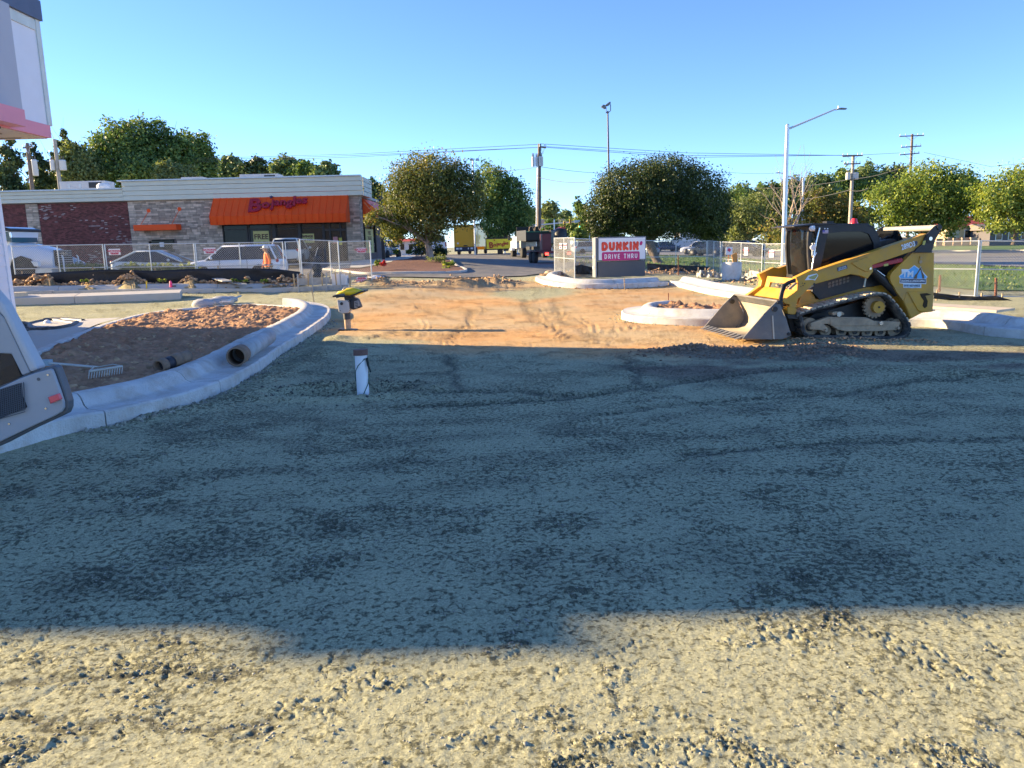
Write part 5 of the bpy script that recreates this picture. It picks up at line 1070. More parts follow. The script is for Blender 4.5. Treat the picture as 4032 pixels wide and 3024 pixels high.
# --- bucket
LB = .08; LBF = LB-2.02
side = [(770,1122),(1140,692),(1270,562),(1368,468),(1412,472),(1440,560),(1485,700),(1528,762),(1570,900),(1618,1050),(1600,1080),(1450,1132),(1250,1136)]
bk = plate('bucket', side, LB, LB-.03, BKT, ld, .004, c1)
plate('bucket_side', [(780,1112),(1140,700),(1160,720),(900,1120)], LB+.014, LB-.001, BKT, bk, .004, c1)
dB = LL*(LBF-LB); MB().prism([c1(x, y, LB)+dB for x, y in side], (0, 0, 0), tuple(LL*.03)).build('bucket_side', BKT, bk)
inn = [(775,1118),(1100,1118),(1350,1108),(1470,1070),(1535,990),(1550,890),(1530,790),(1490,690),(1450,600)]
iv = [c1(x, y, LB-.03) for x, y in inn]; rings = [[p, p+(dB+LL*.06), p+(dB+LL*.06)+np.array([0, 0, -.02])-LF*.015, p+np.array([0, 0, -.02])-LF*.015] for p in iv]; MB().loft(rings, True).build('bucket_shell', mat('dusty_bucket_floor', (.40, .345, .255), .8, .2, 3, .004, 50, dirt=(.5, .4, .28, .7), dscale=2.), bk)
ph = MB(); pa, pb = iv[-1], c1(1380, 470, LB-.03); W_ = dB+LL*.06                     # perforated spill guard: bars and cross bars
for t in np.linspace(0, 1, 5): q = pa+(pb-pa)*t; ph.prism([q, q+W_, q+W_+np.array([0, 0, .022]), q+np.array([0, 0, .022])], (0, 0, 0), tuple(LF*-.012))
for t in np.linspace(0, 1, 45): q = pa+W_*t; ph.prism([q-W_*.006, q+W_*.006, q+W_*.006+(pb-pa), q-W_*.006+(pb-pa)], tuple(LF*.001), tuple(LF*-.010))
ph.build('spill_guard', BKT, bk); MB().tube([pb, pb+W_], .02, 8).build('top_lip', BKT, bk)
for i in range(10):
    q = iv[0]+W_*(i+.5)/10; hw = W_/10*.32; MB().add([q-hw+LF*-.06, q+hw+LF*-.06, q+hw*.6+LF*.13+np.array([0, 0, -.02]), q-hw*.6+LF*.13+np.array([0, 0, -.02]), q-hw+LF*-.06+np.array([0, 0, .045]), q+hw+LF*-.06+np.array([0, 0, .045])], [(0, 1, 2, 3), (4, 5, 2, 3), (0, 4, 3), (1, 2, 5), (0, 1, 5, 4)]).build('tooth', BKT, bk)
for lz in (LB, LBF+.03):
    for x, y, r_ in ((1325,605,.05),(1570,1040,.03),(1395,490,.03)): c = c1(x, y, LB)+LL*(lz-LB); disc(MB(), c, r_, .03, -.04, 14).build('bucket_pin', BLK, bk)
plate('wear_strip', [(1285,720),(1305,720),(1330,1130),(1305,1130)], LB+.016, LB-.001, mat('bare_steel', (.5, .45, .36), .5), bk, 0, c1)
plate('coupler', [(1440,560),(1540,700),(1620,1000),(1700,1000),(1640,700),(1560,520)], -.25, WID+.35, BLK, ld, .01, c1)
# ================================================================== RAMMER
RY = mat('rammer_yellow', (.80, .58, .02), .35, .05); RG = mat('cast_aluminium', (.50, .48, .44), .55, .12, 8, metal=.3); RR_ = mat('bellows_rubber', (.06, .06, .06), .7)
g = G(1372, 1300); RYD = g[1]; rm = thing('rammer', 'yellow topped trench rammer standing at the edge of the clay', 'rammer', tuple(g))
def k6(x, y, d=0.): return W(1200+x/3.0725, 1080+y/3.0725, RYD+d)
sc = RYD/F_PX/3.0725
def rlathe(nm, prof, m, cxs):
    rings = []
    for (y, r), cx in zip(prof, cxs): c = k6(cx, y); rings.append([(c[0]+r*sc*math.cos(a), c[1]+r*sc*math.sin(a), c[2]) for a in np.linspace(0, 2*math.pi, 18, endpoint=False)])
    return MB().loft(rings, True).build(nm, m, rm)
sh_ = [(410,655),(470,640),(540,645),(640,665),(640,690),(420,688)]
MB().prism([k6(x, y) for x, y in ((412,660),(440,655),(640,668),(640,684),(430,688))], (0, -.16, 0), (0, .16, 0)).build('shoe', BLK, rm, bevel=.015)
rlathe('leg_tube', [(670,38),(600,38),(540,38)], DUST, (525, 518, 514))
prof = [(545, 38)]; 
for i in range(6): prof += [(538-i*13, 46), (532-i*13, 38)]
rlathe('bellows', prof+[(462, 46)], RR_, [512-i*.4 for i in range(len(prof)+1)])
MB().prism([k6(x, y) for x, y in ((402,308),(548,312),(562,450),(535,465),(465,470),(425,455))], (0, -.13, 0), (0, .13, 0)).build('crankcase', RG, rm, bevel=.02)
c = k6(446, 355, -.135); MB().cyl(c, (c[0], c[1]-.012, c[2]), 18*sc, 16).build('crankcase_badge', BLK, rm)
for x, y in ((415,325),(530,330),(430,440),(545,440)): c = k6(x, y, -.135); MB().cyl(c, (c[0], c[1]-.012, c[2]), 5*sc, 8).build('bolt', BLK, rm)
en = MB().prism([k6(x, y) for x, y in ((560,330),(610,280),(650,300),(680,370),(690,400),(600,425),(562,410))], (0, -.14, 0), (0, .14, 0)).build('engine', BLK, rm, bevel=.02)
MB().prism([k6(x, y) for x, y in ((615,320),(660,310),(680,375),(640,405),(618,400))], (0, -.17, 0), (0, -.145, 0)).build('engine_guard', mat('muffler_grey', (.30, .29, .27), .6), en)
for i in range(4): MB().prism([k6(622+i*3, 330+i*18) , k6(655+i*4, 324+i*18), k6(656+i*4, 331+i*18), k6(623+i*3, 338+i*18)], (0, -.178, 0), (0, -.171, 0)).build('guard_slot', BLK, en)
# yellow tank: lofted along its length
st_ = [(392,240,232,.06),(410,245,205,.12),(470,250,195,.15),(520,255,165,.16),(600,262,157,.16),(650,250,170,.15),(700,232,190,.11),(722,215,200,.06)]
rings = []
for x, yb, yt, hw in st_:
    b, t = k6(x, yb), k6(x, yt); ring = []
    for a in np.linspace(0, 2*math.pi, 14, endpoint=False):
        cs, sn = math.cos(a), math.sin(a); ring.append((b[0], b[1]+hw*np.sign(cs)*abs(cs)**.6, (b[2]+t[2])/2+(t[2]-b[2])/2*np.sign(sn)*abs(sn)**.7))
    rings.append(ring)
MB().loft(rings, True).build('fuel_tank', RY, rm)
rings = []
for x, y in ((365,262),(400,258),(480,262),(560,262),(640,232),(700,206),(740,200)): rings.append(tuple(k6(x, y)))
for s in (-.17, .17): MB().tube([(p[0], p[1]+s, p[2]) for p in rings], .02, 8).build('handle_bar', BLK, rm)
for q in (rings[0], rings[-1]): MB().tube([(q[0], q[1]-.17, q[2]), (q[0], q[1]+.17, q[2])], .022, 8).build('grip', BLK, rm)
MB().prism([k6(x, y) for x, y in ((395,240),(500,225),(505,255),(400,285))], (0, -.175, 0), (0, -.15, 0)).build('side_cover', mat('grey_cover', (.10, .11, .11), .5), rm, bevel=.006)
MB().tube([k6(x, y, 0) for x, y in ((458,205),(465,170),(490,150),(515,160),(535,215))], .008, 6).build('lifting_cable', CHROME, rm)
MB().cyl(k6(500, 262, -.14), k6(560, 340, -.1), .018, 8).build('throttle_cable', BLK, rm)
MB().prism([k6(x, y) for x, y in ((480,255),(600,265),(610,300),(560,330),(500,320))], (0, -.1, 0), (0, .1, 0)).build('mount', BLK, rm)

# ================================================================== WHITE PIPE STANDING IN THE HOLE
pb, pt = PZ(1432, 1572, -.04), None
pt = W(1420, 1392, pb[1]+.02); pp = thing('standpipe', 'white pipe with a brown cap leaning in the hole', 'pipe', tuple(pb))
R_ = 24/F_PX*pb[1]; MB().tube([pb-np.array([0, 0, .12]), pt], R_, 24).build('pipe', mat('white_pvc', (.80, .82, .84), .45, .05, 6), pp)
d = (pt-pb)/np.linalg.norm(pt-pb); MB().tube([pt-d*.02, pt+d*.055], R_*1.2, 24).build('cap', mat('brown_cap', (.17, .09, .07), .7, .2, 12), pp, bevel=.006)
cord = [pt+np.array([R_*.8, -R_*.8, -.06]), (pt*.75+pb*.25)+np.array([-R_*.4, -R_*1.05, 0]), (pt*.6+pb*.4)+np.array([-R_*1.02, -R_*.3, 0]), (pt*.4+pb*.6)+np.array([-R_*1.1, 0, 0])]
MB().tube(cord, .006, 5).build('cord', mat('green_cord', (.03, .10, .07), .7), pp); MB().tube([pt+np.array([R_*1.1, -R_*.6, -.05]), pt+np.array([R_*1.25, -R_*.7, -.15]), pt+np.array([R_*1.6, -R_*.5, -.24])], [.02, .016, .01], 6).build('knot', mat('dark_cord', (.02, .03, .03), .8), pp)
MB().tube([(pt*.55+pb*.45)+np.array([R_*1.2, 0, 0]), (pt*.35+pb*.65)+np.array([R_*1.02, -R_*.5, 0]), (pt*.15+pb*.85)+np.array([R_*.3, -R_*1.05, 0]), pb+np.array([R_*.1, -R_*1.1, .05])], .006, 5).build('cord', mat('green_cord', (.03, .10, .07), .7), pp)

# ================================================================== PIPES ON THE ISLAND, RAKE
PG = mat('pipe_grey', (.40, .42, .43), .6, .12, 5, dirt=(.3, .2, .13, .6), dscale=4); PIN = mat('pipe_dirt', (.13, .08, .055), .9, .3, 8); PDI = mat('pipe_muddy', (.26, .17, .11), .85, .25, 6)
def hollow(mb, a, b, r, ri, n=28):
    a, b = Vector(a), Vector(b); d = (b-a).normalized(); u = d.orthogonal().normalized(); w = d.cross(u)
    def ring(p, q): return [p+(u*math.cos(2*math.pi*k/n)+w*math.sin(2*math.pi*k/n))*q for k in range(n)]
    mb.loft([ring(a, ri), ring(a, r), ring(b, r), ring(b, ri), ring(a, ri)], True, False); return mb
A1 = PZ(929, 1405, .335); A1 = A1; r1 = 36/F_PX*A1[1]; B1 = W(1058, 1332, A1[1]+2.45); B1[2] = A1[2]+.02
big = thing('drain_pipe', 'long grey pipe lying on the gutter with a muddy end', 'pipe', tuple(A1-np.array([0, 0, r1])))
dd = (B1-A1)/np.linalg.norm(B1-A1); hollow(MB(), A1+dd*.32, B1, r1, r1*.88).build('barrel', PG, big); hollow(MB(), A1, A1+dd*.34, r1*1.07, r1*.9).build('collar', PDI, big)
MB().tube([A1+dd*.5, A1+dd*.52], r1*.89, 24).build('inside_mud', PIN, big)
A2 = PZ(742, 1400, .40); r2 = 22/F_PX*A2[1]; B2 = PZ(675, 1425, .36); dd = (B2-A2)/np.linalg.norm(B2-A2); B2 = A2+dd*.62
cp = thing('pipe_coupling', 'short brown pipe coupling lying on the island soil', 'pipe', tuple(A2-np.array([0, 0, r2])))
hollow(MB(), A2, A2+dd*.26, r2, r2*.82).build('spigot', PDI, cp); hollow(MB(), A2+dd*.2, A2+dd*.36, r2*1.16, r2*.9).build('sleeve', PDI, cp); hollow(MB(), A2+dd*.35, A2+dd*.52, r2*1.08, r2*.85).build('band', mat('rubber_band', (.03, .03, .04), .6), cp); hollow(MB(), A2+dd*.5, B2, r2*1.2, r2*.9).build('socket', PDI, cp); MB().tube([A2+dd*.3, A2+dd*.31], r2*.84, 20).build('inside_mud', PIN, cp)
RK = mat('rake_steel', (.50, .47, .40), .5, .15, metal=.3)
h0, h1, hb0, hb1 = PZ(178, 1428, .42), PZ(385, 1446, .40), PZ(352, 1462, .40), PZ(482, 1442, .40)
rk = thing('bow_rake', 'bow rake with a pale handle lying teeth up on the island soil', 'rake', tuple(h0)); MB().tube([h0, h1], .017, 8).build('handle', mat('rake_handle', (.50, .50, .46), .6), rk); MB().box(h0, (.16, .1, .08)).build('handle_end', mat('blue_grip', (.3, .4, .45), .6), rk)
MB().tube([h1, h1+(hb0-h1)*.4+np.array([0, 0, .03]), hb0], .010, 6).build('bow', RK, rk); MB().tube([h1, h1+(hb1-h1)*.5+np.array([0, .08, .02]), hb1], .010, 6).build('bow', RK, rk); MB().tube([hb0, hb1], .016, 6).build('rake_bar', RK, rk)
for i in range(14): q = hb0+(hb1-hb0)*i/13; MB().cyl(q, q+np.array([.015, -.07, -.09]), .009, 6, .004).build('tine', RK, rk)
for i, (x, y, r_) in enumerate(((800,1198,.22),(838,1193,.2),(872,1188,.24),(905,1180,.16))):
    p = PZ(x, y, .36); o = thing('grey_bag', ['leftmost grey bag lying on the far rim of the left island', 'second grey bag from the left on the rim of the left island', 'largest grey bag on the far rim of the left island', 'small grey bag at the right end of the bags on the island rim'][i], 'bag', (p[0], p[1], .22), group='grey bags on the island rim'); MB().blob((p[0], p[1], p[2]), (r_*1.6, r_, r_*.75), 40+i, 10, 7, .1, True).build('sack', mat('bag_grey', (.38, .39, .41), .7), o)
pz_ = PZ(925, 1176, .42); o = thing('shovel', 'blue grey shovel handle lying behind the grey bags', 'shovel', (pz_[0], pz_[1], .3)); MB().tube([PZ(890, 1188, .42), PZ(948, 1165, .5)], .03, 8).build('handle', mat('blue_grip', (.3, .4, .45), .6), o); MB().box(PZ(890, 1188, .42), (.3, .25, .04)).build('blade', STEEL, o)
# hoses by the white wall
HOSE = mat('black_hose', (.04, .04, .042), .5, .3, 5, dirt=(.3, .24, .18, .5), dscale=4)
def gp(x, y, z): return PZ(x, y, .2+z)
c = gp(60, 1290, .3); hs = thing('hose_coil', 'black hoses coiled on the walk beside the white wall', 'hose', (c[0], c[1], .25))
for pts, r_ in ((((32,1240,.55),(48,1252,.5),(60,1285,.25),(85,1300,.08),(110,1280,.08),(200,1262,.08),(262,1270,.08),(300,1275,.08)), .05), (((36,1300,.1),(80,1308,.08),(118,1300,.08),(116,1282,.12),(90,1275,.15)), .05), (((130,1292,.08),(150,1300,.08),(210,1298,.08),(280,1285,.08),(300,1272,.08)), .055), (((60,1270,.3),(95,1290,.15),(140,1298,.1),(190,1290,.07)), .03), (((170,1262,.08),(240,1258,.08),(328,1265,.08)), .045)):
    P = smooth_path([gp(*p) for p in pts], .12); MB().tube([tuple(p) for p in P], r_*1.35, 8).build('hose', HOSE, hs)
MB().box(gp(42, 1262, .3), (.16, .1, .6), rot=Matrix.Rotation(-.25, 3, 'Y')).build('hose_nozzle', HOSE, hs); MB().blob(gp(188, 1273, .1), .09, 3, 8, 6, .15, True).build('white_fitting', WHITE, hs)

# ================================================================== GREY MACHINE CORNER AT THE LEFT EDGE
MG = mat('machine_grey', (.33, .35, .38), .38, .05, 3); MD = mat('machine_edge', (.10, .11, .125), .45); MS = mat('machine_silver', (.45, .47, .50), .32, .04); MY = 5.8
def mc(x, y, d=0.): return W(x/2.5525, 1150+y/2.5525, MY+d-(x-300)*.0004*0)
gm_ = thing('grey_machine', 'grey machine with mesh vent and red marker at the left edge', 'machine', (-4.4, 5.9, 0))
out = [(-260,1060),(0,945),(200,850),(350,795),(500,745),(535,765),(560,830),(620,990),(655,1110),(655,1180),(630,1235),(560,1270),(300,1390),(0,1545),(-260,1660)]
MB().prism([mc(x, y) for x, y in out], (0, .042, 0), (0, .13, 0)).build('body_edge', MD, gm_, bevel=.02)
inn_ = [(-260,1075),(0,962),(200,868),(350,815),(500,772),(520,785),(545,850),(600,1000),(635,1110),(637,1165),(615,1205),(550,1245),(300,1360),(0,1505),(-260,1620)]
pn = MB().prism([mc(x, y) for x, y in inn_], (0, 0, 0), (0, .034, 0)).build('side_panel', MG, gm_, bevel=.008)
MB().prism([mc(x, y) for x, y in ((-200,1040),(195,915),(215,930),(230,1040),(255,1100),(275,1150),(265,1165),(-10,1275),(-200,1340))], (0, -.006, 0), (0, -.0015, 0)).build('vent_opening', mat('vent_dark', (.012, .014, .018), .7), pn)
vm_ = MB()
for i in range(22): x = -190+i*21; vm_.tube([mc(x, 1040-(x+200)*.31), mc(x+16, 1335-(x+200)*.36)], 0.0034, 4, False)
for j in range(16): y = 1045+j*19; vm_.tube([mc(-200, y), mc(225+j*2.8, y-133)], 0.0034, 4, False)
for i, v in enumerate(vm_.v): vm_.v[i] = (v[0], v[1]-.018, v[2])
vm_.build('vent_mesh', mat('mesh_grey', (.07, .085, .11), .5), pn, fix=False)
def mdisc(x, y, r, m, nm, th=.008): c = mc(x, y, -.001); MB().cyl(c, (c[0], c[1]-th, c[2]), r*MY/F_PX/2.5525, 16).build(nm, m, pn)
mdisc(388, 876, 17, MD, 'round_hole', .003)
for x, y in ((487,830),(465,1168),(97,1323)): mdisc(x, y, 10, CHROME, 'screw', .01)
MB().prism([mc(x, y) for x, y in ((508,1048),(610,1012),(634,1070),(535,1112))], (0, -.035, 0), (0, -.002, 0)).build('marker_lamp', mat('red_lens', (.75, .10, .12), .25), pn, bevel=.006)
MB().prism([mc(x, y) for x, y in ((505,1050),(520,1043),(545,1108),(530,1115))], (0, -.03, 0), (0, -.001, 0)).build('marker_base', mat('red_dark', (.25, .01, .02), .4), pn)
pil = MB().prism([mc(x, y) for x, y in ((-160,-60),(0,130),(20,170),(352,785),(268,820),(0,262),(-160,80))], (0, .04, 0), (0, .16, 0)).build('roof_pillar', MS, gm_, bevel=.02)
MB().prism([mc(x, y) for x, y in ((-160,90),(0,272),(262,822),(180,850),(95,680),(70,632),(-160,620))], (0, .05, 0), (0, .14, 0)).build('cab_panel', MG, gm_, bevel=.01)
MB().prism([mc(x, y) for x, y in ((-160,625),(62,630),(92,690),(165,870),(0,940),(-160,1000))], (0, .06, 0), (0, .1, 0)).build('cab_window', glass('tinted_window', (.05, .045, .045), .1, .25), gm_)
b0 = Vector((-4.45, 5.8, 0)); MB().box((b0.x-1.3, b0.y+.55, 1.0), (1.5, .9, .9)).build('body', MG, gm_, bevel=.04)
for yy in (5.7, 7.0): MB().cyl((b0.x-1.9, yy, .36), (b0.x-1.6, yy, .36), .36, 24).build('wheel', RUB, gm_)
MB().box((b0.x-1.6, 6.4, .5), (.5, 1.5, .25)).build('axle_frame', MD, gm_)
# ================================================================== VEHICLES
TYRE = mat('tyre', (.025, .025, .026), .85, .2); RIM = mat('wheel_rim', (.45, .46, .47), .35, .1, metal=.6); WRIM = mat('white_rim', (.75, .75, .75), .4); VGL = mat('vehicle_glass', (.018, .022, .026), .06, .05, spec=.8); HEADL = mat('headlamp', (.75, .78, .8), .12); TAILL = mat('tail_lamp', (.45, .02, .02), .2); TRIM = mat('black_trim', (.02, .02, .02), .5)
def paint(n, c, r=.22): return mat('paint_'+n, c, r, .02, .5, coat=.6)
def wheel(t, c, r, w, rim=RIM, axis='Y'):
    mb = MB().lathe(c, [(r*.62, -w/2), (r*.93, -w/2), (r, -w*.35), (r, w*.35), (r*.93, w/2), (r*.62, w/2)], 22, axis); o = bpy.data.objects.new('wheel', None); COL.objects.link(o); o.parent = t
    mb.build('tyre', TYRE, o, world=False); MB().lathe(c, [(.02, -w*.42), (r*.25, -w*.46), (r*.3, -w*.36), (r*.58, -w*.4), (r*.64, -w*.48), (r*.64, w*.48), (r*.58, w*.4), (r*.3, w*.36), (r*.25, w*.46), (.02, w*.42)], 18, axis).build('rim', rim, o, world=False); return o
CARS = {  # (x, zbottom, zshoulder, halfwidth) from rear (-.5) to front (.5) in fractions of L, metres for z ; cabin: base rear, roof rear, roof front, base front
 'suv': ([(-.5, .42, .86, .70), (-.485, .30, 1.0, .84), (-.42, .26, 1.06, .92), (-.2, .24, 1.05, .94), (.1, .24, 1.03, .94), (.26, .24, 1.02, .93), (.38, .25, .98, .91), (.46, .27, .90, .84), (.495, .32, .74, .68), (.5, .4, .62, .6)], (-.475, -.40, .10, .27), 1.66),
 'sedan': ([(-.5, .42, .80, .66), (-.485, .30, .93, .80), (-.42, .24, .98, .88), (-.2, .22, .94, .90), (.1, .22, .92, .90), (.25, .22, .91, .89), (.38, .23, .84, .86), (.46, .25, .74, .78), (.495, .30, .62, .62), (.5, .36, .54, .55)], (-.40, -.18, .06, .27), 1.45),
 'hatch': ([(-.5, .42, .82, .66), (-.485, .28, 1.02, .80), (-.42, .24, 1.03, .86), (-.2, .22, .97, .87), (.1, .22, .93, .87), (.25, .22, .90, .86), (.38, .23, .80, .83), (.46, .25, .68, .76), (.495, .30, .58, .60), (.5, .36, .5, .52)], (-.485, -.20, .04, .34), 1.49)}
def car(name, label, cat, x, y, head, style, L, col, z=None, group=None, hscale=1.):
    st, cab, H = CARS[style]; H *= hscale; t = thing(name, label, cat, (x, y, tz(x, y)+.05 if z is None else z), head, group); P = paint(*col)
    rings = []
    for fx, zb, zs, hw in st:
        zs *= hscale; q = [(hw*.80, zb), (hw*.97, zb+.10), (hw, (zb+zs)/2), (hw*.985, zs-.14), (hw*.93, zs-.04), (hw*.78, zs+.005)]; rings.append([(fx*L, yy, zz) for yy, zz in q]+[(fx*L, -yy, zz) for yy, zz in reversed(q)])
    body = MB().loft(rings, True).build('body', P, t, world=False); m = body.modifiers.new('sub', 'SUBSURF'); m.levels = 1; m.render_levels = 1
    a, b, c, d = [f*L for f in cab]; hb, ht = st[4][3]*.93, st[4][3]*.70; zb = st[4][2]*hscale-.05
    def ringc(f): return [(a+(b-a)*f, -(hb+(ht-hb)*f), zb+(H-zb)*f), (d+(c-d)*f, -(hb+(ht-hb)*f), zb+(H-zb)*f), (d+(c-d)*f+.06, 0, zb+(H-zb)*f+.0), (d+(c-d)*f, (hb+(ht-hb)*f), zb+(H-zb)*f), (a+(b-a)*f, (hb+(ht-hb)*f), zb+(H-zb)*f), (a+(b-a)*f-.05, 0, zb+(H-zb)*f)]
    MB().loft([ringc(f) for f in (0, .45, .93)], False).build('window', VGL, t, world=False)
    MB().loft([[(p[0]*1., p[1]*1.015, p[2]) for p in ringc(.90)], ringc(.97), [(p[0]*.93+.07*(b+c)/2, p[1]*.85, H+.015) for p in ringc(1.)]], True).build('roof', P, t, world=False)
    for s in (-1, 1):
        for (x0, x1, w_) in ((a, b, .05), (d, c, .04), ((a+d)/2-.05, (b+c)/2-.02, .035)): MB().tube([(x0, s*hb*1.0, zb), (x1, s*ht*1.0, zb+(H-zb)*.93)], w_, 6).build('pillar', P if x0 != (a+d)/2-.05 else TRIM, t, world=False)
        hw = st[4][3]
        for xs in (c*.6+d*.2, (b+c)/2-.1, a*.55+b*.35): MB().box((xs, s*(hw*.998), zb*.58+.05), (.012, .02, zb*.75)).build('door_seam', TRIM, t, world=False)
        for xs in ((b+c)/2+.06, a*.5+b*.4+.1): MB().box((xs, s*(hw+.012), zb-.18), (.17, .03, .035)).build('door_handle', P, t, world=False)
        MB().blob((c*.45+d*.55, s*(hw+.10), zb+.10), (.07, .11, .075), 2, 8, 6, 0, True).build('mirror', P, t, world=False)
        fr = st[-3]; MB().blob((fr[0]*L-.06, s*fr[3]*.78, fr[2]*hscale-.13), (.2, .18, .075), 1, 10, 6, 0, True).build('headlight', HEADL, t, world=False); rr_ = st[1]; MB().blob((rr_[0]*L+.04, s*rr_[3]*.86, rr_[2]*hscale-.10), (.07, .13, .12), 1, 8, 6, 0, True).build('tail_light', TAILL, t, world=False)
        for wx in (.31*L, -.295*L):
            r = .345*(1 if style == 'suv' else .93); MB().lathe((wx, s*(hw-.06), r), [(.01, -.07), (r*1.17, -.07), (r*1.17, .072), (.01, .072)], 22, 'Y').build('wheel_arch', TRIM, t, world=False); wheel(t, (wx, s*(hw-.10), r), r, .22)
    MB().box((.5*L-.02, 0, .46), (.06, .9, .14)).build('grille', TRIM, t, world=False); MB().box((-.495*L, 0, .62), (.03, .5, .13)).build('number_plate', WHITE, t, world=False); MB().box((-.49*L, 0, .38), (.08, 1.3, .12)).build('bumper', TRIM, t, world=False)
    return t
def at(px, py, Y): p = W(px, py, Y); return float(p[0]), float(p[1])
WHT, SLV = ('white', (.74, .76, .80)), ('silver_green', (.56, .61, .60), .28)
x, y = at(936, 1050, 38); suv = car('parked_suv', 'white SUV with its front window open behind the fence', 'SUV', x, y, math.pi, 'suv', 4.55, WHT)
x, y = at(628, 1050, 41); car('parked_car', 'silver green hatchback in front of the stone wall', 'car', x, y, 0, 'hatch', 4.45, SLV)
x, y = at(212, 1050, 42.5); car('parked_car', 'white sedan nose showing right of the truck grille', 'car', x, y, 0, 'sedan', 4.6, WHT)
x, y = at(1148, 1000, 49.5); car('parked_suv', 'pale SUV seen from behind between worker and gate', 'SUV', x, y, math.radians(96), 'suv', 4.5, ('pearl', (.62, .64, .60)))
x, y = at(1512, 1000, 66); car('parked_car', 'blue grey hatchback at the right corner of the restaurant', 'car', x, y, math.radians(75), 'hatch', 4.0, ('slate', (.22, .27, .33)))
x, y = at(1480, 995, 78); car('parked_car', 'green hatchback half hidden under the spreading tree', 'car', x, y, math.radians(10), 'hatch', 4.0, ('green', (.05, .16, .10)))
x, y = at(2752, 985, 101); car('street_car', 'white SUV driving along the street behind the tree', 'SUV', x, y, math.radians(165), 'suv', 4.7, WHT)
x, y = at(2790, 995, 88); car('street_car', 'dark SUV just in front of the white one on the street', 'SUV', x, y, math.radians(140), 'suv', 4.6, ('charcoal', (.03, .04, .05)))
x, y = at(2930, 1005, 75); car('street_car', 'dark sedan behind the chain link fence, right of the concrete cylinder', 'car', x, y, math.radians(-38), 'sedan', 4.8, ('charcoal', (.03, .04, .05)))
x, y = at(2548, 985, 96); car('street_car', 'grey blue car partly behind the dark trunk', 'car', x, y, math.radians(100), 'suv', 4.4, ('bluegrey', (.25, .32, .38)))
x, y = at(2620, 978, 118); car('street_car', 'dark blue car beyond the dark trunk', 'car', x, y, math.radians(10), 'sedan', 4.6, ('navy', (.03, .04, .09)))
x, y = at(2318, 985, 100); car('street_car', 'pale teal car left of the drive thru sign', 'car', x, y, math.radians(20), 'suv', 4.4, ('teal', (.30, .42, .46)))
x, y = at(2960, 952, 128); car('street_car', 'white car parked far behind the bare tree', 'car', x, y, 0, 'sedan', 4.6, WHT)
# white van far away
x, y = at(2712, 975, 128); vn = thing('delivery_van', 'white box van parked beyond the street', 'van', (x, y, tz(x, y)), math.radians(170)); MB().box((-.6, 0, 1.7), (4.2, 2.1, 2.5)).build('cargo_box', paint(*WHT), vn, world=False, bevel=.05); MB().prism([(1.5, 0, .5), (3.1, 0, .5), (3.0, 0, 1.3), (2.3, 0, 2.2), (1.5, 0, 2.2)], (0, -1, 0), (0, 1, 0)).build('cab', paint(*WHT), vn, world=False); MB().prism([(2.38, 0, 2.1), (2.98, 0, 1.35), (3.0, 0, 1.37), (2.42, 0, 2.13)], (0, -.85, 0), (0, .85, 0)).build('windscreen', VGL, vn, world=False)
for wx in (-1.8, 2.2):
    for s in (-.9, .9): wheel(vn, (wx, s, .4), .4, .25)

# --- white truck cab at the left edge
TYW = 34.; def_z = tz(*at(80, 1080, TYW)); tk = thing('truck_cab', 'white bonneted truck with black grille at the left edge', 'truck', (*at(60, 1080, TYW), def_z)); PW = paint('white', (.74, .76, .80))
def tp(px, py, d=0.): return W(px, py, TYW+d)
def tpoly(pts, d0, d1, nm, m, par=tk, bev=.0): return MB().prism([tp(x, y, d0) for x, y in pts], (0, 0, 0), (0, d1-d0, 0)).build(nm, m, par, bevel=bev)
# hood lofted from windscreen to grille
rings = []
for px_, yt, yb, hw in ((22, 955, 1060, 1.1), (60, 958, 1060, 1.1), (110, 966, 1060, 1.05), (150, 976, 1062, .95), (185, 990, 1062, .82)):
    c = tp(px_, 1000); zt = tp(px_, yt)[2]; zb = tp(px_, yb)[2]; yc = TYW+1.15
    rings.append([(c[0], yc-hw, zb), (c[0], yc-hw, (zb+zt)/2), (c[0], yc-hw*.88, zt-.14), (c[0], yc-hw*.6, zt-.02), (c[0], yc, zt+.02), (c[0], yc+hw*.6, zt-.02), (c[0], yc+hw*.88, zt-.14), (c[0], yc+hw, (zb+zt)/2), (c[0], yc+hw, zb)])
MB().loft(rings, True).build('bonnet', PW, tk)
xg = tp(186, 1000)[0]; zg0, zg1 = tp(190, 1048)[2], tp(190, 985)[2]
gr = MB().box((xg+.03, TYW+1.15, (zg0+zg1)/2), (.08, 1.3, zg1-zg0)).build('grille', TRIM, tk)
for i in range(7): MB().box((xg+.075, TYW+1.15, zg0+.06+i*(zg1-zg0-.1)/6), (.02, 1.2, .028)).build('grille_bar', STEEL, gr)
text_obj('lettering', 'MACK', .2, frame_of((xg+.10, TYW+1.15, zg1-.17), (0, 1, 0), (0, 0, 1)), CHROME, tk, extrude=.006, offset=.008)
tpoly([(120,1028),(148,1030),(150,1050),(122,1048)], -.02, .3, 'headlight', HEADL, tk, .02)
tpoly([(138,1055),(200,1055),(205,1078),(136,1080)], .0, 2.3, 'bumper', STEEL, tk, .03); [MB().tube([(xg+.35, TYW+d_, zg0-.35), (xg+.35, TYW+d_, zg0+.35), (xg+.3, TYW+d_, zg0+.45)], .035, 8).build('bumper_guard', STEEL, tk) for d_ in (.55, 1.75)]
tpoly([(40,1050),(48,1020),(80,1008),(115,1020),(136,1052),(136,1078),(40,1078)], -.03, .9, 'fender_well', TRIM, tk)
c = tp(76, 1088, .0); wheel(tk, (c[0]-tk.location.x, c[1]+.2-tk.location.y, .53), .53, .32, WRIM)
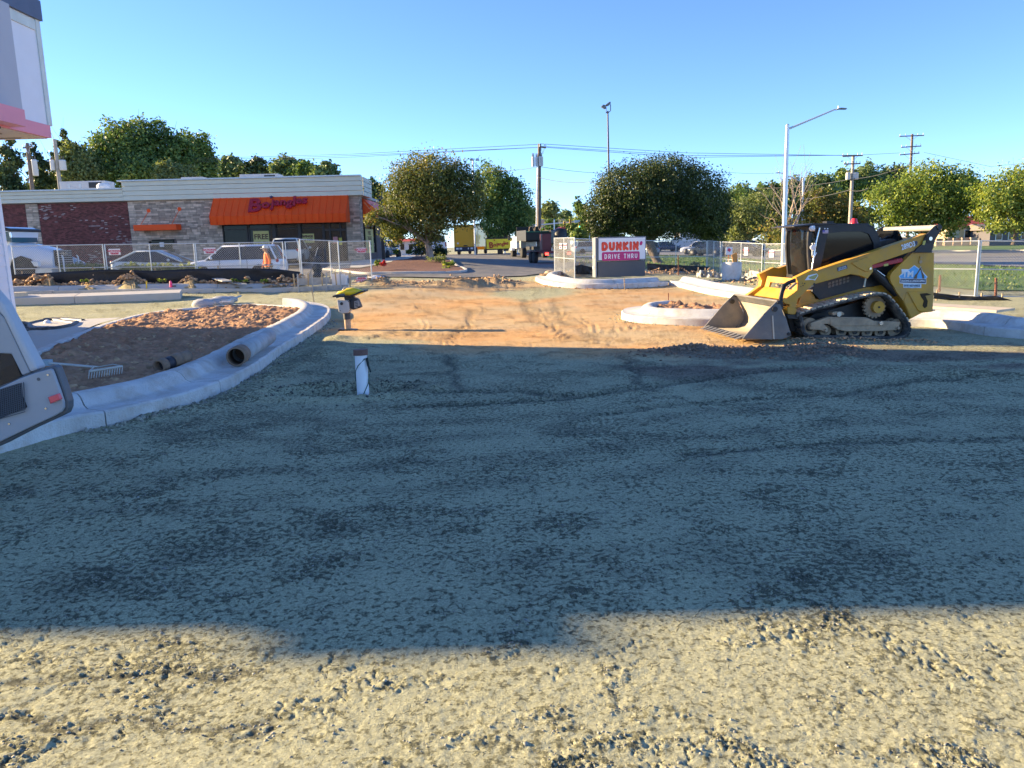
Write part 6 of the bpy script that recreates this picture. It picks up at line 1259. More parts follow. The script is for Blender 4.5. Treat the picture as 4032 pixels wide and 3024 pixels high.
tpoly([(-60,905),(20,893),(40,902),(42,908),(38,955),(15,958),(-60,958)], .15, 2.2, 'cab', PW, tk, .04); tpoly([(15,894),(42,902),(44,912),(14,908)], .1, 2.3, 'visor', TRIM, tk, .01)
tpoly([(20,912),(38,912),(46,952),(24,952)], .14, .2, 'side_window', VGL, tk); tpoly([(39,910),(41,910),(49,954),(46,954)], .25, 2.1, 'windscreen', glass('teal_screen', (.06, .14, .17), .05, .1), tk); tpoly([(-60,955),(40,955),(40,1080),(-60,1080)], .25, 2.1, 'door_panel', PW, tk)
MB().tube([tp(40, 915, -.1), tp(44, 935, -.1)], .05, 8).build('mirror', CHROME, tk)

# --- yellow box truck
YY = paint('truck_yellow', (.85, .40, .01), .4); bx_ = 90.; c = W(1832, 1006, bx_); bt = thing('box_truck', 'yellow box truck seen from behind beyond the trees', 'box truck', (float(c[0]), bx_, tz(c[0], bx_)+.05), math.radians(-9)); 
MB().box((0, 3.2, 2.1), (2.5, 6.4, 2.5)).build('cargo_box', YY, bt, world=False, bevel=.03); rd = MB().box((0, -.03, 2.05), (2.15, .06, 2.2)).build('roll_door', YY, bt, world=False)
for i in range(5): MB().box((0, -.065, 1.15+i*.45), (2.1, .012, .43)).build('door_slat', YY, rd, world=False)
for s in (-1, 1): MB().box((s*1.17, -.04, 2.1), (.16, .1, 2.45)).build('corner_post', YY, bt, world=False)
MB().box((0, -.06, 3.3), (2.5, .16, .14)).build('top_rail', YY, bt, world=False); MB().box((0, -.12, .62), (2.4, .2, .5)).build('bumper', mat('truck_navy', (.02, .03, .06), .5), bt, world=False)
for i, xx in enumerate((-.85, -.45, .45, .85)): MB().box((xx, -.23, .7), (.3 if i != 2 else .12, .02, .2)).build('plate', WHITE, bt, world=False)
MB().box((.1, -.1, 1.02), (.45, .08, .1)).build('latch', TRIM, bt, world=False); MB().box((-.8, -.075, 1.3), (.2, .012, .18)).build('sticker', WHITE, bt, world=False)
for s in (-1, 1):
    for wy in (1.3, 7.4): wheel(bt, (s*1.0, wy, .42), .42, .28, axis='X')
    MB().box((s*1.12, -.07, .95), (.08, .03, .2)).build('tail_light', TAILL, bt, world=False)
MB().box((0, 7.6, 1.35), (2.1, 1.9, 1.7)).build('cab', YY, bt, world=False, bevel=.1)
# --- white pickup tailgate
c = W(1722, 1000, 76); pk_ = thing('pickup_truck', 'white pickup seen from behind between trunk and yellow truck', 'pickup', (float(c[0]), 76, tz(c[0], 76)+.05), math.radians(5)); 
MB().box((0, 2.6, .95), (1.9, 5.2, .75)).build('body', paint(*WHT), pk_, world=False, bevel=.06); MB().box((0, 2.9, 1.55), (1.7, 1.9, .6), taper=.85).build('cabin', VGL, pk_, world=False, bevel=.05); MB().box((0, 2.9, 1.87), (1.45, 1.6, .06)).build('roof', paint(*WHT), pk_, world=False); MB().box((0, -.03, 1.0), (1.6, .06, .55)).build('tailgate', paint(*WHT), pk_, world=False); MB().box((0, -.1, .5), (1.85, .2, .2)).build('bumper', TRIM, pk_, world=False)
for s in (-1, 1):
    MB().box((s*.88, -.03, 1.05), (.14, .08, .4)).build('tail_light', TAILL, pk_, world=False)
    for wy in (1.1, 4.3): wheel(pk_, (s*.85, wy, .37), .37, .25, axis='X')
# --- dump truck and trailer leaving the site
c = W(2112, 1030, 66); dt = thing('dump_truck', 'white cab dump truck with a black bed driving away', 'dump truck', (float(c[0]), 66, tz(c[0], 66)+.05), math.radians(12))
MB().box((-.1, 3.9, 1.3), (1.9, 1.8, 1.1)).build('cab', paint(*WHT), dt, world=False, bevel=.12); MB().box((-.1, 3.8, 1.95), (1.6, 1.5, .55), taper=.8).build('cab_window', VGL, dt, world=False, bevel=.04); MB().box((-.1, 5.2, 1.1), (1.8, 1.2, .8)).build('bonnet', paint(*WHT), dt, world=False, bevel=.12)
for s in (-1, 1): MB().box((s*1.02-.1, 4.3, .75), (.35, .9, .3)).build('fender', paint(*WHT), dt, world=False, bevel=.08); MB().box((s*1.25-.1, 4.5, 1.75), (.2, .1, .4)).build('mirror', TRIM, dt, world=False)
bd = MB(); bd.box((.1, 1.2, 1.45), (2.2, 3.6, .1)); 
for s in (-1, 1): bd.box((s*1.08+.1, 1.2, 1.85), (.06, 3.6, .9))
bd.box((.1, 2.97, 2.0), (2.2, .06, 1.3)); bd.box((.1, -.57, 1.75), (2.2, .06, .7)); bd.build('dump_bed', TRIM, dt, world=False)
MB().box((-.95, .9, 1.15), (.45, .5, .6)).build('tool_box', mat('grey_box', (.30, .31, .27), .6), dt, world=False, bevel=.02)
for s in (-1, 1):
    for wy in (.6, 4.5): wheel(dt, (s*.92-.05, wy, .43), .43, .4, axis='X')
MB().box((.1, 2, .8), (.9, 5, .3)).build('chassis', TRIM, dt, world=False); MB().box((.3, .9, 2.15), (1.9, 1.8, .14)).build('green_tarp', mat('green_tarp', (.03, .16, .08), .6), dt, world=False, bevel=.05)
for k in range(3): MB().tube([(-.5+.5*k, .4, 2.1), (-.45+.5*k, .4, 2.55), (-.2+.5*k, .4, 2.65), (-.05+.5*k, .4, 2.3)], .035, 6).build('tool_handle', DUST, dt, world=False)
c = W(2188, 1043, 51); tr_ = thing('equipment_trailer', 'dark trailer with red tool cabinet and twin wheels behind the fence', 'trailer', (float(c[0]), 51, tz(c[0], 51)+.05), math.radians(14))
MB().box((0, 1.6, .72), (1.9, 4.2, .14)).build('deck', mat('trailer_red', (.16, .02, .02), .6), tr_, world=False)
for s in (-1, 1):
    for wy in (1.1, 1.95): wheel(tr_, (s*1.08, wy, .38), .38, .24, axis='X')
    MB().box((s*.75, -.53, .62), (.22, .05, .16)).build('brake_light', mat('lit_brake_light', (.9, .05, .03), .3, emit=1.6), tr_, world=False)
    MB().box((s*1.08, 1.5, .86), (.3, 1.9, .05)).build('mudguard', TRIM, tr_, world=False)
cb = MB().box((-.55, .4, 1.35), (.6, .6, 1.1)).build('red_cabinet', mat('cabinet_red', (.16, .02, .02), .5), tr_, world=False, bevel=.02)
for i in range(3): MB().box((-.55, .09, 1.0+i*.34), (.52, .02, .3)).build('drawer', mat('cabinet_red', (.16, .02, .02), .5), cb, world=False)
MB().lathe((.45, .3, 1.45), [(.35, -.7), (.45, -.6), (.45, .5), (.3, .75), (.1, .78)], 18).build('black_tank', TRIM, tr_, world=False); MB().box((.45, -.17, 1.25), (.5, .02, .08)).build('reflective_band', WHITE, tr_, world=False)
MB().box((.7, 1.4, 1.7), (.7, 1.4, .9)).build('engine_cover', TRIM, tr_, world=False, bevel=.05); MB().prism([(.35, .9, 2.12), (.75, .9, 2.34), (1.0, .9, 2.34), (1.0, .9, 2.15), (.4, .9, 2.1)], (0, 0, 0), (0, .9, 0)).build('red_hopper', mat('hopper_red', (.55, .07, .03), .5), tr_, world=False, bevel=.03); MB().tube([(.0, -.5, .95), (.0, .2, 1.0)], .12, 10).build('roller', DUST, tr_, world=False)

# ================================================================== YELLOW MONUMENT SIGN
my = 74.; a, b = W(1915, 982, my), W(2014, 938, my); ms = thing('restaurant_sign', 'yellow roadside sign with red lettering beside the drive', 'sign', (float((a[0]+b[0])/2), my, tz((a[0]+b[0])/2, my)))
cxm, czm, wm, hm = (a[0]+b[0])/2, (a[2]+b[2])/2, b[0]-a[0], b[2]-a[2]; MB().box((cxm, my+.2, czm), (wm+.14, .4, hm+.14)).build('cabinet', TRIM, ms, bevel=.02); fc = MB().box((cxm, my-.015, czm), (wm-.06, .03, hm-.08)).build('face', mat('sign_yellow', (.78, .70, .03), .4), ms)
MB().box((cxm+.1, my+.2, (czm+tz(cxm, my))/2-.3), (.5, .3, czm-tz(cxm, my))).build('pedestal', TRIM, ms)
word_letters('Bojangles', Vector((cxm, my-.05, czm-.05)), (1, 0, .05), (0, 0, 1), wm*.76, BJS, BJD, mat('sign_dark_red', (.38, .02, .02), .5), fc, ext=.012, off=.03)
mb = MB(); star(mb, (cxm-.42, my-.06, czm+.34), .1, (1, 0, 0), (0, 0, 1), (0, -1, 0), .012); mb.build('star', mat('sign_dark_red', (.38, .02, .02), .5), fc)

# ================================================================== PEOPLE
def body_mat(name, shirt, pants, skin):
    m = bpy.data.materials.new(name); m.use_nodes = True; N, L = nt(m); b = N['Principled BSDF']; b.inputs['Roughness'].default_value = .8
    tc = N.new('ShaderNodeTexCoord'); sp = N.new('ShaderNodeSeparateXYZ'); L.new(tc.outputs['Object'], sp.inputs[0]); cr = N.new('ShaderNodeValToRGB'); cr.color_ramp.interpolation = 'CONSTANT'
    mr = N.new('ShaderNodeMapRange'); mr.inputs[2].default_value = 2.; L.new(sp.outputs[2], mr.inputs[0]); L.new(mr.outputs[0], cr.inputs[0])
    e = cr.color_ramp.elements; e[0].color = (.06, .045, .03, 1); e[1].position = .05; e[1].color = (*pants, 1)
    k = e.new(.455); k.color = (*shirt, 1); k = e.new(.735); k.color = (*skin, 1)
    ab = N.new('ShaderNodeMath'); ab.operation = 'ABSOLUTE'; L.new(sp.outputs[0], ab.inputs[0]); gt = N.new('ShaderNodeMath'); gt.operation = 'GREATER_THAN'; gt.inputs[1].default_value = .235; L.new(ab.outputs[0], gt.inputs[0])
    lt = N.new('ShaderNodeMath'); lt.operation = 'LESS_THAN'; lt.inputs[1].default_value = .90; L.new(sp.outputs[2], lt.inputs[0]); mu = N.new('ShaderNodeMath'); mu.operation = 'MULTIPLY'; L.new(gt.outputs[0], mu.inputs[0]); L.new(lt.outputs[0], mu.inputs[1])
    mx = N.new('ShaderNodeMix'); mx.data_type = 'RGBA'; L.new(mu.outputs[0], mx.inputs[0]); L.new(cr.outputs[0], mx.inputs[6]); mx.inputs[7].default_value = (*skin, 1); L.new(mx.outputs[2], b.inputs['Base Color']); return m
def person_mesh(J, E_, m, parent, root=0):
    me = bpy.data.meshes.new('body'); names = list(J); ix = {n: i for i, n in enumerate(names)}; me.from_pydata([J[n][0] for n in names], [(ix[a], ix[b]) for a, b in E_], []); o = link('body', me, parent); me.materials.append(m)
    sk = o.modifiers.new('skin', 'SKIN'); sk.use_smooth_shade = True; lay = me.skin_vertices[0].data
    for n in names: r = J[n][1]; lay[ix[n]].radius = r if isinstance(r, tuple) else (r, r); lay[ix[n]].use_root = (ix[n] == root)
    sb = o.modifiers.new('sub', 'SUBSURF'); sb.levels = 2; sb.render_levels = 2; return o
J = {'pelvis': ((0, 0, .98), (.15, .12)), 'waist': ((0, 0, 1.12), (.145, .11)), 'chest': ((0, .01, 1.32), (.17, .12)), 'neck0': ((0, 0, 1.47), (.075, .07)), 'neck': ((0, -.01, 1.54), (.055, .055)), 'head': ((-.01, -.02, 1.63), (.082, .095)), 'crown': ((-.01, -.01, 1.73), (.065, .075))}
E_ = [('pelvis', 'waist'), ('waist', 'chest'), ('chest', 'neck0'), ('neck0', 'neck'), ('neck', 'head'), ('head', 'crown')]
for s, n in ((1, 'l'), (-1, 'r')):
    fwd = .02 if s > 0 else -.06
    for k, v in (('hip', ((s*.10, 0, .90), .10)), ('knee', ((s*.11, -.03*s-.01, .50), .062)), ('ankle', ((s*.12, .02, .10), .045)), ('toe', ((s*.14, -.16, .045), .04)), ('sh', ((s*.19, .0, 1.42), .068)), ('elb', ((s*.27, .03+fwd, 1.15), .047)), ('wr', ((s*.28, -.05+fwd, .91), .032)), ('palm', ((s*.275, -.07+fwd, .845), (.036, .018)))): J[k+n] = v
    E_ += [('pelvis', 'hip'+n), ('hip'+n, 'knee'+n), ('knee'+n, 'ankle'+n), ('ankle'+n, 'toe'+n), ('neck0', 'sh'+n), ('sh'+n, 'elb'+n), ('elb'+n, 'wr'+n), ('wr'+n, 'palm'+n)]
    for i in range(4):
        y0 = -.07+fwd+(i-1.5)*.02; ln = (.075, .088, .085, .065)[i]; J['k%d' % i+n] = ((s*.272, y0, .80), .0095); J['f%d' % i+n] = ((s*.262, y0-.005, .80-ln*.6), .0085); J['t%d' % i+n] = ((s*.248, y0-.01, .80-ln), .0075)
        E_ += [('palm'+n, 'k%d' % i+n), ('k%d' % i+n, 'f%d' % i+n), ('f%d' % i+n, 't%d' % i+n)]
    J['th'+n] = ((s*.262, -.115+fwd, .835), .010); J['tt'+n] = ((s*.255, -.135+fwd, .795), .0085); E_ += [('palm'+n, 'th'+n), ('th'+n, 'tt'+n)]
pw = W(1046, 967, 33.2); hz_ = 1.80
pr = thing('person', 'worker in an orange shirt and white hard hat walking by the silt fence', 'person', (float(pw[0]), 33.2, float(pw[2])-hz_), math.radians(-55))
person_mesh(J, E_, body_mat('worker_clothes', (.85, .19, .03), (.02, .02, .025), (.42, .24, .16)), pr)
MB().lathe((-.01, -.015, 1.685), [(.155, 0), (.158, .012), (.125, .02), (.122, .06), (.095, .105), (.05, .13), (.01, .135)], 20).build('hard_hat', mat('hat_white', (.72, .70, .64), .4), pr, world=False); MB().prism([(-.12, -.12, 1.69), (.1, -.12, 1.69), (.07, -.21, 1.68), (-.09, -.21, 1.68)], (0, 0, 0), (0, 0, .012)).build('hat_peak', mat('hat_white', (.72, .70, .64), .4), pr, world=False)
for s in (-1, 1): MB().blob((s*.028-.01, -.108, 1.645), (.014, .01, .009), 1, 8, 6, 0, True).build('eye', mat('eye_white', (.7, .7, .7), .3), pr, world=False); MB().blob((s*.085-.01, -.005, 1.63), (.012, .022, .034), 1, 8, 6, .05, True).build('ear', mat('skin', (.42, .24, .16), .6), pr, world=False)
MB().blob((-.01, -.122, 1.615), (.014, .02, .024), 1, 8, 6, 0, True).build('nose', mat('skin', (.42, .24, .16), .6), pr, world=False); MB().box((-.01, -.108, 1.578), (.045, .012, .009)).build('mouth', mat('lips', (.3, .11, .09), .6), pr, world=False)
MB().lathe((0, 0, 1.00), [(.172, -.03), (.176, 0), (.172, .03)], 18).build('tool_belt', TRIM, pr, world=False); MB().box((.06, .15, .97), (.2, .1, .17)).build('tool_pouch', TRIM, pr, world=False, bevel=.02)
for s in (-1, 1): MB().tube([(s*.09, .135, 1.03), (s*.1, .14, 1.3), (s*.1, .06, 1.49), (s*.1, -.1, 1.42)], .018, 6).build('strap', TRIM, pr, world=False)
print('vehicles done')
# ================================================================== TREES
BARK = mat('bark', (.15, .115, .085), .95, .3, 5, .02, 18); BARKP = mat('pale_bark', (.34, .27, .21), .9, .25, 5, .015, 14)
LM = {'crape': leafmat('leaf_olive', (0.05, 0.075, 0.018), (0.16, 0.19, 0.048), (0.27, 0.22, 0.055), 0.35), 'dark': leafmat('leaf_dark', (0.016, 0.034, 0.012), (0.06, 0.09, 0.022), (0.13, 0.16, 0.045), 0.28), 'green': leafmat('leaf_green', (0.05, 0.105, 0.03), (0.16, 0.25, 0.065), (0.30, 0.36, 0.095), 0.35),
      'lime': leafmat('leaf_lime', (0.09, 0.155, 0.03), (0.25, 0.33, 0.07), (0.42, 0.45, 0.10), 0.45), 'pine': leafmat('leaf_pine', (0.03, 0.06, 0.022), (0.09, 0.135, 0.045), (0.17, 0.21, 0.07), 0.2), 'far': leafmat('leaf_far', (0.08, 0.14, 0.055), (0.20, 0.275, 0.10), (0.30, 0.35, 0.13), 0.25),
      'pale': leafmat('leaf_pale', (0.09, 0.13, 0.045), (0.24, 0.29, 0.11), (0.34, 0.37, 0.15), 0.4), 'rust': leafmat('leaf_rust', (0.085, 0.12, 0.03), (0.25, 0.26, 0.07), (0.40, 0.26, 0.08), 0.45)}
def leaves(lobes, n, size, seed, shell=.5, clump=.16, droop=.0):
    """leaf quads gathered in clumps through the crown's volume"""
    r = np.random.default_rng(seed); vol = np.array([l[3]*l[4]*l[5] for l in lobes]); vol = vol**.75; Ps = []; Ns = []
    per = 26
    for l, k in zip(lobes, (vol/vol.sum()*n).astype(int)):
        m = max(4, k//per); d = r.normal(size=(m, 3)); d /= np.linalg.norm(d, axis=1)[:, None]
        lump = .82+.36*vnoise(d[:, 0]*2.3+seed, d[:, 2]*2.3+d[:, 1]*1.7, seed); rad = (shell+(1-shell)*r.random(m)**.6)*lump
        c = d*rad[:, None]*np.array(l[3:6])+np.array(l[:3]); sz = clump*np.mean(l[3:6])*(.6+.8*r.random(m))
        P = np.repeat(c, per, 0)+r.normal(size=(m*per, 3))*np.repeat(sz, per)[:, None]*np.array([1, 1, .75]); out = P-np.array(l[:3]); out /= np.linalg.norm(out, axis=1)[:, None]+1e-9
        N_ = out*.7+r.normal(size=P.shape)*.7+np.array([0, 0, .35]); P[:, 2] -= droop*np.hypot(out[:, 0], out[:, 1])*l[5]*.3; Ps.append(P); Ns.append(N_/np.linalg.norm(N_, axis=1)[:, None])
    P = np.vstack(Ps); N_ = np.vstack(Ns); q = r.normal(size=P.shape); u = np.cross(N_, q); u /= np.linalg.norm(u, axis=1)[:, None]+1e-9; v = np.cross(N_, u); s = size*(.6+.8*r.random(len(P)))[:, None]
    V = np.stack([P-u*s, P+v*s*.55+N_*s*.12, P+u*s, P-v*s*.55+N_*s*.12], 1).reshape(-1, 3); return V, np.arange(len(V)).reshape(-1, 4)
def branches(mb, base, tips, r0, seed, fork=.35, wob=.12):
    rg = random.Random(seed)
    for t in tips:
        a, b = Vector(base), Vector(t); L = (b-a).length; pts = []; rad = []
        for i in range(6):
            f = i/5; p = a.lerp(b, f); p.z += math.sin(f*math.pi)*L*.08; p += Vector((rg.uniform(-1, 1), rg.uniform(-1, 1), rg.uniform(-1, 1)))*L*wob*.4*math.sin(f*math.pi); pts.append(p); rad.append(max(.012, r0*(1-.85*f)))
        mb.tube(pts, rad, 6)
        for j in (2, 3, 4):
            d = (b-a).normalized()+Vector((rg.uniform(-1, 1), rg.uniform(-1, 1), rg.uniform(-.2, .8))); mb.tube([pts[j], pts[j]+d.normalized()*L*.18, pts[j]+d.normalized()*L*.32+Vector((0, 0, L*.05))], [rad[j]*.6, rad[j]*.4, .01], 5)
def tree(name, label, Y, base, lobes_px, kind, n, size, trunk_r, stems=1, bark=BARK, seed=0, cat='tree', group=None, shell=.5, clump=.16, droop=0., limbs=12, flat=1., spread=.0):
    """base: picture point of the foot; lobes_px: (x0,y0,x1,y1[,dY]) boxes of the crown in the picture at distance Y"""
    b = W(base[0], base[1], Y); t = thing(name, label, cat, tuple(b), group=group); lobes = []
    for l in lobes_px:
        dY = l[4] if len(l) > 4 else 0.; a, c = W(l[0], l[1], Y+dY), W(l[2], l[3], Y+dY); rx = abs(c[0]-a[0])/2; rz = abs(a[2]-c[2])/2; lobes.append(((a[0]+c[0])/2, Y+dY, (a[2]+c[2])/2, rx, rx*flat, rz))
    n = int(n*1.7); size *= .76
    V, Fq = leaves(lobes, n, size, seed, shell, clump, droop); V = V-b; me = np_mesh('crown', V, Fq, None, False); me.materials.append(LM[kind]); link('crown', me, t)
    mb = MB(); rg = random.Random(seed+1); zc = min(l[2]-l[5] for l in lobes); big = max(lobes, key=lambda l: l[3]*l[5]); fork = Vector((b[0]+(big[0]-b[0])*.08, b[1], b[2]+max(.6, (zc-b[2])*1.05)))
    for k in range(stems):
        off = Vector((rg.uniform(-1, 1), rg.uniform(-1, 1), 0))*(trunk_r*1.1 if stems > 1 else 0); f = fork+Vector((rg.uniform(-1, 1), rg.uniform(-1, 1), rg.uniform(0, .4)))*(spread if stems > 1 else .05)
        p0 = Vector(b)+off-Vector((0, 0, .1)); mb.tube([p0, p0.lerp(f, .12), p0.lerp(f, .5)+Vector((rg.uniform(-.04, .04), 0, 0)), f], [trunk_r*1.35, trunk_r, trunk_r*.85, trunk_r*.7], 10)
        tips = []
        for i in range(max(3, limbs//stems)):
            l = lobes[rg.randrange(len(lobes))]; a = rg.uniform(0, 2*math.pi); e = rg.uniform(-.15, 1.); q = .72; tips.append((l[0]+q*l[3]*math.cos(a)*math.sqrt(1-e*e*.8), l[1]+q*l[4]*math.sin(a)*math.sqrt(1-e*e*.8), l[2]+q*l[5]*e))
        branches(mb, f, tips, trunk_r*.55, seed+k)
    mb.build('trunk', bark, t); return t
tree('crape_myrtle', 'spreading olive and orange tree with pale stems on the mulch island', 49, (1697,1018), [(1490,640,1760,900),(1560,605,1840,840),(1700,640,1910,870),(1580,760,1790,960),(1480,800,1620,960),(1760,760,1912,885),(1428,830,1530,890,-1)], 'crape', 30000, .095, .13, 5, BARKP, 3, shell=.35, clump=.15, limbs=20, spread=.35)
tree('shade_tree', 'dark green tree behind the yellow restaurant sign', 82, (1992,985), [(1850,640,2010,860),(1940,690,2090,900),(1890,790,2040,925),(1980,780,2095,930)], 'green', 14000, .17, .22, 1, BARK, 12, shell=.4, limbs=12)
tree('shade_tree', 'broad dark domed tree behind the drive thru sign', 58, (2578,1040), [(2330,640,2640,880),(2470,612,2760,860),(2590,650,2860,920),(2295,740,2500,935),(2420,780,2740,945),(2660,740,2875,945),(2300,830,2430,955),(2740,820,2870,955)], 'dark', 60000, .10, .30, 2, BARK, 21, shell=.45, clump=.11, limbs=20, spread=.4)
tree('street_tree', 'yellow green tree right behind the loader', 84, (3650,965), [(3420,690,3640,880),(3520,645,3760,860),(3640,650,3830,850),(3440,790,3600,930),(3560,800,3790,930),(3700,740,3860,890)], 'lime', 15000, .20, .2, 1, BARK, 31, shell=.35, clump=.15, limbs=14)
tree('street_tree', 'yellow green tree at the right edge', 78, (3990,960), [(3850,690,4060,860),(3940,635,4160,860),(3880,790,4080,920),(4020,720,4250,900)], 'lime', 13000, .19, .2, 1, BARK, 37, shell=.35, clump=.15, limbs=12)
tree('street_tree', 'small thin trunked tree left of the lime tree', 92, (3395,965), [(3360,860,3430,930),(3320,830,3420,900)], 'rust', 2200, .2, .12, 1, BARK, 39)
tree('crape_myrtle', 'olive tree with dark stems left of the street lamp', 90, (2935,955), [(2860,790,3000,950),(2930,760,3090,920),(2980,850,3100,960),(2840,850,2930,950)], 'pale', 9000, .18, .11, 4, BARK, 41, spread=.8, limbs=12)
tree('maple_tree', 'orange tinged tree between the two street lamps', 88, (3215,955), [(3150,745,3270,900),(3210,760,3350,920),(3260,820,3390,930)], 'rust', 8000, .19, .13, 2, BARK, 43, limbs=10, spread=.5)
tree('shade_tree', 'green tree at the left of the olive tree', 100, (2880,955), [(2840,740,2960,930),(2800,800,2900,940)], 'green', 4500, .24, .2, 1, BARK, 47)
# bare tree
b = W(3108, 985, 70); bt_ = thing('bare_tree', 'leafless tree in front of the street lamp', 'tree', tuple(b)); mb = MB(); rg = random.Random(5)
tips = [tuple(W(x, y, 70+rg.uniform(-1.5, 1.5))) for x, y in ((2985,750),(3015,700),(3060,660),(3100,650),(3130,640),(3160,655),(3195,680),(3215,700),(2990,840),(3020,900),(3080,700),(3150,720),(3200,640),(3060,790))]
mb.tube([b-np.array([0, 0, .1]), W(3106, 960, 70), W(3104, 940, 70)], [.2, .15, .13], 8); branches(mb, W(3104, 945, 70), tips, .075, 9, wob=.2); mb.build('trunk', BARKP, bt_)
V, Fq = leaves([tuple(W(3060, 900, 70))+(1.6, 1.4, 1.2), tuple(W(3100, 930, 70))+(1.2, 1., 1.)], 700, .12, 77, .2, .3); me = np_mesh('crown', V-b, Fq); me.materials.append(LM['rust']); link('crown', me, bt_)
# big trees behind the restaurant
BG = 'trees behind the restaurant'
tree('oak_tree', 'tallest broad oak rising above the restaurant roof', 92, (520,900), [(340,480,560,720),(430,455,640,700),(540,480,720,720),(620,520,790,730),(380,620,760,780)], 'green', 22000, .24, .4, 1, BARK, 51, group=BG, shell=.35, clump=.13, limbs=16)
tree('oak_tree', 'feathery oak at the right end of the tall group', 96, (800,900), [(700,520,850,720),(740,560,860,740),(690,640,860,760)], 'green', 8000, .25, .3, 1, BARK, 53, group=BG, shell=.35)
tree('young_tree', 'low light green tree in front of the tall oak', 86, (690,900), [(605,635,700,740),(660,650,780,745)], 'pale', 4500, .2, .15, 1, BARK, 55, group=BG)
tree('mixed_tree', 'yellowish tree between the left poles and the oak', 88, (310,900), [(230,560,360,740),(280,600,420,760)], 'pale', 6000, .22, .2, 1, BARK, 57, group=BG)
def pine(label, Y, base, top, wpx, n, seed, kind='pine', lay=7, lean=0.):
    l = []; rg = random.Random(seed); y0, y1 = top[1], base[1]
    for i in range(lay):
        f = i/(lay-1); yy = y0+(y1-y0)*(.04+.62*f); w_ = wpx*(.25+.75*f**.7)*rg.uniform(.75, 1.15); cx = top[0]+rg.uniform(-.25, .25)*wpx; l.append((cx-w_/2, yy-wpx*.16, cx+w_/2, yy+wpx*.18))
    return tree('pine_tree', label, Y, base, l, kind, n, .22 if Y < 110 else .3, .2, 1, BARK, seed, group='pines', shell=.2, clump=.2, limbs=10)
pine('dark pine at the far left under the canopy', 84, (40,900), (40,545), 150, 6000, 61); pine('pine just left of the first transformer pole', 88, (120,900), (150,570), 110, 4500, 62); pine('pointed dark pine left of the oak', 90, (265,900), (262,515), 130, 6000, 63); pine('second pine beside the transformer poles', 94, (190,900), (200,590), 150, 5000, 64)
pine('dark pine low behind the restaurant left end', 96, (330,900), (335,560), 120, 4500, 66)
FARG = 'far trees along the skyline'
def far(label, Y, x0, y0, x1, y1, kind, seed, n=2600, by=None, size=.42): 
    w_ = x1-x0; h_ = y1-y0; rg = random.Random(seed); l = [(x0, y0+h_*.18, x0+w_*.62, y1), (x0+w_*.36, y0+h_*.1, x1, y1), (x0+w_*.2, y0, x0+w_*.75, y0+h_*.7)]
    return tree('far_tree', label, Y, ((x0+x1)/2, by or y1+60), l, kind, n, size, .3, 1, BARK, seed, group=FARG, shell=.35, clump=.2, limbs=6)
for i, (x0, y0, x1, y1, k, lab) in enumerate(((840,612,980,730,'far','first rounded tree right of the oak on the skyline'),(940,618,1080,730,'pine','dark flat topped pine above the second rooftop unit'),(1050,612,1190,730,'far','pale topped tree above the lettering of the awning'),(1130,630,1260,735,'green','green tree above the right half of the awning'),(1220,640,1340,740,'far','last tree of the skyline before the building corner'),
    (1430,705,1520,860,'far','tree beyond the restaurant corner'),(1470,760,1600,950,'green','low dark tree behind the side awning'),(1330,700,1450,850,'far','tree hidden behind the fascia corner'))):
    far(lab, 140-i*2, x0, y0, x1, y1, k, 70+i, 2600 if i < 5 else 3000, by=960)
for i, (x0, y0, x1, y1, k, lab, Y) in enumerate(((2850,725,2990,880,'far','dark tree just right of the domed tree on the skyline',150),(2960,715,3090,860,'green','tree behind the olive tree on the skyline',155),(3060,690,3180,850,'far','tree behind the street lamp on the skyline',160),(3150,672,3290,830,'far','tree left of the twin transformer pole on the skyline',165),(3260,655,3380,830,'green','tree behind the twin transformer pole',170),(3350,635,3480,800,'far','tree right of the twin transformer pole',172),(3450,640,3580,800,'pine','dark tree behind the tall pole',175),(3680,690,3820,830,'far','tree showing between the two lime trees',160),(3780,700,3870,820,'pine','dark tree at the gap of the lime trees',165),
    (2840,840,2960,960,'green','low green tree right of the domed tree',120),(3300,800,3440,960,'rust','brownish tree above the loader cab',125),(3060,860,3180,965,'green','low tree behind the bare tree',122),(3180,880,3330,970,'dark','low dark hedge tree behind the loader cab',118))):
    far(lab, Y, x0, y0, x1, y1, k, 90+i, 3200, by=968)
for i, (x0, y0, x1, y1, k, lab, Y) in enumerate(((2120,785,2205,880,'pale','pale tall tree behind the utility pole',180),(2040,815,2130,890,'far','bluish tree left of the utility pole',185),(2190,825,2260,890,'far','bluish tree between pole and pine',190),(2130,860,2210,960,'green','green tree at the foot of the utility pole',140),(2260,880,2350,965,'green','low green tree left of the drive thru sign',130),(2330,900,2450,968,'dark','dark low tree behind the drive thru sign',120),(1880,900,1990,960,'dark','low dark tree behind the yellow sign',110))):
    far(lab, Y, x0, y0, x1, y1, k, 110+i, 2400, by=972, size=.34)
pine('tall light green pine left of the domed tree', 150, (2285,975), (2290,785), 120, 5000, 65, 'green', 6)
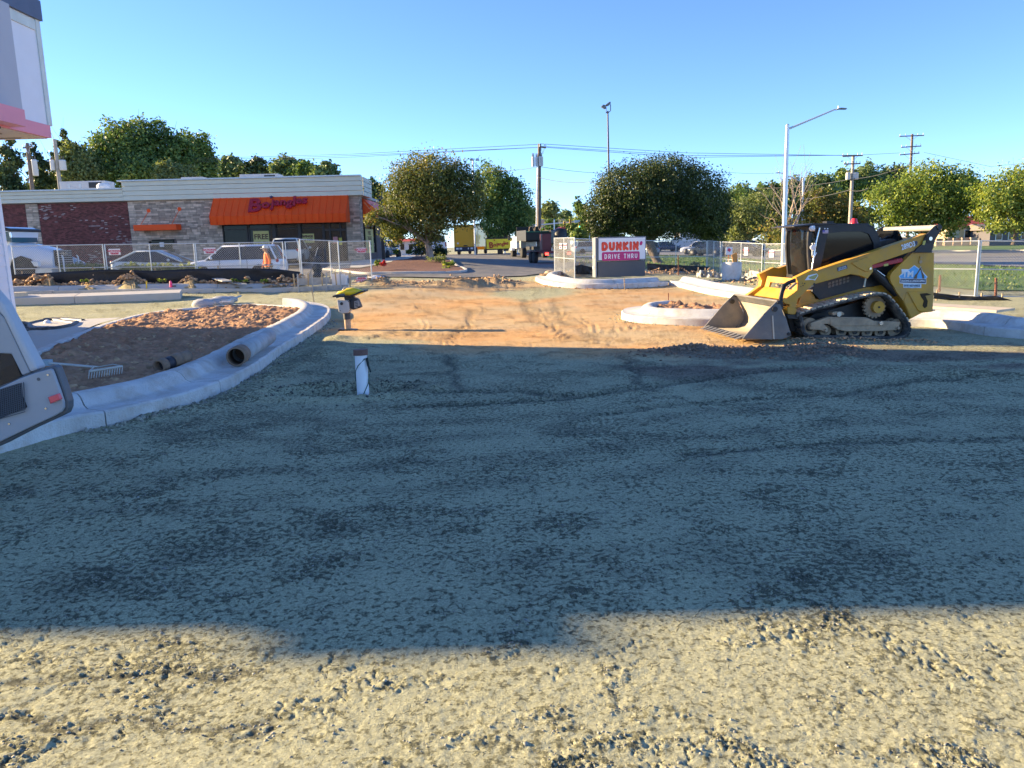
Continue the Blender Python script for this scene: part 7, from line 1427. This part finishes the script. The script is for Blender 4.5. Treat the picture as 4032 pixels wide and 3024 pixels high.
# hedges, bushes, flowers
def bush(label, px, py, w, h, Y, kind, n, seed, cat='shrub', group=None, name='shrub', size=.05):
    c = W(px, py, Y); z0 = c[2]; t = thing(name, label, cat, (float(c[0]), Y, float(z0)), group=group); rx, rz = w/F_PX*Y/2, h/F_PX*Y/2
    V, Fq = leaves([(0, 0, rz*.9, rx, rx*.7, rz), (rx*.3, .1, rz*.7, rx*.7, rx*.6, rz*.8)], n, size, seed, .3, .18); V[:, 2] = np.maximum(V[:, 2], 0); me = np_mesh('foliage', V, Fq); me.materials.append(LM[kind]); link('foliage', me, t)
    mb = MB(); rg = random.Random(seed)
    for i in range(5): mb.tube([(0, 0, -.05), (rg.uniform(-.4, .4)*rx, rg.uniform(-.3, .3)*rx, rz)], [.02, .01], 5)
    mb.build('stem', BARK, t, world=False)
HG = 'clipped hedge bushes behind the left fence'
for i, (x, lab) in enumerate(((285,'leftmost clipped bush behind the silt fence'),(330,'second clipped bush from the left behind the silt fence'),(385,'third clipped bush from the left behind the silt fence'),(512,'clipped bush below the tail of the silver hatchback'),(592,'clipped bush below the middle of the silver hatchback'),(665,'clipped bush below the bonnet of the silver hatchback'),(735,'clipped bush at the nose of the white SUV'))): bush(lab, x, 1072, 86, 34, 35, 'pale', 1500, 130+i, group=HG)
bush('yellow green plant at the tip of the mulch bed', 1486, 1046, 26, 24, 41, 'lime', 500, 140, 'plant', name='plant'); 
LM['red'] = leafmat('petal_red', (.35, .02, .02), (.65, .04, .03), (.8, .12, .08), .3); bush('red flowers at the tip of the mulch bed', 1511, 1047, 26, 22, 40.6, 'red', 450, 141, 'flowers', name='flowers')
for i, (x, y, w_, h_, Y, k, lab) in enumerate(((1558,1000,26,20,60,'lime','first small light plant along the restaurant walk'),(1610,1000,24,20,60,'lime','second small light plant along the restaurant walk'),(1660,1006,90,62,57,'dark','dark clipped bush left of the pale stems'),(1735,1010,60,45,57,'dark','dark clipped bush right of the pale stems'),(1720,1030,90,26,46,'pale','low grass tuft in front of the pale stems'),(1770,1046,50,22,43.5,'lime','yellow green tuft near the kerb of the mulch bed'),(1760,1062,40,12,42,'lime','small yellow tuft at the front of the mulch bed'),(2060,990,60,30,85,'green','green bush right of the yellow restaurant sign'),(2735,1058,44,34,47,'dark','small dark shrub behind the fence right of the sign'))): bush(lab, x, y, w_, h_, Y, k, 1300 if i in (2, 3) else 600, 150+i, size=.05 if Y < 55 else .07)
for i, (x, y) in enumerate(((330,1112),(640,1110),(920,1110),(955,1112),(2180,1096),(1040,1112))): bush(['weed tuft beside the left spoil heap', 'weed tuft in the middle of the spoil heaps', 'weed tuft near the grey boards', 'second weed tuft near the grey boards', 'weed tuft at the angled fence panel', 'weed tuft on the right spoil heap'][i], x, y, 30, 12, 29.5 if x < 2000 else 33, 'lime', 120, 170+i, 'weed', name='weed', size=.04)

# ================================================================== POLES, LAMPS AND WIRES
POLEW = mat('pole_wood', (.20, .155, .12), .9, .25, 3, .01, 12); POLEG = mat('weathered_pole', (.38, .35, .29), .9, .2, 3, .01, 12); CAN = mat('transformer_grey', (.62, .64, .64), .45, .06); LAMPG = mat('lamp_steel', (.62, .64, .66), .35, .06, metal=.5); LAMPD = mat('bronze_pole', (.10, .085, .10), .5); WIREM = mat('cable', (.05, .055, .06), .6)
ATT = {}
def pole(key, label, Y, top, base, r, m, arms=(), cans=(), extra=None):
    t_, b_ = W(*top, Y), W(*base, Y); b_[2] = min(b_[2], tz(b_[0], Y)-.1); b_[0] = t_[0]+(b_[0]-t_[0])*.5; o = thing('utility_pole', label, 'utility pole', tuple(b_)); MB().tube([b_, t_], [r*1.25, r*.85], 10).build('pole', m, o)
    for (x0, y0, x1, y1) in arms:
        a, c = W(x0, y0, Y-.15), W(x1, y1, Y-.15); ar = MB().box((a+c)/2, (abs(c[0]-a[0]), .1, .12), rot=Matrix.Rotation(-math.atan2(c[2]-a[2], c[0]-a[0]), 3, 'Y')).build('crossarm', POLEW, o)
        for f in (.03, .25, .75, .97): q = a+(c-a)*f; MB().cyl(q, q+np.array([0, 0, .28]), .045, 8, .03).build('insulator', CAN, ar)
        mid = (a+c)/2
        for f in (.25, .75): q = a+(c-a)*f; MB().tube([q-np.array([0, .03, .05]), (mid[0], mid[1]+.02, mid[2]-.55)], .02, 5).build('brace', LAMPG, ar)
        ATT.setdefault(key, []).append(((a+(c-a)*.03+np.array([0, 0, .28])), (a+(c-a)*.5+np.array([0, 0, .28])), (a+(c-a)*.97+np.array([0, 0, .28]))))
    for (x0, y0, x1, y1) in cans:
        a, c = W(x0, y0, Y-.1), W(x1, y1, Y-.1); rr_ = abs(c[0]-a[0])/2; q = (a+c)/2; hgt = a[2]-c[2]; cn_ = MB().lathe((q[0], q[1], c[2]), [(rr_*.9, 0), (rr_, .04), (rr_, hgt*.9), (rr_*1.05, hgt*.92), (rr_*.8, hgt)], 14).build('transformer', CAN, o)
        for s in (-.4, .4): MB().cyl((q[0]+s*rr_, q[1], a[2]-.03), (q[0]+s*rr_, q[1], a[2]+.3), .05, 6, .03).build('bushing', POLEW, cn_)
    return o
po = pole('c', 'tall utility pole with three transformer cans and a conduit', 70, (2124,566), (2112,985), .17, POLEW, [(2124,578,2150,582)], [(2093,617,2106,656),(2107,618,2119,655),(2120,616,2139,654)])
a, c = W(2117, 655, 69.7), W(2110, 985, 69.7); MB().tube([a, c], .055, 8).build('conduit', LAMPG, po)
pole('l1', 'dark pole with one large can at the far left', 72, (107,563), (118,800), .17, POLEW, [(90,583,128,575)], [(123,628,152,692)]); pole('l2', 'leaning pale pole with two cans left of the pines', 68, (215,548), (235,800), .17, POLEG, [], [(196,630,218,670),(232,630,262,670)])
pole('r1', 'twin can pole with two crossarms right of the street lamp', 80, (3360,610), (3345,960), .17, POLEG, [(3317,616,3397,612),(3323,646,3388,644)], [(3331,680,3347,707),(3357,680,3379,707)]); pole('r2', 'tall dark pole with three crossarms above the lime tree', 100, (3592,528), (3580,960), .17, POLEW, [(3541,537,3638,533),(3548,580,3627,575),(3542,610,3620,603)], [])
def wire(label, pts, Ys, sag=0., r=.022):
    P = [W(x, y, Y) for (x, y), Y in zip(pts, Ys)]; L = []
    for a, c in zip(P[:-1], P[1:]):
        for i in range(13): f = i/12; q = a+(c-a)*f; q = q-np.array([0, 0, sag*4*f*(1-f)]); L.append(tuple(q))
    o = thing('power_line', label, 'power line', L[0]); MB().tube(L, r, 4, False).build('cable', WIREM, o)
wire('topmost power line running left from the pole with three cans', [(2124,568),(1400,606),(860,622),(-100,640)], [70, 80, 90, 105]); wire('second power line running left from the pole with three cans', [(2124,580),(1400,612),(860,628),(-100,650)], [70, 80, 90, 105]); wire('third power line running left from the pole with three cans', [(2124,580),(1400,618),(860,636),(-100,660)], [70.4, 80, 90, 105])
wire('topmost power line running right to the twin can pole', [(2124,566),(2700,602),(3318,612)], [70, 76, 80]); wire('second power line running right to the twin can pole', [(2130,576),(2700,612),(3358,612)], [70, 76, 80]); wire('third power line running right to the twin can pole', [(2145,580),(2700,620),(3396,610)], [70, 76, 80])
wire('power line from the twin can pole to the tall dark pole', [(3396,610),(3545,602)], [80, 100]); wire('power line leaving the tall dark pole to the right', [(3638,600),(3900,656),(4150,630)], [100, 95, 90]); wire('thick cable from the street lamp up to the twin can pole', [(2960,740),(3345,706),(3600,640)], [90, 80, 75], .3, .04)
wire('low cable crossing behind the domed tree', [(2118,655),(2400,684),(2860,678),(3060,682)], [70, 80, 95, 110], .1); wire('lower service cable left of the domed tree', [(2118,697),(2320,716),(2500,735)], [70, 62, 58], .2, .03); wire('service cable running left at half height of the pole', [(2118,657),(1960,672),(1700,700)], [70, 78, 90], .1); wire('pale cable bundle behind the loader cab', [(2800,800),(3100,790),(3345,748),(3420,740)], [95, 90, 80, 78], .2, .04)
# flood light pole
Yf = 62.; t_, b_ = W(2393, 437, Yf), W(2404, 985, Yf); b_[2] = tz(b_[0], Yf)-.1; fl_ = thing('floodlight_pole', 'slim dark pole with two floodlights above the domed tree', 'light pole', tuple(b_)); MB().tube([b_, t_], [.11, .06], 10).build('pole', LAMPD, fl_)
def fw(x, y, d=0.): return W(2300+x/5.53, 380+y/5.53, Yf+d)
MB().tube([fw(490,350), fw(480,330), fw(480,230)], .025, 6).build('bracket', LAMPD, fl_); MB().tube([fw(530,345), fw(575,310), fw(575,170)], .035, 6).build('bracket', LAMPD, fl_); MB().tube([fw(470,355), fw(540,345)], .04, 6).build('bracket', LAMPD, fl_)
for pts in (((365,225),(410,180),(465,195),(470,270),(430,265)), ((460,185),(560,110),(580,150),(545,190),(490,215))): MB().prism([fw(x, y) for x, y in pts], (0, -.18, 0), (0, .18, 0)).build('floodlight', mat('lamp_dark_grey', (.16, .18, .19), .5), fl_, bevel=.03)
# twin heads over the shade tree
p = W(1860, 640, 75); o = thing('area_light', 'pair of lamp heads sticking out above the spreading tree', 'light pole', (float(p[0]), 75, tz(p[0], 75))); MB().tube([(p[0], 75, tz(p[0], 75)), W(1862, 632, 75)], .08, 8).build('pole', LAMPG, o)
for x in (1858, 1880): q = W(x, 628, 75); MB().box(q, (.38, .5, .2), taper=.7).build('lamp_head', LAMPG, o, bevel=.02)
def street_lamp(label, Y, base, top, elbow, tip, r):
    b_, t_ = W(*base, Y), W(*top, Y); b_[2] = tz(b_[0], Y)-.05; o = thing('street_lamp', label, 'street lamp', tuple(b_)); MB().tube([b_, t_], [r*1.25, r*.9], 14).build('pole', LAMPG, o); a = W(top[0], top[1]+16, Y); e = W(*elbow, Y); q = W(*tip, Y); s = 1 if tip[0] > top[0] else -1
    MB().tube([a, a+(e-a)*.5, e-np.array([0, 0, .0]), e+(q-e)*.25], [r*.5, r*.42, r*.36, r*.34], 8).build('arm', LAMPG, o); d = (q-e); MB().prism([e+d*.15+np.array([0, -.13, .03]), e+d*.45+np.array([0, -.2, .08]), q+np.array([0, -.12, .02]), q+np.array([0, .12, .02]), e+d*.45+np.array([0, .2, .08]), e+d*.15+np.array([0, .13, .03])], (0, 0, 0), (0, 0, -.07)).build('luminaire', mat('lamp_dark_grey', (.16, .18, .19), .5), o, bevel=.015); MB().cyl(e+d*.35+np.array([0, 0, .07]), e+d*.35+np.array([0, 0, .2]), .06, 8).build('photocell', LAMPG, o); MB().cyl(t_, t_+np.array([0, 0, .08]), r*.95, 12, r*.3).build('cap', LAMPG, o); MB().box(b_+np.array([0, 0, .1]), (r*3.5, r*3.5, .12)).build('base_plate', LAMPG, o)
street_lamp('tall silver street lamp left of the loader', 50, (3083,1052), (3101,493), (3285,432), (3332,428), .13); street_lamp('farther street lamp with its arm pointing left', 88, (3160,975), (3163,703), (3075,681), (3052,681), .13)
# traffic signals
Ys = 128.; SIG = mat('signal_yellow', (.75, .42, .02), .5); b_, e_ = W(1985, 897, Ys), W(2283, 872, Ys); ts = thing('traffic_signal', 'traffic signal mast arm with yellow signal heads behind the utility pole', 'traffic light', (float(b_[0]), Ys, tz(b_[0], Ys)))
MB().tube([(b_[0], Ys, tz(b_[0], Ys)), (b_[0], Ys, b_[2])], .16, 10).build('pole', LAMPG, ts); MB().tube([b_, e_], [.15, .09], 8).build('mast_arm', LAMPG, ts); MB().box(W(2272, 872, Ys-.2), (.95, .06, .4)).build('street_name_plate', mat('sign_pale_blue', (.5, .58, .6), .6), ts)
for x, y in ((2223, 884), (2246, 875), (2281, 885), (2312, 877)):
    q = W(x, y, Ys-.3); h_ = MB().box(q, (.32, .25, 1.0)).build('signal_head', SIG, ts, bevel=.03)
    for k in range(3): MB().cyl((q[0], q[1]-.12, q[2]+.3-.3*k), (q[0], q[1]-.2, q[2]+.3-.3*k), .11, 10).build('lens', mat('green_lit', (.05, .7, .5), .4, emit=1.) if (k == 2 and x == 2281) else TRIM, h_)
for x, y0, lab in ((2182, 866, 'slim pale pole behind the dump truck'), (2322, 900, 'slim pale pole left of the drive thru sign'), (2037, 915, 'slim pale pole right of the yellow restaurant sign')):
    q = W(x, y0, 120); o = thing('slim_pole', lab, 'pole', (float(q[0]), 120, tz(q[0], 120))); MB().tube([(q[0], 120, tz(q[0], 120)), q], [.11, .08], 8).build('pole', LAMPG, o); MB().cyl(q, q+np.array([0, 0, .12]), .1, 8, .03).build('cap', LAMPG, o)
# ================================================================== FAR BUILDINGS
def house(label, x0, x1, ye, yb, Y, wallc, roofc, roof_y, nwin=3, name='house', gable=False):
    a, c = W(x0, ye, Y), W(x1, ye, Y); zb = min(W(x0, yb, Y)[2], tz((a[0]+c[0])/2, Y)); zr = W(x0, roof_y, Y)[2]; cx = (a[0]+c[0])/2; w_ = c[0]-a[0]; o = thing(name, label, 'building', (float(cx), Y+4, float(zb))); wm_ = mat('wall_'+label.replace(' ', '_')[:20], wallc, .85, .1, 1.); rm_ = mat('roof_'+label.replace(' ', '_')[:20], roofc, .85, .15, 3.)
    MB().box((cx, Y+4, (zb+a[2])/2), (w_, 8, a[2]-zb)).build('wall', wm_, o)
    if gable: MB().prism([(a[0]-.4, Y, a[2]-.1), (c[0]+.4, Y, a[2]-.1), (cx, Y, zr)], (0, -.4, 0), (0, 8.4, 0)).build('roof', rm_, o)
    else: MB().prism([(cx, Y-.5, a[2]-.05), (cx, Y+8.5, a[2]-.05), (cx, Y+4, zr)], (-w_/2-.5, 0, 0), (w_/2+.5, 0, 0)).build('roof', rm_, o)
    for i in range(nwin):
        xx = a[0]+w_*(i+.7)/(nwin+.4); h_ = (a[2]-zb); f = MB().box((xx, Y-.02, zb+h_*.6), (min(1.1, w_/nwin*.5), .06, min(1.4, h_*.45))).build('window', WHITE, o); MB().box((xx, Y-.06, zb+h_*.6), (min(.9, w_/nwin*.4), .03, min(1.2, h_*.38))).build('pane', VGL, f)
house('pale blue house gable left of the utility pole', 2078, 2122, 905, 960, 150, (.42, .47, .5), (.25, .28, .3), 882, 1, gable=True); house('white two storey house behind the traffic signals', 2130, 2245, 888, 945, 165, (.55, .56, .56), (.12, .115, .12), 862, 4); house('cream house behind the dark shade tree', 2040, 2085, 905, 965, 140, (.62, .58, .42), (.3, .3, .3), 885, 2)
house('tan low building under the domed tree', 2690, 2880, 925, 955, 140, (.40, .33, .26), (.15, .12, .1), 900, 5); house('tan building with a red roof between the lime trees', 3780, 3890, 890, 955, 120, (.52, .44, .28), (.42, .06, .05), 850, 2); house('dark building with a pale eave at the right edge', 3900, 4120, 905, 955, 115, (.12, .11, .12), (.2, .17, .15), 880, 4)
house('pale restaurant building behind the restaurant walk', 1560, 1640, 950, 990, 115, (.6, .6, .62), (.45, .04, .04), 940, 2)
q = [(W(3680, 958, 100)), (W(3850, 952, 98))]; o = thing('low_wall', 'low salmon coloured wall beyond the street', 'wall', tuple(q[0])); k_ = 5
for i in range(k_): a, c = q[0]+(q[1]-q[0])*i/k_, q[0]+(q[1]-q[0])*(i+1)/k_; MB().box((a+c)/2+np.array([0, 0, .1]), (abs(c[0]-a[0])-.03, .3, .95)).build('wall_panel', mat('salmon_wall', (.50, .33, .24), .85, .1), o)
print('trees done')
# ================================================================== LOOSE STONES AND CLODS
def scatter(name, X, Y, Z, size, m, label, seed, flat=.6):
    r = np.random.default_rng(seed); n = len(X); base = np.array([(1, 0, 0), (-.6, .8, 0), (-.6, -.8, 0), (.3, .5, .8), (.35, -.55, .75), (-.7, 0, .7), (0, .1, 1.05)], float); nf = [(0, 1, 3), (1, 5, 3), (1, 2, 5), (2, 4, 5), (2, 0, 4), (0, 3, 4), (3, 5, 6), (5, 4, 6), (4, 3, 6)]
    V = np.repeat(base[None], n, 0)*(1+r.uniform(-.35, .35, (n, 7, 3))); a = r.uniform(0, 2*np.pi, n); c, s = np.cos(a)[:, None], np.sin(a)[:, None]; x, y = V[..., 0]*c-V[..., 1]*s, V[..., 0]*s+V[..., 1]*c
    V = np.stack([x, y, V[..., 2]*flat-.15], -1)*size[:, None, None]*.5+np.stack([X, Y, Z], 1)[:, None]; F_ = (np.array(nf)[None]+np.arange(n)[:, None, None]*7).reshape(-1, 3); me = np_mesh(name, V.reshape(-1, 3), None, F_); me.materials.append(m); return tag(link(name, me), label, None, kind='stuff')
r = np.random.default_rng(11); n = 90000; d = 1.9*np.exp(r.random(n)*math.log(11/1.9)); th_ = np.radians(r.uniform(-40, 40, n)); X, Y = d*np.sin(th_), d*np.cos(th_); h, cl_, br_, mo_, ro_ = ground_fields(X, Y); keep = r.random(n) < (.02+.5*ro_**1.5); X, Y, h, d = X[keep], Y[keep], h[keep], d[keep]
sz = .004+.014*r.random(len(X))**3+.0012*d
GRAV = mat('crushed_stone', (.30, .285, .22), .95, .25, 40, island=.4)
scatter('gravel', X, Y, h, sz, GRAV, 'loose crushed stone and crumbs on the near ground', 1)
n = 130; d = 2.1*np.exp(r.random(n)*math.log(9/2.1)); th_ = np.radians(r.uniform(-40, 40, n)); X, Y = d*np.sin(th_), d*np.cos(th_); h, cl_, br_, mo_, ro_ = ground_fields(X, Y); keep = ro_ > .25; X, Y, h = X[keep], Y[keep], h[keep]; scatter('gravel', X, Y, h, .018+.025*r.random(len(X))**2, mat('dark_stone', (.26, .26, .22), .9, .25, 20, island=.4), 'larger dark stones scattered among the crumbs', 2)
def along(pts, w, n, seed, s0, s1, m, name, label, zoff=0.):
    rr2 = np.random.default_rng(seed); P = np.array(pts); L = np.concatenate([[0], np.cumsum(np.linalg.norm(np.diff(P, axis=0), axis=1))]); t = rr2.random(n)*L[-1]; X = np.interp(t, L, P[:, 0])+rr2.normal(size=n)*w; Y = np.interp(t, L, P[:, 1])+rr2.normal(size=n)*w; h = ground_fields(X, Y)[0]; return scatter(name, X, Y, h+zoff, s0+(s1-s0)*rr2.random(n)**2.5, m, label, seed, .75)
CLODM = mat('clay_clod', (.47, .29, .155), .95, .25, 8, .01, 25, island=.35); CLODD = mat('dark_clod', (.27, .17, .105), .95, .25, 8, island=.35)
along(SPOIL_L, .16, 2400, 5, .04, .24, CLODM, 'soil_clods', 'tan clods of the spoil heaps below the silt fence'); along(RIDGES[1][0], .6, 600, 6, .04, .2, CLODM, 'soil_clods', 'clods on the dirt ridge before the asphalt drive'); along(RIDGES[2][0], .3, 900, 7, .02, .12, CLODD, 'soil_clods', 'dark clods of the windrow in front of the loader'); along(RIDGES[3][0], .1, 500, 8, .02, .09, CLODM, 'soil_clods', 'pale crumbs along the loader track'); along(RIDGES[6][0], .4, 900, 9, .04, .2, CLODM, 'soil_clods', 'clods around the foot of the drive thru sign'); along(RIDGES[8][0], .5, 700, 10, .04, .22, CLODM, 'soil_clods', 'clods behind the corner kerb')
along(K1[3:12], .12, 1200, 12, .02, .09, GRAV, 'gravel', 'loose stone along the foot of the island kerb'); along(K6, .25, 900, 13, .03, .12, GRAV, 'gravel', 'loose stone along the straight back kerb'); along(K2, .15, 700, 14, .02, .08, GRAV, 'gravel', 'loose stone along the rounded kerb'); along(K3[3:], .2, 500, 15, .03, .12, CLODM, 'soil_clods', 'crumbs below the sign kerb')
along([tuple(HOLE[:2]-np.array([.8, 0])), tuple(HOLE[:2]+np.array([.8, 0]))], .25, 700, 16, .015, .06, mat('moist_clod', (.09, .085, .07), .95, .25, 20, island=.4), 'soil_clods', 'dark moist crumbs in the hole round the pipe')
rr3 = np.random.default_rng(21); P = np.array(ISLAND); m_ = 5200; X = rr3.uniform(P[:, 0].min(), P[:, 0].max(), m_); Y = rr3.uniform(P[:, 1].min(), P[:, 1].max(), m_); k_ = in_poly(X, Y, ISLAND) & (seg_dist(X, Y, ISLAND+[ISLAND[0]]) > .12); X, Y = X[k_], Y[k_]
zi = .2+.15*(fbm(X*2.2, Y*2.2, 4, 5)-.35)+.03; scatter('soil_clods', X, Y, zi, .02+.14*rr3.random(len(X))**4, CLODM, 'clods lying on the soil of the left island', 22, .8)
# grass blades along the verge near the fence
n = 14000; rg4 = np.random.default_rng(31); VX = np.array(VERGE); X = rg4.uniform(2, 40, n); Y = rg4.uniform(22, 75, n); k_ = in_poly(X, Y, VERGE); X, Y = X[k_], Y[k_]; Z = terrain(X, Y)+.03; a = rg4.uniform(0, np.pi, len(X)); hh = rg4.uniform(.06, .16, len(X)); w_ = .05
V = np.stack([np.stack([X-np.cos(a)*w_, Y-np.sin(a)*w_, Z], 1), np.stack([X+np.cos(a)*w_, Y+np.sin(a)*w_, Z], 1), np.stack([X+rg4.normal(size=len(X))*.04, Y+rg4.normal(size=len(X))*.04, Z+hh], 1)], 1).reshape(-1, 3); me = np_mesh('grass', V, None, np.arange(len(V)).reshape(-1, 3)); me.materials.append(leafmat('grass_blade', (.06, .13, .02), (.13, .22, .04), (.25, .27, .08))); tag(link('grass', me), 'grass blades on the strip behind the fence', None, kind='stuff')
print('done', len(bpy.data.objects), sum(len(m.polygons) for m in bpy.data.meshes))
